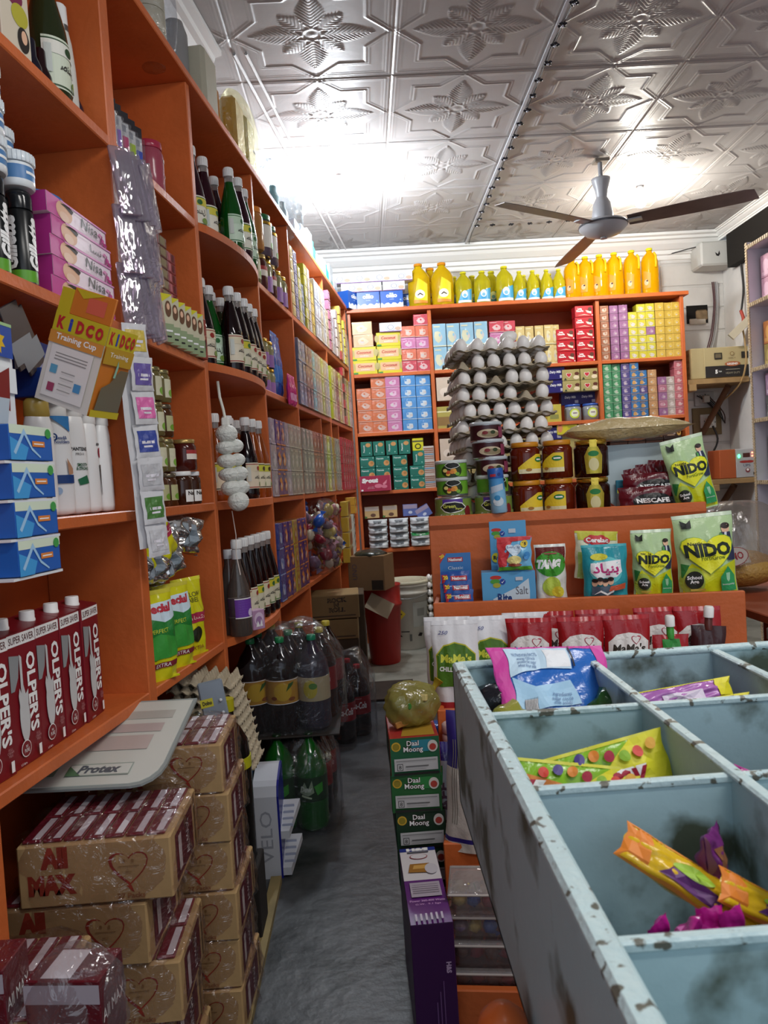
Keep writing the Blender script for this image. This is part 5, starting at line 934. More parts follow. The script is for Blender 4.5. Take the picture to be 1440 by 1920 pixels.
for c in range(3):
    for k in range(5 if c < 0 else 4): PB_('wipes' if not (c == 2 and k == 1) else 'wipes_green', .075+.145*c, T1+.005+.05*k, 'white wet wipes pack%s, %s column, %s' % (' with green print' if c == 2 and k == 1 else '', orn(c, 3), rown(k, 4)), 'wet wipes', 'wet wipes packs stacked in rows', y=.02, scale=(1.28, 1, 1.3), dr=R(3*((c*7+k*5) % 3-1)))
# middle bay
cols([.575, .67, .765, .86], ['p_lblue'] * 4, T4, [2, 2, 2, 2], .158, db, 'top middle shelf')
cols([.97, 1.05], [['p_pink', 'p_red'], 'p_red'], T4, [4, 4], .078, db, 'top middle shelf behind the eggs')
cols([1.13, 1.195, 1.26, 1.325, 1.37], ['p_beige'] * 5, T4, [2] * 5, .134, db, 'top middle shelf right part')
cols([1.44, 1.58], ['choco', 'choco'], T4+.0, [3, 5], .077, db, 'top middle shelf right end')
reg('olivebox', 'snack_box', .11, .07, .15, M('a89a4a', .4), [('r', -.045, .02, .045, .08, M('8a6a3a')), ('r', -.05, .11, .05, .12, M('d8d0a0'))]); reg('whitebag', 'snack_packet', .13, .07, .16, M('c8b4a0', .4, film=1), [('e', 0, .06, .045, .03, M('d8c8b8'))]); reg('darkbag', 'snack_packet', .09, .07, .1, M('4a4456', .3, film=1), [('e', 0, .05, .03, .03, M('8a8494'))])
PB_('whitebag', .6, T3+.19, 'cream wrapped packet at the left end above the olive box', 'packet'); PB_('olivebox', .575, T3, 'olive yellow box beside the egg trays', 'box')
for k in range(3): PB_('darkbag', .68, T3+.1*k, 'dark grey wrapped packet beside the olive box, %s' % rown(k, 3), 'packet', 'dark grey packets')
for k in range(2): PB_('dairy', 1.36, T3+.2+.09*k, 'dark purple chocolate box beside the egg trays, %s' % ['lower', 'upper'][k], 'chocolate box')
for c in range(2):
    for k in range(2): PB_('heartbox', 1.465+.125*c, T3+.2+.077*k, 'olive biscuit box with red heart print, %s column, %s' % (['left', 'right'][c], ['lower', 'upper'][k]), 'box', 'heart print boxes')
PB_('dairy', 1.48, T3+.12, 'dark purple box behind the candy jars, left', 'chocolate box', y=.14); PB_('dairy', 1.6, T3+.12, 'dark purple box behind the candy jars, right', 'chocolate box', y=.14)
for c in range(2): PB_('candy_jar', 1.48+.125*c, T3, 'candy jar with round yellow label and blue lid, %s' % ['left', 'right'][c], 'jar', 'candy jars', y=.07)
reg('teabox', 'snack_box', .1, .08, .12, M('c0b048', .4), [('r', -.03, .02, .03, .05, M('8a8a4a'))]); PB_('teabox', 1.335, T3, 'small mustard box left of the candy jars', 'box')
for c in range(2): PB_('lolly', 1.42+.15*c, T2+.31, 'yellow snack box with a drawn face, %s' % ['left', 'right'][c], 'box', 'yellow boxes below the candy jars')
PB_('dairy', 1.32, T2+.28, 'blue purple box left of the yellow snack boxes', 'box')
reg('card_box', 'carton', .2, .12, .1, M('9a8a5a', .5), [('r', -.09, .02, .09, .08, M('b0a060'))])
for c in range(5):
    for k in range(3): PB_('card_box', .64+.21*c, T2+.1*k, 'olive brown carton in shade behind the egg trays, %s, %s' % (orn(c, 5), rown(k, 3)), 'carton', 'olive cartons behind the egg trays', y=.1)
for k in range(2): PB_('whitebag', .6, T2+.17*k, 'pale wrapped packet behind the fruit cans, %s' % ['lower', 'upper'][k], 'packet')
# right bay
cols([1.715, 1.785, 1.85, 1.91, 1.975, 2.035, 2.1, 2.165, 2.215], ['s_brown', 's_mauve', 's_mauve', 's_yel', 's_yel', ['s_yel', 's_yel', 's_yel', 's_mauve'], 's_gold', 's_gold', 's_gold'], T4, [7, 7, 7, 6, 7, 7, 7, 7, 7], .0535, db, 'top right shelf')
cols([1.715, 1.78, 1.845, 1.905, 1.965, 2.03, 2.095, 2.155, 2.215], ['s_green', 's_green', 's_indigo', 's_blue', ['s_blue', 's_blue', 's_blue', 's_indigo'], 's_tan', ['s_mauve', 's_pink'], 's_pale', 's_rose'], T3, [7, 7, 7, 7, 6, 6, 5, 5, 7], .0535, db, 'second right shelf')
for c in range(4):
    for k in range(4): PB_('tub', 1.77+.125*c, T2+.078*k, 'dark brown chocolate box lettered in white, %s column, %s' % (orn(c, 4), rown(k, 4)), 'chocolate box', 'dark brown chocolate boxes', y=.04)
# oil and biscuit cartons on the top board
TB = 2.288
OX = lambda px: .463+(px-790)*.00371
for i, px in enumerate((790, 834)): PB_('oil_big', OX(px), TB, 'large five litre golden oil jug, %s of the pair' % ['left', 'right'][i], 'oil jug', 'large oil jugs', y=.1)
PB_('oil_big', OX(815), TB, 'large golden oil jug standing behind the front pair', 'oil jug', y=.22)
for i, px in enumerate((873, 908)): PB_('oil_mid', OX(px), TB, 'squat yellow oil jug with blue label, %s' % ['left', 'right'][i], 'oil jug', 'squat yellow oil jugs', y=.09); PB_('oil_mid', OX(px-14), TB, 'squat yellow oil jug in the rear row, %s' % ['left', 'right'][i], 'oil jug', 'squat yellow oil jugs', y=.2)
for i, px in enumerate((932, 951)): PB_('oil_tall', OX(px), TB, 'taller yellow oil jug with blue label, %s' % ['left behind', 'right in front'][i], 'oil jug', y=.22 if i == 0 else .11)
for i, px in enumerate((978, 1003, 1029, 1052)): PB_('oil_small', OX(px), TB, 'one litre yellow oil bottle with blue label, %s of four' % orn(i, 4), 'oil bottle', 'one litre oil bottles', y=.09); PB_('oil_small', OX(px-10), TB, 'one litre yellow oil bottle in the rear row, %s of four' % orn(i, 4), 'oil bottle', 'one litre oil bottles', y=.2)
for i, px in enumerate((1079, 1104, 1131, 1159, 1192, 1226)): PB_('oil_3l', OX(px), TB, 'tall three litre orange gold oil bottle with handle, %s of six' % orn(i, 6), 'oil bottle', 'three litre oil bottles', y=.1, dr=R(random.uniform(-10, 10)), scale=(1, 1, .88+.026*i))
for i in range(2): PB_('oreo', .105+.16*i, TB, 'blue and white biscuit carton on the top board, %s' % ['left', 'right'][i], 'carton', 'blue biscuit cartons', y=.06)
PB_('oreo', -.03, TB, 'blue and white carton turned sideways at the corner', 'carton', y=.02, dr=R(60)); PB_('oreo', .385, TB, 'blue carton behind the right blue and white carton', 'carton', y=.16)
for i, (x, z) in enumerate(((.0, .12), (.125, .12), (.285, .12), (.055, .183), (.19, .183), (.34, .183), (-.08, .183))): PB_('ricebox', x, TB+z, 'white biscuit box with ring print on the blue cartons, %s' % ['second tier left', 'second tier middle', 'second tier right', 'third tier middle', 'third tier second from right', 'third tier right', 'third tier left'][i], 'carton', 'white ring print boxes', y=.06)

# ------------------------------------------------------------------ tiered stand goods
def PG(key, x, y, z, label, cat, group=None, dr=0, tilt=None, scale=None): return put(key, G(x, y, z), RG+dr, label, cat, group, tilt, scale)
Z1, Z2, Z3, Z4, Z5 = .965, .735, .492, .245, .07
b = PB(); boardbox(b, 0, .81, .36, .56, Z1-.02, Z1); o = b.ob('stand_extension'); o.location = (.188, 2.3, 0); o.rotation_euler = (0, 0, RG); tag(o, 'wooden board behind the top tier carrying the egg trays', 'board')
b = PB(); boardbox(b, 0, .02, .53, .56, 0, Z1-.02); boardbox(b, .79, .81, .53, .56, 0, Z1-.02); b.ob('leg', o)
for c in range(2):
    PG('can_gf', .075+.125*c, .085, Z1, 'large olive fruit cocktail can, %s' % ['left', 'right'][c], 'can', 'large fruit cocktail cans', scale=(1.08, 1.08, 1.05))
k = 0
for c, stack in enumerate((('can_small', 'can_small'), ('can_small', 'can_dark', 'can_dark', 'can_dark'))):
    for q, kk in enumerate(stack): PG(kk, .075+.125*c+(.0 if q < 2 else -.004*q), .085, Z1+.083+.0535*q, '%s, %s stack, %s' % ({'can_small': 'flat green fruit tin with clear lid', 'can_dark': 'flat dark red tin with clear lid'}[kk], ['left', 'right'][c], ['lowest', 'second', 'third', 'top'][q]), 'tin', 'flat tins stacked on the big cans', scale=(1.1, 1.1, 1.1), dr=R(-10+20*c))
for c in range(2):
    for q in range(2): PG('honey', .305+.098*c, .10, Z1+.118*q, 'brown honey jar with yellow wavy label, %s, %s' % (['left', 'right'][c], ['lower', 'upper'][q]), 'honey jar', 'brown honey jars', scale=(1.28, 1.28, 1.12), dr=R(25-60*c))
for q in range(2): PG('honey_gold', .505, .10, Z1+.115*q, 'dark honey jar with gold lid and gold shield label, %s' % ['lower', 'upper'][q], 'honey jar', 'dark honey jars with gold lids', scale=(1.15, 1.15, 1.08))
# egg trays and eggs
PULP = M('b3a68e', .85, var=.15, vs=30, bump=.4, bs=120)
@proto('egg_tray')
def _():
    b = PB(); n = 66; A = .148
    def fn(u, v, o=0):
        x, y = (u-.5)*2*A, (v-.5)*2*A; p = .0485
        q1 = -math.cos(2*math.pi*x/p+math.pi); q2 = -math.cos(2*math.pi*y/p+math.pi); hh = -.0085*(q1+q2)+.004*q1*q2-.004
        e = max(abs(x), abs(y)); rim = -.012+.004*math.sin((x+y)*130)
        if e > A-.02: t = min(1, (e-(A-.02))/.014); hh = hh*(1-t)+rim*t
        return (x*1.0+.001*math.sin(90*y), y+.001*math.sin(80*x), hh+.022-o)
    b.grid(lambda u, v: fn(u, v), n, n, PULP); b.grid(lambda u, v: fn(1-u, v, .003), n, n, PULP)
    return b.ob('egg_tray')
@proto('egg')
def _():
    b = PB(); b.lathe([(max(1e-5, .0212*math.sin(math.pi*i/14)*(1-.12*math.cos(math.pi*i/14)*-1)), .028-.028*math.cos(math.pi*i/14)) for i in range(15)], M('efebe6', .35, bump=.02), 20); return b.ob('egg')
NT = 11
for t in range(NT):
    zt = Z1+.005+.0525*t; ox = .005*math.sin(t*2.3); rot = R((-2, 3, -3, 2, 4, -2, 3, -1, 2, -2, 1)[t]+RG*0)
    c0 = Vector((.47+ox, 2.60, zt)); o = put('egg_tray', c0, rot, 'grey pulp egg tray, %s from the top of the tall stack' % (ORD[NT-t] if t < NT-1 else 'topmost tray, first'), 'egg tray', 'stacked egg trays', tilt=(R(1.5*math.sin(t)), R(1.2*math.cos(t*1.7))), scale=1.06)
    for i in range(6):
        for j in range(6):
            if t < NT-1 and not (j == 0 or i == 0): continue
            if t < NT-1 and (i*7+t*3) % 11 == 5: continue
            if t == NT-1 and (i*5+j*3) % 7 == 2: continue
            x, y = (-2.5+i)*.0514, (-2.5+j)*.0514
            p = c0+Vector((x*math.cos(rot)-y*math.sin(rot), x*math.sin(rot)+y*math.cos(rot), .004))
            put('egg', p, random.uniform(0, 3), 'white egg, %s in row %s, %s tray from the top' % (ORD[i+1]+' from left', ORD[j+1], ORD[NT-t]), 'egg', 'white eggs in the tray stack', tilt=(R(random.uniform(-8, 8)), R(random.uniform(-8, 8))), scale=(1, 1, .95))
put('egg', (.475, 2.50, Z1+.0525*10+.052), 0, 'lone white egg standing on top of the other eggs', 'egg', tilt=(0, R(70)), scale=1.05)
# coffee display, milk packs, bag of macaroni on the top tier
r = empty('display_box'); r.location = G(.655, .10, Z1); r.rotation_euler = (0, 0, RG); tag(r, 'pale blue open display box with rounded back holding coffee packs', 'display box')
PBL = M('b4c4c8', .4); b = PB()
pts = [(-.09, .03), (-.1, .08), (-.1, .21), (.1, .21), (.1, 0), (-.05, 0)]; n = len(pts)
b.add([(x, .045, z) for x, z in pts]+[(x, .049, z) for x, z in pts], [tuple(range(n)), tuple(reversed(range(n, 2*n)))]+[(k, (k+1) % n, n+(k+1) % n, n+k) for k in range(n)], PBL); b.ob('back_card', r)
b = PB(); b.box(-.075, .09, -.05, .045, 0, .004, PBL); b.box(-.075, -.072, -.05, .045, 0, .06, PBL); b.box(.088, .09, -.05, .045, 0, .06, PBL); b.ob('box_tray', r)
for i in range(2): PG('nescafe', .645+.02*i, .03+.035*i, Z1+.003+.04*i, 'maroon coffee pack in the pale blue box, %s' % ['front', 'behind'][i], 'coffee pack', dr=R(-4), scale=(1.1, 1, 1))
for i in range(3): PG('nescafe_stick', .64+.03*i, .095+.012*i, Z1+.045, 'maroon coffee sachet standing in the pale blue box, %s' % orn(i, 3), 'coffee sachet', 'standing coffee sachets', tilt=(0, R(-8+6*i)), scale=(1, 1, .9+.1*i))
reg('bluecard', 'snack_box', .06, .01, .08, M('2f7f9a', .4), [('r', -.028, .0, .028, .05, M('c0b84a'))]); PG('bluecard', .61, .13, Z1+.02, 'small blue and yellow card behind the coffee packs', 'card')
PG('nido_u', .80, .05, Z1+.0, 'green and yellow milk powder pack leaning left on the top tier', 'milk powder pack', tilt=(0, R(-11)), scale=(1.0, 1, 1.08))
@proto('macaroni_bag')
def _():
    b = PB(); mp = mpouch(.36, .2, .08, 3, False, .004)
    b.grid(lambda u, v: (lambda q: (q[0], q[2], .04-q[1]))(mp((u-.5)*.36, v*.2, 0, -1)), 26, 18, M('bda878', .35, bump=.5, bs=70, film=1)); b.grid(lambda u, v: (lambda q: (q[0], q[2], .04-q[1]))(mp((.5-u)*.36, v*.2, 0, 1)), 26, 18, M('bda878', .35, bump=.5, bs=70, film=1)); return b.ob('macaroni_bag')
PG('macaroni_bag', .62, .07, Z1+.225, 'big clear bag of beige macaroni lying across the jars', 'bag', scale=(1.06, 1, .8))
# second tier
r = empty('mayo_sachet_display'); r.location = G(.077, -.12, Z2); r.rotation_euler = (0, 0, RG); tag(r, 'blue mayo sachet display box with red badges', 'display box')
NBl = M('3a78b8', .35); b = PB(); b.box(-.045, .045, -.03, .03, 0, .07, NBl, c=.001); b.box(-.045, .045, .024, .028, .07, .15, NBl)
b.dec(lambda x, y, e: (x, .024-e, y), [('r', -.022, .125, .022, .138, M('b8323c')), ('t', 'National', 0, .1315, .038, .009, W, {'b': .04}), ('t', 'Classic\nmayo', 0, .1, .044, .024, M('d8e4ee')), ('p', [(-.045, .15), (-.025, .15), (-.045, .12)], M('c83a2a')), ('t', '20', -.038, .142, .014, .01, M('e8d03a'), {'rot': .5, 'b': .05})]); b.ob('display_case', r)
for k in range(3):
    mp = mpouch(.082, .05, .012, k, False, .001); b = PB(); c = M('244f9c', .25, bump=.2)
    b.grid(lambda u, v: mp((u-.5)*.082, v*.05, 0, -1), 12, 8, c); b.grid(lambda u, v: mp((.5-u)*.082, v*.05, 0, 1), 12, 8, c)
    b.dec(mp, [('r', -.014, .022, .034, .036, M('b8323c')), ('t', 'National', .01, .029, .04, .009, W, {'b': .04}), ('p', [(-.04, .04), (-.022, .04), (-.034, .016), (-.04, .016)], M('b0283a')), ('t', '20', -.029, .032, .014, .012, M('e8d03a'), {'b': .05}), ('r', -.02, .0, .036, .008, M('d0d8e4'))], tess=.01, e0=.001)
    s_ = b.ob('sachet', r); s_.location = (.004*k, -.038-.006*k, .055-.026*k); s_.rotation_euler = (R(-10), 0, 0)
r = empty('salt_display'); r.location = G(.225, -.115, Z2); r.rotation_euler = (0, 0, RG); tag(r, 'light blue salt display with tall back board', 'display box')
SB = M('5aa4d4', .35); b = PB(); b.box(-.045, .06, .03, .035, 0, .235, SB, c=.001)
vegs = lambda x, y, s: [('e', x, y, .016*s, .006*s, M('c0362e')), ('e', x-.002*s, y-.011*s, .014*s, .007*s, M('4a9a3a')), ('e', x+.002*s, y-.022*s, .011*s, .007*s, M('a8a83a')), ('e', x+.019*s, y-.012*s, .008*s, .008*s, M('24449c')), ('p', [(x+.014*s, y-.012*s), (x+.018*s, y-.016*s), (x+.025*s, y-.006*s), (x+.018*s, y-.013*s)], W)]
b.dec(lambda x, y, e: (x, .03-e, y), vegs(-.025, .21, .9)+[('r', .01, .2, .03, .212, M('c9d0d8')), ('e', -.03, .13, .012, .014, M('d8d028')), ('t', 'Rs', -.03, .13, .014, .012, DARK, {'b': .05})]); b.ob('back_board', r)
b = PB(); b.box(-.075, .075, -.035, .03, 0, .095, SB, c=.001); b.dec(lambda x, y, e: (x+.0, -.035-e, y), vegs(-.035, .08, 1)+[('r', .02, .07, .04, .08, M('c9d0d8')), ('p', [(-.045, .0), (-.045, .02), (.02, .05), (.056, .075), (.058, .04), (.056, .0)], M('c8dce8')), ('t', 'Rite', -.012, .022, .04, .026, NAVY, {'b': .04}), ('t', 'Salt', .036, .042, .034, .022, M('6a6a74'))]); b.ob('box_body', r)
PG('everyday', .245, -.15, Z2+.098, 'small milk sachet with a yellow 15 price circle on the salt display', 'sachet', tilt=(R(-6), 0), scale=(1.18, 1, 1.12))
@proto('salt_bottle')
def _():
    r = empty('salt_bottle'); b = PB(); c = M('4a94cc', .3); b.lathe([(.022, 0), (.0245, .003), (.0245, .03, M('7ab4d8', .3)), (.0245, .07, c), (.0225, .1), (.0235, .104)], M('8fb8d0', .3), 26)
    b.dec(mcyl(.0247), [('p', [(-.02, .08), (.02, .088), (.02, .07), (-.02, .06)], M('b8c8d8')), ('e', .0, .035, .016, .014, M('c8d4dc')), ('e', -.002, .046, .009, .008, M('2f86b8')), ('e', -.012, .036, .004, .005, M('e0e4e8'))], tess=.008); b.ob('body', r)
    b = PB(); b.lathe([(.0235, 0), (.024, .002), (.024, .028), (.022, .031)], M('2457a8', .3), 26, z0=.104); b.dec(mcyl(.0242), [('r', -.018, .11, .0, .118, M('b03040')), ('e', .01, .116, .005, .005, M('16357e'))], tess=.008); b.ob('cap', r); return r
PG('salt_bottle', .215, .012, .99, 'blue shaker bottle standing on the upper orange lip', 'bottle', tilt=(0, R(-3)))
PG('tang', .35, -.07, Z2, 'drink powder pouch with green circle beside salt display', 'pouch', scale=(.9, 1, .8))
PG('cerelac', .475, -.07, Z2+.055, 'cream baby cereal pack behind the teal pack', 'cereal pack', scale=(.9, 1, .85), tilt=(0, R(4))); PG('bunyad', .495, -.12, Z2, 'teal milk powder pack with pink lettering and family picture', 'milk powder pack', scale=(.93, 1, .95))
PG('nido_s', .628, -.10, Z2, 'small green and yellow milk powder pack standing between teal pack and large one', 'milk powder pack'); PG('nido_l', .775, -.11, Z2, 'large green and yellow milk powder pack at the right end of second tier', 'milk powder pack', scale=(.94, 1, .97), tilt=(0, R(-3)))
# third tier
for i, (x, y, dr) in enumerate(((.072, -.325, 0), (.165, -.28, 4), (.05, -.27, -4), (.26, -.25, 0))): PG('mayo', x, y, Z3, 'white garlic mayo pouch with green label, %s' % ['front left', 'behind right of the front one', 'behind left of the front one', 'hindmost'][i], 'pouch', 'white mayo pouches', dr=R(dr), scale=(1, 1, 1.02))
for i, (x, y) in enumerate(((.265, -.31), (.395, -.32), (.51, -.32), (.33, -.25), (.45, -.25), (.60, -.25), (.70, -.26))): PG('ketchup', x, y, Z3, 'glossy red ketchup pouch, %s' % ['front row left', 'front row middle', 'front row right', 'back row first', 'back row second', 'back row third', 'back row fourth'][i], 'pouch', 'red ketchup pouches', dr=R(-4+3*(i % 3)), scale=(1.02, 1, 1.0+.02*(i > 2)))
PG('knorr', .615, -.33, Z3, 'red ketchup pouch with green spout and white cap', 'pouch', scale=1.05); PG('brown_squeeze', .70, -.31, Z3+.01, 'dark brown squeeze pouch with white cap at the right end', 'pouch', scale=1.08, tilt=(0, R(4)))
# fourth tier: flour bag, wipes, cups
FL = M('c4bcb2', .45, bump=.35, bs=40)
@proto('flour_bag')
def _():
    mp = mpouch(.2, .3, .09, 4, True, .003); b = PB(); pz = M('2f2470', .3)
    f = lambda u, v: pz if (v > .94 or .06 < v < .1 or (u < .16 and v > .6)) else FL
    b.grid(lambda u, v: mp((u-.5)*.2, v*.3, 0, -1), 20, 30, f); b.grid(lambda u, v: mp((.5-u)*.2, v*.3, 0, 1), 20, 30, FL)
    b.dec(mp, [('t', 'NET WT\n02 KG', -.045, .13, .07, .02, DARK, {'rot': R(90), 'b': .02}), ('p', [(-.01, .05), (.04, .05), (.04, .12), (-.01, .13)], M('2f8a3a'))]+[('r', -.085+.006*k, .06, -.083+.006*k, .24, M('7a746a')) for k in range(3)], tess=.014, e0=.0015); return b.ob('flour_bag')
PG('flour_bag', .12, -.575, Z4, 'white flour bag with purple bands beneath the tray edge', 'flour bag', tilt=(R(-4), R(4)), scale=(.9, .9, 1.05))
@proto('candy_tube')
def _():
    mp = mpouch(.06, .2, .03, 4, True, .002); b = PB(); c = M('b8b4b8', .3, bump=.3); pz = M('3a2f8a', .2, film=1)
    b.grid(lambda u, v: mp((u-.5)*.06, v*.2, 0, -1), 12, 20, lambda u, v: pz if v > .78 or u > .75 else c); b.grid(lambda u, v: mp((.5-u)*.06, v*.2, 0, 1), 12, 20, c)
    b.dec(mp, [('t', 'CAFE', -.008, .07, .09, .028, M('6a4a5a'), {'rot': R(90), 'b': .03}), ('r', -.024, .11, -.01, .15, M('3a8a4a'))], tess=.01, e0=.0012); return b.ob('snack_pouch')
PG('candy_tube', .042, -.51, Z4+.01, 'narrow pouch with glittering purple top at the left end', 'pouch', scale=(1, 1, 1.1))
for k in range(2):
    b = PB(); b.lathe([(.022, 0), (.024, .002), (.024, .02), (.02, .024), (.014, .022), (.012, .018)], M('c0a4a0', .35), 22); b.lathe([(.013, .0205), (.001, .0206)], M('b0505a', .4), 18); o = b.ob('plastic_cup'); o.location = G(.055, -.43-.0*k, Z4+.2+.026*k); tag(o, 'pink topped round tub at the left end of fourth tier, %s' % ['lower', 'upper'][k], 'tub', 'pink topped tubs')
b = PB(); b.lathe([(.024, 0), (.024, .2)], M('b8a4a4', .4), 20); o = b.ob('plastic_tub'); o.location = G(.055, -.43, Z4); tag(o, 'tall pale tube under the pink topped tubs', 'tub')
# lowest tier: lidded clear boxes with sweets
@proto('clear_box')
def _():
    r = empty('plastic_box'); b = PB(); b.box(-.08, .08, -.05, .05, 0, .046, FILM('e8dcd8', .2, .08, 12, .1), c=.008); b.ob('box_body', r)
    b = PB(); b.box(-.085, .085, -.055, .055, .042, .052, FILM('e8e4e4', .28, .08, 12, .16), c=.003); b.tube([(-.085, -.055, .047), (.085, -.055, .047), (.085, .055, .047), (-.085, .055, .047), (-.085, -.055, .047)], .0025, M('b0a8a4', .3), 6); b.ob('lid', r); return r
for k in range(4):
    PG('clear_box', .13+.006*(k % 2), -.775+.006*(k % 3), Z5+.0535*k, 'clear lidded plastic box of sweets, %s of the stack of four' % ['lowest', 'second', 'third', 'topmost'][k], 'plastic box', 'clear plastic boxes of sweets')
    for q in range(10):
        c = (3, 1, 6, 7, 5)[(q+k) % 5] if k > 1 else (1, 3)[q % 2]
        o = PG('sweet', .13-.06+.03*(q % 5), -.80+.045*(q//5), Z5+.0535*k+.022, 'small wrapped sweet inside the %s clear box' % ['lowest', 'second', 'third', 'topmost'][k], 'sweet', 'sweets in the clear boxes', tilt=(q, q*2), scale=.55)
        if c not in SWM: SWM[c] = PRO['sweet'].data.copy(); SWM[c].materials.clear(); SWM[c].materials.append(SWC[c])
        o.data = SWM[c]
# ------------------------------------------------------------------ aisle floor goods
def lentil(v):
    t = M(('a8322e', '1f5a2a', '14321c')[v], .4); its = [('r', -.058, .0, .058, .09, M(('1f5a3a', '1f5a2a', '12301a')[v])), ('e', -.044, .07, .011, .011, M('c8a030')), ('e', -.044, .07, .008, .008, M('8a7a20')), ('r', -.008, .056, .04, .084, M(('2a7a8a', '2a7a3a', '14301c')[v])),
        ('t', 'Daal\nMoong', -.004, .068, .046, .03, M('3a0c14'), {'b': .08}), ('t', 'Daal\nMoong', -.004, .068, .0455, .0295, W, {'b': .01}), ('e', .042, .068, .012, .014, M('c8c4bc')), ('e', .042, .066, .008, .008, M('a83a30')), ('r', -.05, .012, .052, .042, M('b4b4b4')), ('r', -.044, .014, -.03, .03, M('4a4a4a')), ('r', -.0425, .0155, -.0315, .0285, M('b4b4b4')), ('t', '8', -.037, .022, .006, .009, DARK), ('r', -.024, .022, .03, .0245, M('5a5a5a')), ('r', -.046, .036, .048, .0375, M('7a7a7a')), ('r', -.024, .0165, .024, .0175, M('8a8a8a')), ('r', -.052, .003, .054, .009, M('1a1a16'))]
    return boxpro('lentil_carton', .118, .2, .087, t, its, left=[('r', -.1, .0, .1, .087, M('14321c'))], top=[('p', [(-.03, -.08), (.05, -.08), (.05, .08), (-.01, .06)], M('b08a30'))], c=.002)
BUILD['daal0'] = lambda: lentil(0); BUILD['daal1'] = lambda: lentil(1); BUILD['daal2'] = lambda: lentil(2)
for k in range(5): put(['daal2', 'daal2', 'daal2', 'daal1', 'daal0'][k], (.078+[.012, .008, .004, .003, 0][k], 1.855, .088*k+.06), R([2, -1, 1, -2, 1][k]), 'green printed lentil carton, %s of the floor stack' % ['lowest', 'second lowest', 'middle', 'second highest', 'topmost'][k], 'carton', 'lentil cartons stacked in the aisle')
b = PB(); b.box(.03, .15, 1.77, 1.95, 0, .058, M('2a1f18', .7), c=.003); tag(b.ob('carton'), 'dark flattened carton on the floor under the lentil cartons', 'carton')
r = empty('toaster_box'); r.location = (.072, 1.555, .0); r.rotation_euler = (0, 0, R(1.5)); tag(r, 'tall purple appliance box with toaster picture lying on its top', 'box')
b = PB(); PU = M('3a1648', .4); b.box(-.041, .041, -.15, .15, 0, .262, PU, c=.001, top=M('d0ccd0', .35))  # front purple darker than the top print, imitating how light falls
b.dec(lambda x, y, e: (x, y, .262+e), [('r', -.04, -.15, .04, .01, M('5a1f6e', .3)), ('r', -.04, .135, .04, .15, M('1f2f80')), ('t', 'H&S', 0, .142, .05, .013, W, {'b': .08}), ('r', -.024, .125, .024, .131, M('4a4a54')), ('e', 0, .108, .02, .012, M('9a4a50')), ('e', 0, .108, .018, .0105, M('d0ccd0')), ('p', [(-.028, .04), (-.022, .075), (.02, .075), (.024, .045), (.02, .036)], M('9a6a28')), ('p', [(-.018, .052), (-.014, .068), (.014, .068), (.016, .052)], M('c89a50')), ('e', .022, .05, .014, .022, M('c0bcc4')), ('r', -.03, -.06, .032, -.005, M('a49aa8'))]
    +[('r', -.026, -.014-.008*q, .028, -.016-.008*q, M('8a808c')) for q in range(5)]+[('t', 'Power 360-400 Watts', 0, -.078, .07, .007, M('d0a8d0')), ('t', 'G.W.  9.1 kgs', 0, -.092, .05, .007, M('d0a8d0'))]+[('r', -.03+.01*q, -.148, -.026+.01*q, -.125, M('b0a4b4')) for q in range(6)])
b.dec(mfront(.3), [('t', 'H&S', .028, .175, .022, .01, M('b8a0c0'), {'rot': R(-90), 'b': .05}), ('t', 'H&S', -.028, .04, .022, .01, M('b8a0c0'), {'rot': R(90), 'b': .05})]+[('r', .015-.007*q, .05, .017-.007*q, .15-.02*q, M('6a4a7a')) for q in range(3)]); b.ob('box_body', r)
# bag on the lentil cartons
b = PB()
r = bagfilm('carrier_bag', .066, .06, .052, FILM('b8b060', .25, .12, 24, .35), (.08, 1.86, .552), (0, 0, .3), 'olive yellow see-through carrier bag tied on top of the lentil cartons', 'bag', 3, amp=.1)
for i, (x, z, c) in enumerate(((-.02, -.03, 'a8763a'), (.015, -.012, 'b03a34'), (-.01, .008, '3a7a34'), (.02, .018, 'c8b878'))): b = PB(); b.box(-.035, .035, -.03, .03, -.008, .008, M(c, .4), c=.002); o = b.ob('grocery_packet', r); o.location = (x, -.01, z); o.rotation_euler = (0, R(-14+8*i), .3*i)
b = PB(); b.tube([(.05, 0, .02), (.066, -.004, .034), (.078, -.006, .05)], .009, FILM('c8b03a', .25, .12, 24, .5), 8, taper=[1.6, .7, 1.5]); b.ob('knot', r)
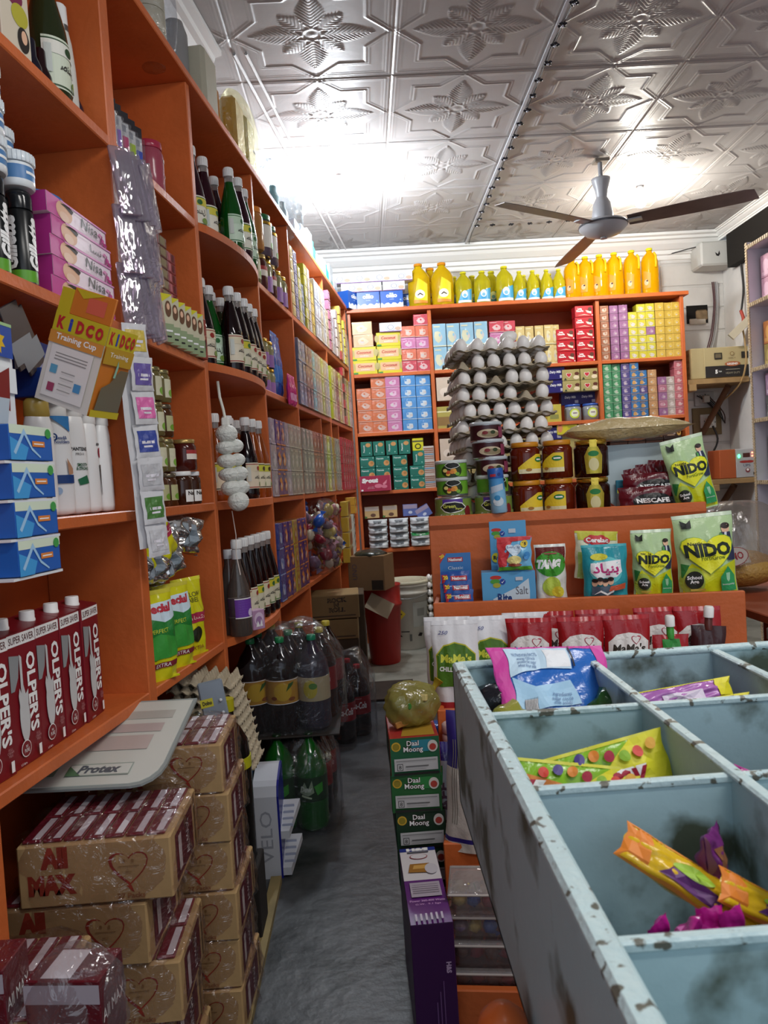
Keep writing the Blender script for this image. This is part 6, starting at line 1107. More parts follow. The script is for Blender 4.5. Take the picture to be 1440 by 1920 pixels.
# All Max cartons in film
HR = M('8c2f20', .6); KF = M('ae8f62', .75, var=.1, vs=18, bump=.1)
def allmax(seed):
    r = empty('biscuit_carton'); b = PB(); wd, d, h = .25, .2, .104
    b.box(-wd/2, wd/2, -d/2, d/2, 0, h, KF, c=.003)
    hp = lambda s: [(x, y) for x, y in heart(.055, .06, s)]
    b.dec(mfront(d), [('t', 'All', -.065, .082, .045, .036, HR, {'b': .08}), ('t', 'MAX', -.07, .038, .078, .034, HR, {'b': .08}), ('g', hp(.034), [(x*1.0+.0015, y) for x, y in heart(.055, .0605, .030)], HR), ('p', [(.05, .028), (.058, .028), (.062, .016), (.058, .018)], HR), ('r', .038, .0595, .072, .061, M('8a6a44')), ('r', .046, .067, .05, .072, M('8a6a44')), ('r', .06, .066, .064, .072, M('8a6a44')), ('r', .05, .05, .06, .052, M('8a6a44')), ('t', '27 Packs', .057, .012, .045, .009, M('8a5a3a'), {'b': .03})])
    b.dec(mright(wd), [('r', -.07, .01, .06, .09, M('5a1420')), ('r', -.05, .02, -.03, .08, M('c8c0bc')), ('t', 'All MAX', .015, .05, .06, .02, W, {'rot': R(90)}), ('r', .075, .0, .085, .104, M('8a6a40'))]); b.ob('carton_body', r)
    b = PB()
    for i in range(7):
        for j in range(2):
            x0 = -.118+i*.0337; y0 = -.092+j*.094; b.box(x0, x0+.031, y0, y0+.088, h, h+.006, M('6a1c2a', .3, film=.7), c=.002); b.dec(mtop(h+.006), [('r', x0+.016, y0+.004, x0+.028, y0+.084, M('c4bcc0'))])
    b.ob('packets', r)
    b = PB()
    def fn(u, v):
        th = 2*math.pi*u; c_, s_ = math.cos(th), math.sin(th); q = (abs(c_)**6+abs(s_)**6)**(-1/6); k = 1.0 if v < .85 else 1-(v-.85)/.15*.9
        n_ = .006*math.sin(9*th+5*v+seed)+.004*math.sin(21*th-11*v)
        return ((wd/2+.006+n_)*q*c_*k, (d/2+.006+n_*.7)*q*s_*k, -.001+min(v/.85, 1)*(h+.012)+(.004*math.sin(7*th) if v > .8 else 0)+(.006*math.sin(th*2+seed) if v > .9 else 0))
    b.grid(fn, 64, 16, FILM('f8f4f6', .2, .1, 40)); b.ob('shrink_film', r); return r
BUILD['allmax'] = lambda: allmax(1.0)
AM = 'brown heart printed biscuit carton in clear film'
for k, (x, dx) in enumerate(((-.485, .01), (-.50, -.02), (-.485, .01), (-.525, -.015), (-.482, 0))): put('allmax', (x, 1.35-.004*k, .003+.109*k), R((1, -2, 2, -1, 1)[k]), AM+', front pile, %s' % ['lowest', 'second', 'middle', 'fourth', 'topmost'][k], 'carton', 'biscuit cartons in the front pile')
for k, x in enumerate((-.40, -.405, -.40, -.41, -.405, -.415)): put('allmax', (x-.03, 1.60, .003+.1*k), R((-2, 1, -1, 2, 0, 1)[k]), AM+', rear pile, %s' % ['lowest', 'second', 'third', 'fourth', 'fifth', 'topmost'][k], 'carton', 'biscuit cartons in the rear pile', scale=(1, 1, .94))
# nearer cartons at the bottom left corner
for k in range(4): put('allmax', (-.60+.01*(k % 2), 1.06, .003+.109*k), R(2-k), AM+', near corner pile, %s' % ['lowest', 'second', 'third', 'topmost'][k], 'carton', 'biscuit cartons in the near pile')
reg('opened_pack', 'biscuit_pack', .10, .07, .10, M('5a1420', .3, film=.8), [('t', 'All\nMAX', 0, .03, .05, .03, W, {'b': .06}), ('r', -.05, .07, .05, .095, M('a8a0a8'))], [('t', 'All MAX', 0, .05, .06, .016, W)], [('r', -.03, -.03, .01, .03, M('d0ccd0'))])
put('opened_pack', (-.545, .985, .415), 0, 'maroon pack with shiny top in the bottom left corner', 'biscuit pack'); put('opened_pack', (-.42, .985, .395), R(-6), 'maroon and white pack beside the corner pack', 'biscuit pack')
for i, (x, y, z, s_) in enumerate(((-.42, .985, .445, 1),)): bagfilm('plastic_wrap', .06, .05, .07, FILM('f0ecee', .2, .1, 30, .05), (x, y, z), (0, 0, 0), 'torn clear wrap around the maroon and white pack', 'plastic wrap', 2, amp=.1)
# laminated shelf board with soap advert lying on the piles
r = empty('advert_board'); r.scale = (1, 1.2, 1); r.location = (-.55, 1.505, .618); r.rotation_euler = (R(15), R(0), R(-3)); tag(r, 'white laminated soap advert board with rounded corner lying on the cartons', 'board')
b = PB(); pts = [(-.18, -.12), (.1, -.12)]+[(.1+.05*math.sin(t), -.07-.05*math.cos(t)) for t in [math.pi/8*i for i in range(5)]]+[(.15, .12), (-.18, .12)]; n = len(pts)
for m_, z0, z1, s_ in ((M('8f9694', .3), 0, .005, 1.02), (M('c9cac2', .25), .005, .0062, .97)):
    b.add([(x*s_, y*s_, z1) for x, y in pts]+[(x*s_, y*s_, z0) for x, y in pts], [tuple(range(n)), tuple(reversed(range(n, 2*n)))]+[(k, n+k, n+(k+1) % n, (k+1) % n) for k in range(n)], m_)
b.dec(mtop(.0064), [('r', -.16, .06, .12, .085, M('aeaaa2')), ('r', -.02, .02, .11, .045, M('b4a4a0')), ('r', -.02, -.03, .1, .01, M('b8a8a2')), ('r', -.03, -.095, .09, -.065, M('9aa49a')), ('r', -.028, -.093, .088, -.068, M('c9cac2')), ('p', [(-.03, -.095), (.0, -.095), (-.03, -.07)], M('5a7a5a')), ('t', 'Protex', .03, -.08, .08, .02, M('5a5f66'), {'sh': .2, 'b': .04}), ('r', -.15, -.095, -.05, -.06, M('7a8a78')), ('t', 'Protex', -.1, -.078, .08, .018, M('a8aca4'), {'sh': .2})]); b.ob('board', r)
# mesh pack, egg tray pile, oil bottle behind the cartons
for k in range(10):
    put('egg_tray', (-.425-.005*k, 2.07, .37+.024*k), R(2*math.sin(k)), 'empty grey egg tray in the leaning pile on the floor, %s from the bottom' % ORD[k+1], 'egg tray', 'empty egg trays leaning by the shelving', tilt=(R(-4), R(8)), scale=(.62, .62, .9))
b = PB(); b.box(-.07, .07, -.09, .09, 0, .355, M('3a2a20', .7), c=.004); o = b.ob('carton'); o.location = (-.44, 2.03, 0); tag(o, 'dark carton on the floor under the leaning egg trays', 'carton')
@proto('oil_black')
def _():
    r = empty('oil_bottle'); b = PB(); b.lathe([(.045, 0), (.05, .01), (.05, .24), (.045, .3), (.03, .33), (.016, .35), (.015, .38)], M('141210', .15), 24, smooth=True); b.lathe([(.0505, .235), (.0505, .262)], M('b8b820', .35), 24); b.dec(mcyl(.0505), [('r', -.03, .29, .02, .32, M('b8b040'))]); b.ob('body', r)
    b = PB(); b.lathe([(.018, 0), (.018, .03)], M('b0a820', .3), 16, z0=.375); b.ob('cap', r); return r
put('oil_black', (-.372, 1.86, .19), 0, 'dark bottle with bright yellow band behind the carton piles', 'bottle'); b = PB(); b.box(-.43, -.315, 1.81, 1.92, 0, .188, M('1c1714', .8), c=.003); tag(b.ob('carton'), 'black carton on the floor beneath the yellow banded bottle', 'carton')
b = PB(); b.box(-.03, .03, -.006, .006, 0, .17, M('7f8a96', .3), c=.004)
for q in range(4): b.ball((.018, -.008, .03+.03*q), .0045, M('c8d0d8', .2), 8, 6)
b.dec(mfront(.012), [('r', -.03, .11, .0, .13, M('c0b830')), ('t', 'Dolno', -.014, .12, .022, .01, DARK, {'b': .04})]); o = b.ob('blister_card'); o.location = (-.375, 1.80, .485); o.rotation_euler = (R(-8), R(-8), R(10)); tag(o, 'grey blister card with clear bumps behind the carton piles', 'card'); 
b = PB(); b.box(-.33, -.3, 1.15, 2.1, .0, .018, M('8a7a50', .7, var=.3)); tag(b.ob('wooden_batten'), 'worn yellowish wooden batten on the floor along the cartons', 'batten')
# VELO stand
r = empty('pouch_display_stand'); r.location = (-.333, 2.12, 0); r.rotation_euler = (0, 0, R(0)); tag(r, 'white and blue counter display stand with sunken lettering on the floor', 'display stand')
VW = M('b9bcc4', .35); VB = M('1a1f7a', .3); b = PB()
prof = [(0, 0), (0, .235), (.012, .262), (.03, .272), (.1, .295), (.12, .295), (.12, 0)]; n = len(prof)
b.add([(-.038, y, z) for y, z in prof]+[(.03, y, z) for y, z in prof], [tuple(range(n)), tuple(reversed(range(n, 2*n)))]+[(k, n+k, n+(k+1) % n, (k+1) % n) for k in range(n)], VW)
b.dec(lambda x, y, e: (x, -e, y), [('t', 'VELO', -.004, .12, .15, .034, M('8f929c'), {'rot': R(90), 'b': .0})]); b.ob('housing', r)  # letters lie flat, grey imitates the shade in sunken ones
b = PB(); b.add([(.03, y, z) for y, z in prof]+[(.036, y, z) for y, z in prof], [tuple(range(n)), tuple(reversed(range(n, 2*n)))]+[(k, n+k, n+(k+1) % n, (k+1) % n) for k in range(n)], VB); b.ob('side_panel', r)
for z0 in (.03, .135):
    b = PB(); b.add([(.036, .0, z0), (.06, .0, z0), (.085, .1, z0+.05), (.036, .1, z0+.05), (.036, .0, z0-.022), (.06, .0, z0-.022), (.085, .1, z0+.03), (.036, .1, z0+.03)], [(0, 1, 2, 3), (4, 7, 6, 5), (0, 4, 5, 1), (1, 5, 6, 2), (2, 6, 7, 3), (0, 3, 7, 4)], VW)
    for q in range(4): b.box(.04, .07, .015+.02*q, .018+.02*q, z0+.006+.01*q, z0+.014+.01*q, M('9aa0b4', .3))
    b.ob('shelf_tray', r)
b = PB(); b.box(-.004, 0, -.0, .1, .19, .42, M('24446a', .3)); b.dec(lambda x, y, e: (-.004-e, -x, y), [('e', -.05, .26, .02, .015, M('4a8a9a')), ('e', -.06, .33, .03, .03, M('16304a'))]); b.box(-.005, .001, -.004, .0, .1, .42, VW); o = b.ob('header_card', r); o.location = (-.045, 0, 0)
# soft drink bottles
PTAB = [(.05, .012), (.053, .03), (.051, .06), (.053, .1), (.053, .19), (.048, .225)]
def pet(key, body, label, ldec, cap, h=.31, liquid=None):
    def f():
        r = empty('soft_drink_bottle'); b = PB(); s = h/.31
        b.lathe([(.036, 0), (.046, .003), (.05, .012), (.053, .03), (.051, .06), (.053, .1), (.053, .19), (.048, .225), (.034, .255), (.02, .275), (.0135, .288), (.0135, .296)], body, 26)
        if label:
            b.lathe([(.0536, .1), (.0536, .178)], label, 26); b.dec(mcyl(.054), ldec, tess=.012)
        b.ob('body', r); b = PB(); b.lathe([(.015, 0), (.0155, .001), (.0155, .014), (.0135, .017)], cap, 16, z0=.293); b.ob('cap', r); r.scale = (1, 1, s); return r
    BUILD[key] = f
COLA = M('12080a', .08); GLSC = M('9a8f92', .08, trans=.7); DEW = M('0f5a1a', .1, trans=.2)
cocaw = [('t', 'Coca-Cola', 0, .14, .085, .03, W, {'sh': .25, 'b': .02}), ('r', -.02, .168, .02, .170, M('c8a0a0'))]
pet('coke', COLA, M('8a0f18', .3), cocaw, M('9a1420', .35), .35); pet('coke2', COLA, M('7a1018', .3), [('t', 'Coca-Cola', 0, .14, .07, .02, M('d0b0b0'), {'sh': .25})], M('b8a83a', .35)); pet('mango', COLA, M('b8862a', .35), [('e', .0, .14, .03, .03, M('c8a028')), ('p', [(.01, .14), (.035, .16), (.04, .17), (.02, .165)], M('2f5a1f')), ('e', -.03, .12, .01, .006, M('7a3a14')), ('e', .03, .115, .012, .006, M('8a4a18')), ('r', -.08, .176, .08, .178, W), ('r', -.08, .1, .08, .102, W)], M('1f7a4a', .3))
pet('mango_clear', M('3a3644', .1, trans=.3), M('a89a78', .4), [('e', .0, .14, .024, .03, M('b0a030')), ('e', .01, .15, .014, .01, M('4a7a2a'))], M('1f7a5a', .3)); pet('dew', DEW, M('0e3014', .3), [('p', [(-.03, .13), (-.01, .165), (.0, .14), (.014, .17), (.02, .13), (.0, .12)], M('8a9a80')), ('p', [(.02, .15), (.05, .16), (.05, .13), (.03, .12)], M('2f8a24')), ('p', [(-.02, .125), (.012, .115), (.01, .11), (-.022, .118)], M('b0c0a0')), ('t', 'Dew', -.006, .142, .04, .02, M('c0c8b8'), {'sh': .3, 'b': .05})], M('0c2a10', .3))
pos = [(-.335, 2.44), (-.232, 2.44), (-.335, 2.55), (-.232, 2.55), (-.335, 2.66), (-.232, 2.66)]
for i, (x, y) in enumerate(pos): put('dew' if i < 2 else 'coke2', (x+.018*(y-2.44)*5, y, 0), R(-15+7*i), '%s bottle in the lower film pack, %s row %s' % ('green' if i < 2 else 'dark cola', ['front', 'middle', 'rear'][i//2], ['left', 'right'][i % 2]), 'soft drink bottle', 'bottles in the lower floor pack')
for i, (x, y) in enumerate(((-.41, 2.50), (-.312, 2.49), (-.208, 2.50), (-.40, 2.61), (-.295, 2.61), (-.19, 2.62), (-.37, 2.74), (-.27, 2.74), (-.172, 2.74))): put(['mango', 'mango', 'mango_clear', 'mango', 'mango', 'coke2', 'coke2', 'coke2', 'coke2'][i], (x, y, .306), R((20, 8, -10, 0, 0, 0, 5, 0, -5)[i]), '%s bottle in the upper film pack, %s row %s' % (['orange label', 'orange label', 'faded label clear', 'orange label', 'orange label', 'cola', 'cola', 'cola', 'cola'][i], ['front', 'middle', 'rear'][i//3], ['left', 'centre', 'right'][i % 3]), 'soft drink bottle', 'bottles in the upper floor pack')
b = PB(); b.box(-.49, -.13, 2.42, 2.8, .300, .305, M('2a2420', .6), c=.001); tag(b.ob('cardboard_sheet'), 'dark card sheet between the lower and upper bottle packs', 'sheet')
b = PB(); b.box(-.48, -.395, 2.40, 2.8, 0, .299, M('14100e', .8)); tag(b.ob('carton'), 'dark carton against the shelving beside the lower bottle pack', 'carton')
for i, (x, y) in enumerate(((-.15, 3.24), (-.085, 3.33), (-.2, 3.35), (-.13, 3.45))): put('coke', (x, y, 0), R(5-10*i), 'cola bottle on the floor, %s' % ['front one with readable script', 'behind right', 'behind left', 'hindmost'][i], 'soft drink bottle', 'floor cola bottles by the cartons')
def packfilm(cx, cy, wx, wy, z0, h, seed, label):
    b = PB()
    def fn(u, v):
        th = 2*math.pi*u; c_, s_ = math.cos(th), math.sin(th); q = (abs(c_)**4+abs(s_)**4)**(-1/4); t = v/.9
        k = 1 if v < .6 else 1-.42*((v-.6)/.3) if v < .9 else .58*(1-(v-.9)/.1)
        n_ = .004*math.sin(6*th+seed)+.003*math.sin(17*th-9*v)
        return (cx+(wx+n_)*q*c_*k, cy+(wy+n_)*q*s_*k, z0+min(v/.9, 1)*h+(.012*math.sin(4*th+seed) if v > .7 else 0))
    b.grid(fn, 60, 22, FILM('eef0f4', .08, .12, 20, .02)); tag(b.ob('shrink_film'), label, 'plastic film')
packfilm(-.27, 2.55, .125, .18, 0, .30, 1, 'clear shrink film around the lower pack with green bottles'); packfilm(-.29, 2.62, .18, .19, .307, .325, 3, 'clear shrink film around the upper pack with orange labels'); packfilm(-.14, 3.35, .13, .18, 0, .36, 5, 'clear shrink film around the floor cola bottles')
# cartons and buckets at the end of the aisle
KB = M('8a7048', .75, var=.1, vs=12); KD = M('4a3a2a', .8, var=.2)
def kbox(loc, sz, m_, label, rz=0, decs=(), c=.004, name='carton', rx=0):
    b = PB(); b.box(-sz[0]/2, sz[0]/2, -sz[1]/2, sz[1]/2, 0, sz[2], m_, c=c); b.dec(mfront(sz[1]), decs)
    o = b.ob(name); o.location = loc; o.rotation_euler = (rx, 0, rz); tag(o, label, 'carton' if name == 'carton' else 'sheet'); return o
rn = [('t', "ROCK\nN\nROLL", .04, .125, .1, .1, M('2a1f14'), {'b': .06}), ('t', "ROCK\nN\nROLL", .04, .125, .1, .1, KB, {'b': .01}), ('r', -.1, .035, .13, .042, M('4a3a24')), ('e', .12, .1, .004, .006, DARK)]
kbox((-.215, 3.90, 0), (.28, .23, .33), KD, 'dark brown carton on the floor under the two lettered brown cartons'); kbox((-.22, 3.90, .332), (.29, .24, .1), KB, 'brown carton with cut off lettering, lower of two', decs=[(d[0],)+tuple(d[1:]) for d in [('t', 'R\nR', .0, .055, .02, .07, DARK), ('r', .0, .012, .13, .019, M('4a3a24'))]]); kbox((-.215, 3.90, .437), (.30, .24, .12), KB, 'brown carton with three line lettering, upper of two', decs=[('t', "ROCK\nN\nROLL", .04, .07, .1, .075, M('2a1f14'), {'b': .07}), ('t', "ROCK\nN\nROLL", .04, .07, .1, .075, KB, {'b': -.01}), ('r', -.1, .012, .13, .019, M('4a3a24'))], rz=R(1))
kbox((-.085, 4.15, 0), (.09, .24, .52), KD, 'tall dark brown carton standing beside the lettered brown cartons')
r = empty('open_carton'); r.location = (.01, 4.42, .49); r.rotation_euler = (0, 0, R(-20)); tag(r, 'open brown carton with a dark shiny bag on the red bucket', 'carton')
b = PB(); b.box(-.11, .11, -.09, .09, 0, .2, M('7a5c3c', .75, var=.1), c=.002); b.dec(mfront(.18), [('r', .03, .005, .1, .06, M('2a2018')), ('t', 'UNO', -.07, .11, .09, .03, M('4a4050'), {'rot': R(90)})]); b.ob('carton_body', r)
b = PB(); b.ball((0, 0, .2), .095, M('2a2c24', .15, bump=.8, bs=25), 18, 10, .35, noise=.08); b.ob('dark_bag', r)
@proto('red_bucket')
def _():
    b = PB(); b.lathe([(.11, 0), (.115, .01), (.14, .34), (.15, .345), (.15, .36), (.14, .365), (.142, .46), (.148, .47), (.12, .47)], M('9a1f18', .4), 28); return b.ob('plastic_bucket')
put('red_bucket', (.065, 4.62, .006), 0, 'red plastic bucket under the open brown carton', 'bucket', scale=(.8, .8, 1.02))
@proto('white_bucket')
def _():
    r = empty('plastic_bucket'); b = PB(); m_ = M('c2bfb2', .45); b.lathe([(.125, 0), (.13, .01), (.15, .36), (.156, .362), (.156, .375), (.15, .38), (.152, .41), (.158, .412), (.158, .425), (.152, .43)], m_, 32)
    b.dec(mtab([(.13, .01), (.15, .36)]), [('p', [(-.07, .29), (-.02, .24), (-.07, .19), (-.12, .24)], M('b8a02a')), ('r', -.1, .235, -.045, .243, DARK), ('e', -.075, .268, .014, .012, DARK), ('r', .03, .15, .16, .31, M('9a9a92')), ('r', .06, .22, .12, .27, M('7a7a74')), ('r', -.06, .12, .0, .126, DARK), ('p', [(-.1, .09), (-.07, .105), (-.05, .09)], DARK), ('p', [(.06, .09), (.075, .11), (.1, .105), (.09, .085)], DARK), ('r', .0, .06, .016, .105, M('5a5a54'))], tess=.02); b.ob('body', r)
    b = PB(); b.lathe([(.16, 0), (.162, .002), (.162, .016), (.154, .02), (.15, .012), (.02, .012)], M('c8c2a8', .5), 32, z0=.43)
    b.ob('lid', r); b = PB(); b.tube([(.16*math.cos(t), -.16*math.sin(t)-.002, .40-.06*math.sin(t)) for t in [math.pi*i/14 for i in range(15)]], .0025, M('8a8a88', .3, .8), 5); b.ob('handle', r); return r
put('white_bucket', (.235, 5.03, .005), R(0), 'white plastic bucket with yellow hazard diamond under back shelving', 'bucket')
kbox((.02, 4.33, .36), (.15, .004, .1), M('8f7f68', .7), 'loose brown cardboard flap hanging before the red bucket', rz=R(-5), c=.0005, name='cardboard_flap', rx=R(-28)).rotation_euler = (R(-30), R(30), R(-5))
for k in range(9): put('egg_tray', (.40, 5.03, .02+.05*k), 0, 'grey egg tray in the pile beside the white bucket, %s' % rown(k, 9), 'egg tray', 'egg tray pile beside the white bucket', scale=(.5, .5, .8)) ; [put('egg', (.385+.03*q, 4.965, .045+.05*k), 0, 'white egg in the pile beside the white bucket, tray %s, %s' % (ORD[k+1], ['left', 'right'][q]), 'egg', 'eggs in the pile beside the white bucket', scale=.75) for q in range(2)]
kbox((.475, 4.9, 0), (.1, .12, .36), M('8a8478', .6), 'grey carton with pink spots behind the stepped stand', decs=[('e', .0, .05, .02, .02, M('8a3a6a')), ('e', .02, .09, .014, .014, M('6a2a4a')), ('r', -.04, .26, .04, .34, M('8a2028'))])
bagfilm('blue_bag', .045, .05, .035, M('1f4fa0', .25, bump=.6, bs=30), (.245, 3.2, .035), (0, 0, 0), 'crumpled blue plastic bag on the floor behind the stand', 'plastic bag', 3)
# counter to the right of the tiered stand with a bag of noodles and stacked plates
r = empty('side_table'); tag(r, 'low orange topped table right of the stepped stand', 'table')
b = PB(); b.box(1.09, 1.8, 2.05, 3.0, .645, .67, M('9a4a2c', .5, var=.2), c=.003); b.ob('table_top', r)
for x in (1.11, 1.75):
    for y in (2.1, 2.95): b = PB(); b.box(x, x+.04, y-.02, y+.02, 0, .645, M('7a3a22', .6)); b.ob('leg', r)
bagfilm('noodle_bag', .15, .12, .125, FILM('e4e0da', .2, .1, 18, .1), (1.23, 2.5, .815), (0, 0, 0), 'large clear bag of yellow macaroni on the side table', 'bag', 2, amp=.05, squash=1.25)
b = PB(); b.ball((0, 0, 0), .125, M('a8823a', .6, bump=.8, bs=90, film=.5), 24, 12, .5); o = b.ob('macaroni'); o.location = (1.23, 2.5, .745); tag(o, 'heap of yellow macaroni inside the large clear bag', 'macaroni', kind='stuff')
b = PB(); b.dec(lambda x, y, e: (x, -.0-e, y), [('e', 0, 0, .042, .03, M('8a2a28')), ('e', 0, 0, .040, .028, M('b0a8a0')), ('t', 'OMO', 0, 0, .055, .024, M('8a2028'), {'b': .03})]); b.box(-.042, .042, 0, .0015, -.03, .03, FILM('e4e0da', .2, .1, 18, .1)); o = b.ob('bag_print'); o.location = (1.155, 2.366, .80); o.rotation_euler = (R(-6), R(-14), R(-18)); tag(o, 'red oval print on the front of the clear macaroni bag', 'print')
for k in range(6):
    b = PB(); b.lathe([(.05, 0), (.09, .008), (.11, .016), (.112, .018), (.108, .018), (.06, .008), (.001, .006)], M('b4b0a8', .35), 28); o = b.ob('plate'); o.location = (1.22, 2.8, .672+.017*k); tag(o, 'pale plate in the stack behind the macaroni bag, %s' % rown(k, 6), 'plate', 'stacked plates on the side table')
for k in range(7): kbox((1.24, 2.02, .36+.04*k), (.3, .1, .036), M(['a8aaa4', '9aa09c', 'b0aca0'][k % 3], .45), 'pale flat carton under the side table edge, %s' % rown(k, 7), decs=[('r', -.14, .014, .14, .02, M('7a8078'))])
kbox((1.24, 2.02, .3), (.3, .1, .055), M('3a6a8a', .45), 'blue flat carton beneath the pale flat cartons'); kbox((1.24, 2.02, 0), (.3, .1, .298), KD, 'dark carton on the floor under the blue flat carton')

# ------------------------------------------------------------------ back wall fittings
WD = M('a8875a', .7, var=.25, vs=12)
def wshelf(x0, x1, y0, z, label):
    r = empty('wall_shelf'); tag(r, label, 'shelf'); b = PB(); b.box(x0, x1, y0, 5.55, z-.035, z, WD, c=.003); b.ob('board', r)
    b = PB(); b.box(x0, x0+.05, y0-.02, 5.55, z-.08, z-.035, WD, c=.003); b.ob('bearer', r)
    b = PB(); b.tube([(x1-.12, y0+.06, z-.05), (x1-.2, 5.54, z-.36)], .028, M('6a4a34', .8), 4); b.ob('bracket', r)
wshelf(2.28, 2.71, 5.22, 1.685, 'wooden bracket shelf carrying the voltage stabiliser'); wshelf(2.4, 2.71, 5.2, .985, 'thin wooden shelf carrying the orange power unit')
r = empty('voltage_stabiliser'); r.location = (2.535, 5.38, 1.687); r.rotation_euler = (0, 0, 0); tag(r, 'beige and black voltage stabiliser on the wooden wall shelf', 'stabiliser')
b = PB(); CR = M('b8a87c', .5); b.box(-.215, .215, -.13, .13, 0, .215, CR, c=.006)
for q in range(4): b.box(-.217, -.214, -.11, .11, .03+.045*q, .05+.045*q, M('a09068', .5))
b.ob('case', r); b = PB(); b.box(-.125, .21, -.136, -.13, .004, .212, CR, c=.002); b.box(-.12, .21, -.139, -.135, .006, .085, M('201c1c', .4), c=.001)
b.dec(lambda x, y, e: (x, -.139-e, y), [('r', -.055, .13, .0, .175, M('2a2620')), ('r', -.048, .14, -.008, .168, M('6a6048')), ('r', .135, .13, .19, .175, M('2a2620')), ('e', .07, .165, .015, .014, M('8a6a3a')), ('e', .07, .165, .011, .01, CR), ('t', '10000 V', .068, .135, .05, .011, M('5a4020')), ('e', .07, .095, .055, .017, M('b0643a')), ('t', 'LEGEND', .07, .095, .075, .014, W, {'b': .04}), ('t', '5', -.045, .045, .018, .028, W, {'b': .06}), ('t', 'YEAR', -.02, .045, .022, .01, W), ('t', 'HEAVY DUTY', .07, .032, .1, .012, M('b0a890')), ('r', .02, .055, .12, .058, M('b0a890'))], e0=.001); b.ob('front_panel', r)
r = empty('ups_unit'); r.location = (2.585, 5.3, .987); tag(r, 'white and orange UPS power unit with glowing green and red lights', 'power unit')
b = PB(); b.box(-.115, .0, -.09, .09, 0, .2, M('b0562a', .5), c=.004); b.box(0, .13, -.09, .09, 0, .2, M('b4b4b8', .4), c=.004); b.dec(mfront(.18), [('r', .05, .14, .1, .17, M('4a1a10')), ('e', .06, .11, .035, .009, M('a8322a')), ('e', .095, .11, .03, .009, M('a8322a')), ('t', 'UPS', .075, .085, .05, .018, M('3a4a6a')), ('e', .08, .05, .016, .016, M('8a3a40')), ('e', .08, .054, .009, .009, W), ('r', .118, .015, .13, .035, DARK)]); case_ = b.ob('case', r)
for nm, x, z, c, s in (('green_lamp', .022, .15, '40ff90', 7), ('red_lamp', .116, .17, 'ff7050', 6), ('red_lamp', .116, .148, 'ff7050', 6)): b = PB(); b.ball((x, -.092, z), .008 if 'green' in nm else .005, M(c, .3, emit=s), 10, 8, 1.6 if 'green' in nm else 1); b.ob(nm, case_)
def socket(x, z, pw, ph, label, m_):
    r = empty('socket_board'); r.location = (x, 5.53, z); tag(r, label, 'socket'); b = PB(); b.box(-pw, pw, 0, .022, -ph, ph, m_, c=.002); b.ob('backing', r)
    b = PB(); b.box(-pw*.55, pw*.55, -.015, 0, -ph*.5, ph*.5, M('c8c8c4', .4), c=.003)
    for q, (a, c) in enumerate(((-.03, 0), (.035, .01), (.02, .02), (.05, -.01), (0, .03))): b.box(a-.003, a+.003, -.0165, -.014, c-.004, c+.004, DARK)
    fp_ = b.ob('face_plate', r); b = PB(); b.box(-.025, .02, -.05, -.015, -.03, .02, M('c8c6be', .4), c=.005); b.ob('plug', fp_)
socket(2.545, 1.41, .105, .1, 'white socket and plug on a brown wooden board', M('7a6848', .7)); socket(2.53, 1.575, .07, .05, 'white socket with coiled cable above the wooden board', M('b8b8b8', .5))
def cable(pts, r_, c, label, name='cable'):
    P = []; n = len(pts)
    for i in range(n-1):
        p0, p1, p2, p3 = [Vector(pts[max(0, min(n-1, j))]) for j in (i-1, i, i+1, i+2)]
        for s in range(6):
            t = s/6; P.append(.5*((2*p1)+(-p0+p2)*t+(2*p0-5*p1+4*p2-p3)*t*t+(-p0+3*p1-3*p2+p3)*t**3))
    P.append(Vector(pts[-1])); b = PB(); b.tube(P, r_, M(c, .5), 6); return tag(b.ob(name), label, 'cable')
cable([(2.555, 5.47, 1.37), (2.57, 5.44, 1.25), (2.47, 5.45, 1.07), (2.44, 5.42, 1.0), (2.5, 5.3, 1.0)], .007, '18181a', 'thick black cable hanging from the lower socket to the shelf')
for i in range(4): cable([(2.625+.012*i, 5.53, 2.42), (2.63+.01*i, 5.53, 2.25), (2.60+.012*i, 5.53, 2.05), (2.545+.012*i, 5.5, 1.915)], .004, ['4a1f2c', '5a3438', '8a8a8c', 'b0b0b2'][i], '%s cable running down the white wall from the duct box' % ['dark red', 'brown', 'grey', 'pale grey'][i])
cable([(2.72, 5.2, 2.74), (2.70, 5.25, 2.55), (2.71, 5.25, 2.3), (2.67, 5.22, 2.12)], .007, '1f1d1d', 'thick dark cable hanging from the ceiling gap'); cable([(2.67, 5.22, 2.14), (2.675, 5.2, 2.08), (2.665, 5.2, 2.03)], .011, 'a83a2a', 'red taped joint in the hanging cable'); cable([(2.665, 5.2, 2.03), (2.68, 5.2, 1.9), (2.67, 5.19, 1.75), (2.64, 5.25, 1.62), (2.56, 5.45, 1.5)], .006, 'a88a5a', 'tan cable hanging in front of the stabiliser')
cable([(2.31, 5.5, 1.7), (2.28, 5.35, 1.66), (2.275, 5.3, 1.5), (2.33, 5.4, 1.38)], .005, 'c0a088', 'pale cable curving past the end of the orange shelving')
for i in range(5): cable([(2.47+.02*i, 5.52, 1.6), (2.53+.03*i, 5.5, 1.55-.02*i), (2.62+.01*i, 5.5, 1.45-.015*i), (2.66, 5.5, 1.39)], .004, ['1a1a1c', '2a1a1a', '3a3a40', '151515', '4a2a24'][i], 'tangled thin cable under the stabiliser shelf, %s' % orn(i, 5, 'upper', 'lower'))
cable([(2.30, 5.545, 2.635), (2.5, 5.44, 2.655), (2.6, 5.44, 2.645)], .004, '2a2a2c', 'thin black cable along the cornice')
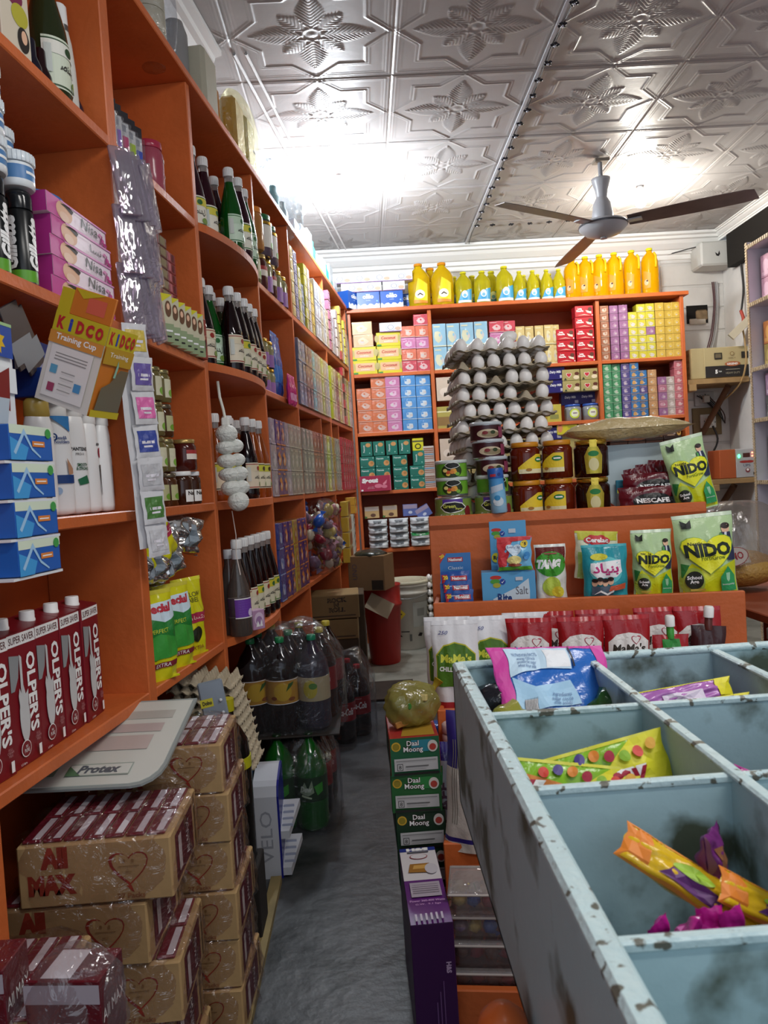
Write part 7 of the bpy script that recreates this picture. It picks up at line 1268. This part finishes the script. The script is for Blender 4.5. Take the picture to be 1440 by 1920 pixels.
b = PB(); b.box(-.12, .13, -.09, .09, 0, .17, M('c4c4c0', .6, bump=.2), c=.012); b.dec(mfront(.18), [('p', [(-.02, .09), (.0, .075), (.01, .1), (.016, .075), (.004, .06), (-.012, .065)], DARK), ('r', .07, .05, .08, .06, DARK)]); o = b.ob('duct_box'); o.location = (2.60, 5.46, 2.50); tag(o, 'white painted duct box in the ceiling corner with dark chips', 'duct box')
b = PB(); Hh = M('0c0a09', .9); b.box(2.435, 2.59, 5.545, 5.552, 2.13, 2.26, Hh); b.box(2.5, 2.585, 5.538, 5.55, 2.15, 2.225, M('8a7458', .8, var=.3, vs=30), c=.01); b.box(2.45, 2.575, 5.54, 5.551, 2.12, 2.165, M('b8b0a4', .8), c=.006); o = b.ob('trim_5'); o['kind'] = 'structure'; o['label'] = 'broken hole in the white wall'  # no opening cut, a near-black box paints the dark inside the hole
b = PB(); b.box(0, .3, -.02, .02, 0, .05, M('b8ae98', .6)); o = b.ob('wooden_strut'); o.location = (2.60, 5.2, 1.94); o.rotation_euler = (0, R(-42), R(-20)); tag(o, 'cream diagonal wooden strut by the white shelving', 'strut')
# ------------------------------------------------------------------ goods on the right shelving
for key, col, mot in (('rk_pink', 'c896a8', 'd8b0c0'), ('rk_gold', 'a8904a', 'c0a868'), ('rk_grey', '5f6058', 'b8b8b0'), ('rk_lilac', 'b08aa8', 'd0c0cc'), ('rk_green', '4a7a3a', '8ab060'), ('rk_orange', 'c87a3a', 'd8a05a')): reg(key, 'cosmetic_box', .1, .07, .12, M(col, .35, film=.6), [('e', 0, .06, .03, .035, M(mot)), ('r', -.04, .01, .04, .03, M(mot))])
for zi, (z, ks, nr) in enumerate(((1.95, ['rk_pink'], 2), (1.60, ['rk_gold', 'rk_orange'], 2), (1.325, ['rk_grey', 'rk_lilac'], 2), (.99, ['rk_green', 'rk_grey'], 2))):
    for i in range(5):
        for q in range(nr):
            put(ks[q % len(ks)], (2.235, 4.02-.115*i, z+.122*q), R(-90), '%s cosmetic box on the right shelving, %s, %s from far end' % (['pink', 'gold', 'grey', 'green'][zi], ['lower', 'upper'][q], ORD[i+1]), 'box', 'boxes on the right shelving, %s level' % ['top', 'third', 'second', 'lowest'][zi])
b = PB(); b.ball((0, 0, 0), .009, M('20ff60', .3, emit=8), 8, 6); 
# ------------------------------------------------------------------ ceiling fan, light strips, bulbs
r = empty('ceiling_fan'); r.location = (1.361, 4.08, 2.40); tag(r, 'white ceiling fan with three brown dusty blades', 'fan')
FW = M('b4b4b8', .35, var=.08); FB = M('6a5a54', .4, var=.25, vs=9)
b = PB(); b.lathe([(.001, -.06), (.03, -.058), (.09, -.04), (.125, -.01), (.128, .005), (.12, .018), (.06, .03), (.04, .034)], FW, 36); b.lathe([(.129, -.004), (.1305, .0), (.129, .006)], M('4a4a50', .3), 36); b.lathe([(.018, -.066), (.02, -.058)], M('8a8a8a', .3, .5), 16); b.ob('motor', r)
b = PB(); b.lathe([(.052, .03), (.055, .06), (.046, .12), (.03, .15)], FW, 24); b.ob('lower_canopy', r)
b = PB(); b.lathe([(.028, .15), (.034, .19), (.048, .235), (.05, .25), (.03, .252)], FW, 24); b.ob('upper_canopy', r)
b = PB(); b.lathe([(.012, .24), (.012, .345)], M('9a9a9e', .4), 14); b.ob('rod', r)
b = PB(); b.box(-.035, .045, -.03, .03, .335, .352, M('8f8578', .5), c=.003); b.ob('mount', r)
for a in (92, 212, 332):
    b = PB(); T = Matrix.Rotation(R(a), 4, 'Z'); pit = R(12)
    n = 14; vs = []
    for i in range(n+1):
        s_ = i/n; x = .13+.60*s_; hw = (.05+.012*math.sin(s_*2.6))*(1 if i < n else .82); dz = -.0*s_
        for yy, zz in ((-hw, 0), (hw, 0), (hw, .003), (-hw, .003)): vs.append(T @ Vector((x+(.02 if yy > 0 and i == n else 0), yy*math.cos(pit), -yy*math.sin(pit)+zz+dz+.006)))
    fs = [(4*i+k, 4*i+(k+1) % 4, 4*i+4+(k+1) % 4, 4*i+4+k) for i in range(n) for k in range(4)]+[(3, 2, 1, 0), (4*n, 4*n+1, 4*n+2, 4*n+3)]
    b.add(vs, fs, FB); bld = b.ob('blade', r)
    b = PB(); b.T = T; b.box(.09, .2, -.025, .025, .0, .008, FW, c=.002); b.ob('blade_arm', bld)
r = empty('string_of_fairy_lights'); tag(r, 'dark string of clipped fairy lights along a ceiling seam', 'light string')
b = PB(); sx = .215+TS; y0 = 1.8; b.tube([(sx+.012+.006*math.sin(k*.9), y0+k*.1, 2.752+.004*math.sin(k*1.7)) for k in range(37)], .0022, M('3a3a3c', .4), 5); b.ob('wire', r)
CLIP = M('34343a', .25, .5); SP = M('d8d8e0', .1, .6)
for k in range(26):
    b = PB(); y = y0+.02+k*.128; x = sx+.014+.005*math.sin(k*2.1)
    for q in range(4): a = q*math.pi/2+k*.7; b.ball((x+.011*math.cos(a), y+.011*math.sin(a), 2.747), .0085, CLIP, 8, 6, .6)
    lc_ = b.ob('light_cluster', r); b = PB(); b.ball((x, y, 2.743), .006, SP, 8, 6); b.ob('lamp', lc_)
for k in range(5):
    b = PB(); x, y = sx+.12+k*.125, 5.02+.01*math.sin(k)
    for q in range(4): a = q*math.pi/2+k; b.ball((x+.011*math.cos(a), y+.011*math.sin(a), 2.747), .0085, CLIP, 8, 6, .6)
    b.ob('light_cluster', r)
b = PB(); b.box(sx-.012, sx+.0, 1.8, 5.4, 2.748, 2.756, M('c4c6cc', .3)); b.ob('channel', r)
def bulb(loc, label, s=40):
    r = empty('light_bulb'); r.location = loc; tag(r, label, 'light bulb')
    b = PB(); b.ball((0, 0, 0), .035, M('f4f8ff', .3, emit=s), 20, 14, 1.1); b.ob('globe', r)
    b = PB(); b.lathe([(.02, .03), (.024, .05), (.024, .075), (.018, .08), (.018, .11)], M('e0e0e0', .4), 16); b.ob('holder', r)
bulb((-.035, 4.12, 2.62), 'glaring white bulb under the ceiling above the left shelving'); bulb((1.74, 4.52, 2.675), 'bright bulb close under the ceiling behind the fan', 25)
# ------------------------------------------------------------------ sweets in the tray
TF = .664
def PT(key, x, y, z, rz, label, cat, group=None, tilt=None, scale=None): return put(key, (x, y, z), R(rz), label, cat, group, tilt, scale)
PT('wafer_big', .232, .93, .79, 6, 'big blue wafer pack with pink ends heaped above the far left compartment', 'wafer pack', tilt=(R(-46), R(4)), scale=(.85, .7, .85))
PT('yummy', .205, .86, .742, 172, 'dark wrapped sweet packet under the blue wafer pack', 'sweets pack', tilt=(R(-30), R(30)), scale=.7)
for i, (x, y, z, c) in enumerate(((.15, .97, .81, '1c1c22'), (.155, .9, .80, '8a8a3a'), (.29, .93, .80, '2a5a2a'), (.31, .96, .79, '1f2a1a'), (.27, .99, .81, 'b8a02a'), (.135, .86, .79, '26262e'))):
    b = PB(); b.ball((0, 0, 0), .028, M(c, .15, bump=.8, bs=30), 12, 8, .8, noise=.2); o = b.ob('wrapped_sweet'); o.location = (x, y, z); o.rotation_euler = (i, i*2, 0); tag(o, '%s crumpled sweet wrapper beside the blue wafer pack, %s' % (['black', 'olive', 'green', 'dark green', 'yellow', 'dark grey'][i], ['left rear', 'left', 'right', 'right rear', 'behind it', 'left front'][i]), 'sweet')
for i in range(6): b = PB(); b.box(-.04, .04, -.03, .03, -.008, .008, M(['2a66b8', '7a2a5a', '3a3a40', '8ab02a', 'c8a02a', '2a2a5a'][i], .25, film=.8), c=.004); o = b.ob('sweets_pack'); o.location = (.17+.05*(i % 3), .88+.08*(i//3), .685+.018*i); o.rotation_euler = (.2*i, .1, i); tag(o, 'small packet in the heap under the blue wafer pack, %s layer' % ORD[i+1], 'sweets pack', 'packets under the blue wafer pack')
PT('yummy', .175, .70, .752, -4, 'green and yellow sweets pack with berries in the second left compartment, left', 'sweets pack', tilt=(R(-26), R(8)), scale=.95); PT('yummy', .222, .715, .757, 4, 'green and yellow sweets pack with berries in the second left compartment, right', 'sweets pack', tilt=(R(-24), R(-10)), scale=1.0)
for i in range(3): PT('toffee_roll', .375+.01*i, .90-.03*i, .805-.01*i, 4+3*i, 'mauve and yellow sweets roll in the far middle compartment, %s' % ['rear', 'middle', 'front'][i], 'sweets roll', 'mauve sweets rolls', tilt=(R(-30), R(-5+3*i)), scale=1.05)
for i in range(3): b = PB(); b.box(-.06, .06, -.05, .05, 0, .035, M(['7a4a7a', '8a6a8a', '6a3a6a'][i], .3, film=.8), c=.004); o = b.ob('sweets_pack'); o.location = (.385, .9, .666+.037*i); o.rotation_euler = (0, 0, .15*i); tag(o, 'flat mauve sweets carton under the rolls, %s' % ['lowest', 'middle', 'uppermost'][i], 'sweets pack', 'mauve cartons under the rolls')
PT('magenta_bar', .355, .66, .78, -24, 'magenta candy bar in the second middle compartment', 'candy bar', tilt=(R(-30), R(22)), scale=.9); b = PB(); b.box(.32, .44, .64, .75, .665, .75, M('4a3a5a', .4), c=.004); tag(b.ob('sweets_carton'), 'dusky carton beneath the magenta candy bar', 'carton')
PT('yellow_bar', .215, .54, .782, -28, 'yellow and orange candy bar lying slanted in the third left compartment, left', 'candy bar', tilt=(R(-50), R(28)), scale=.8); PT('yellow_bar', .272, .52, .765, 0, 'yellow and orange candy bar in the third left compartment, right', 'candy bar', tilt=(R(-40), R(32)), scale=.7); PT('purple_bar', .238, .55, .797, 15, 'short purple brown candy bar between the yellow ones', 'candy bar', tilt=(R(-30), R(85)), scale=.75)
for i in range(12): PT('magenta_bar', .19+.014*(i % 5), .47+.02*(i//4), .722+.005*i, 25*i, 'magenta wrapper in the heap under the yellow bars, %s' % ORD[i+1], 'candy bar', 'magenta bars heaped in the third left compartment', tilt=(R(-60+10*i), R(12*i)), scale=.62)
for L_, v in LABELS.items():
    if len(v) > 1 and 'sweet' not in L_: print('DUPLABEL', L_, len(v))
    if not 4 <= len(L_.split()) <= 16: print('LEN', L_)
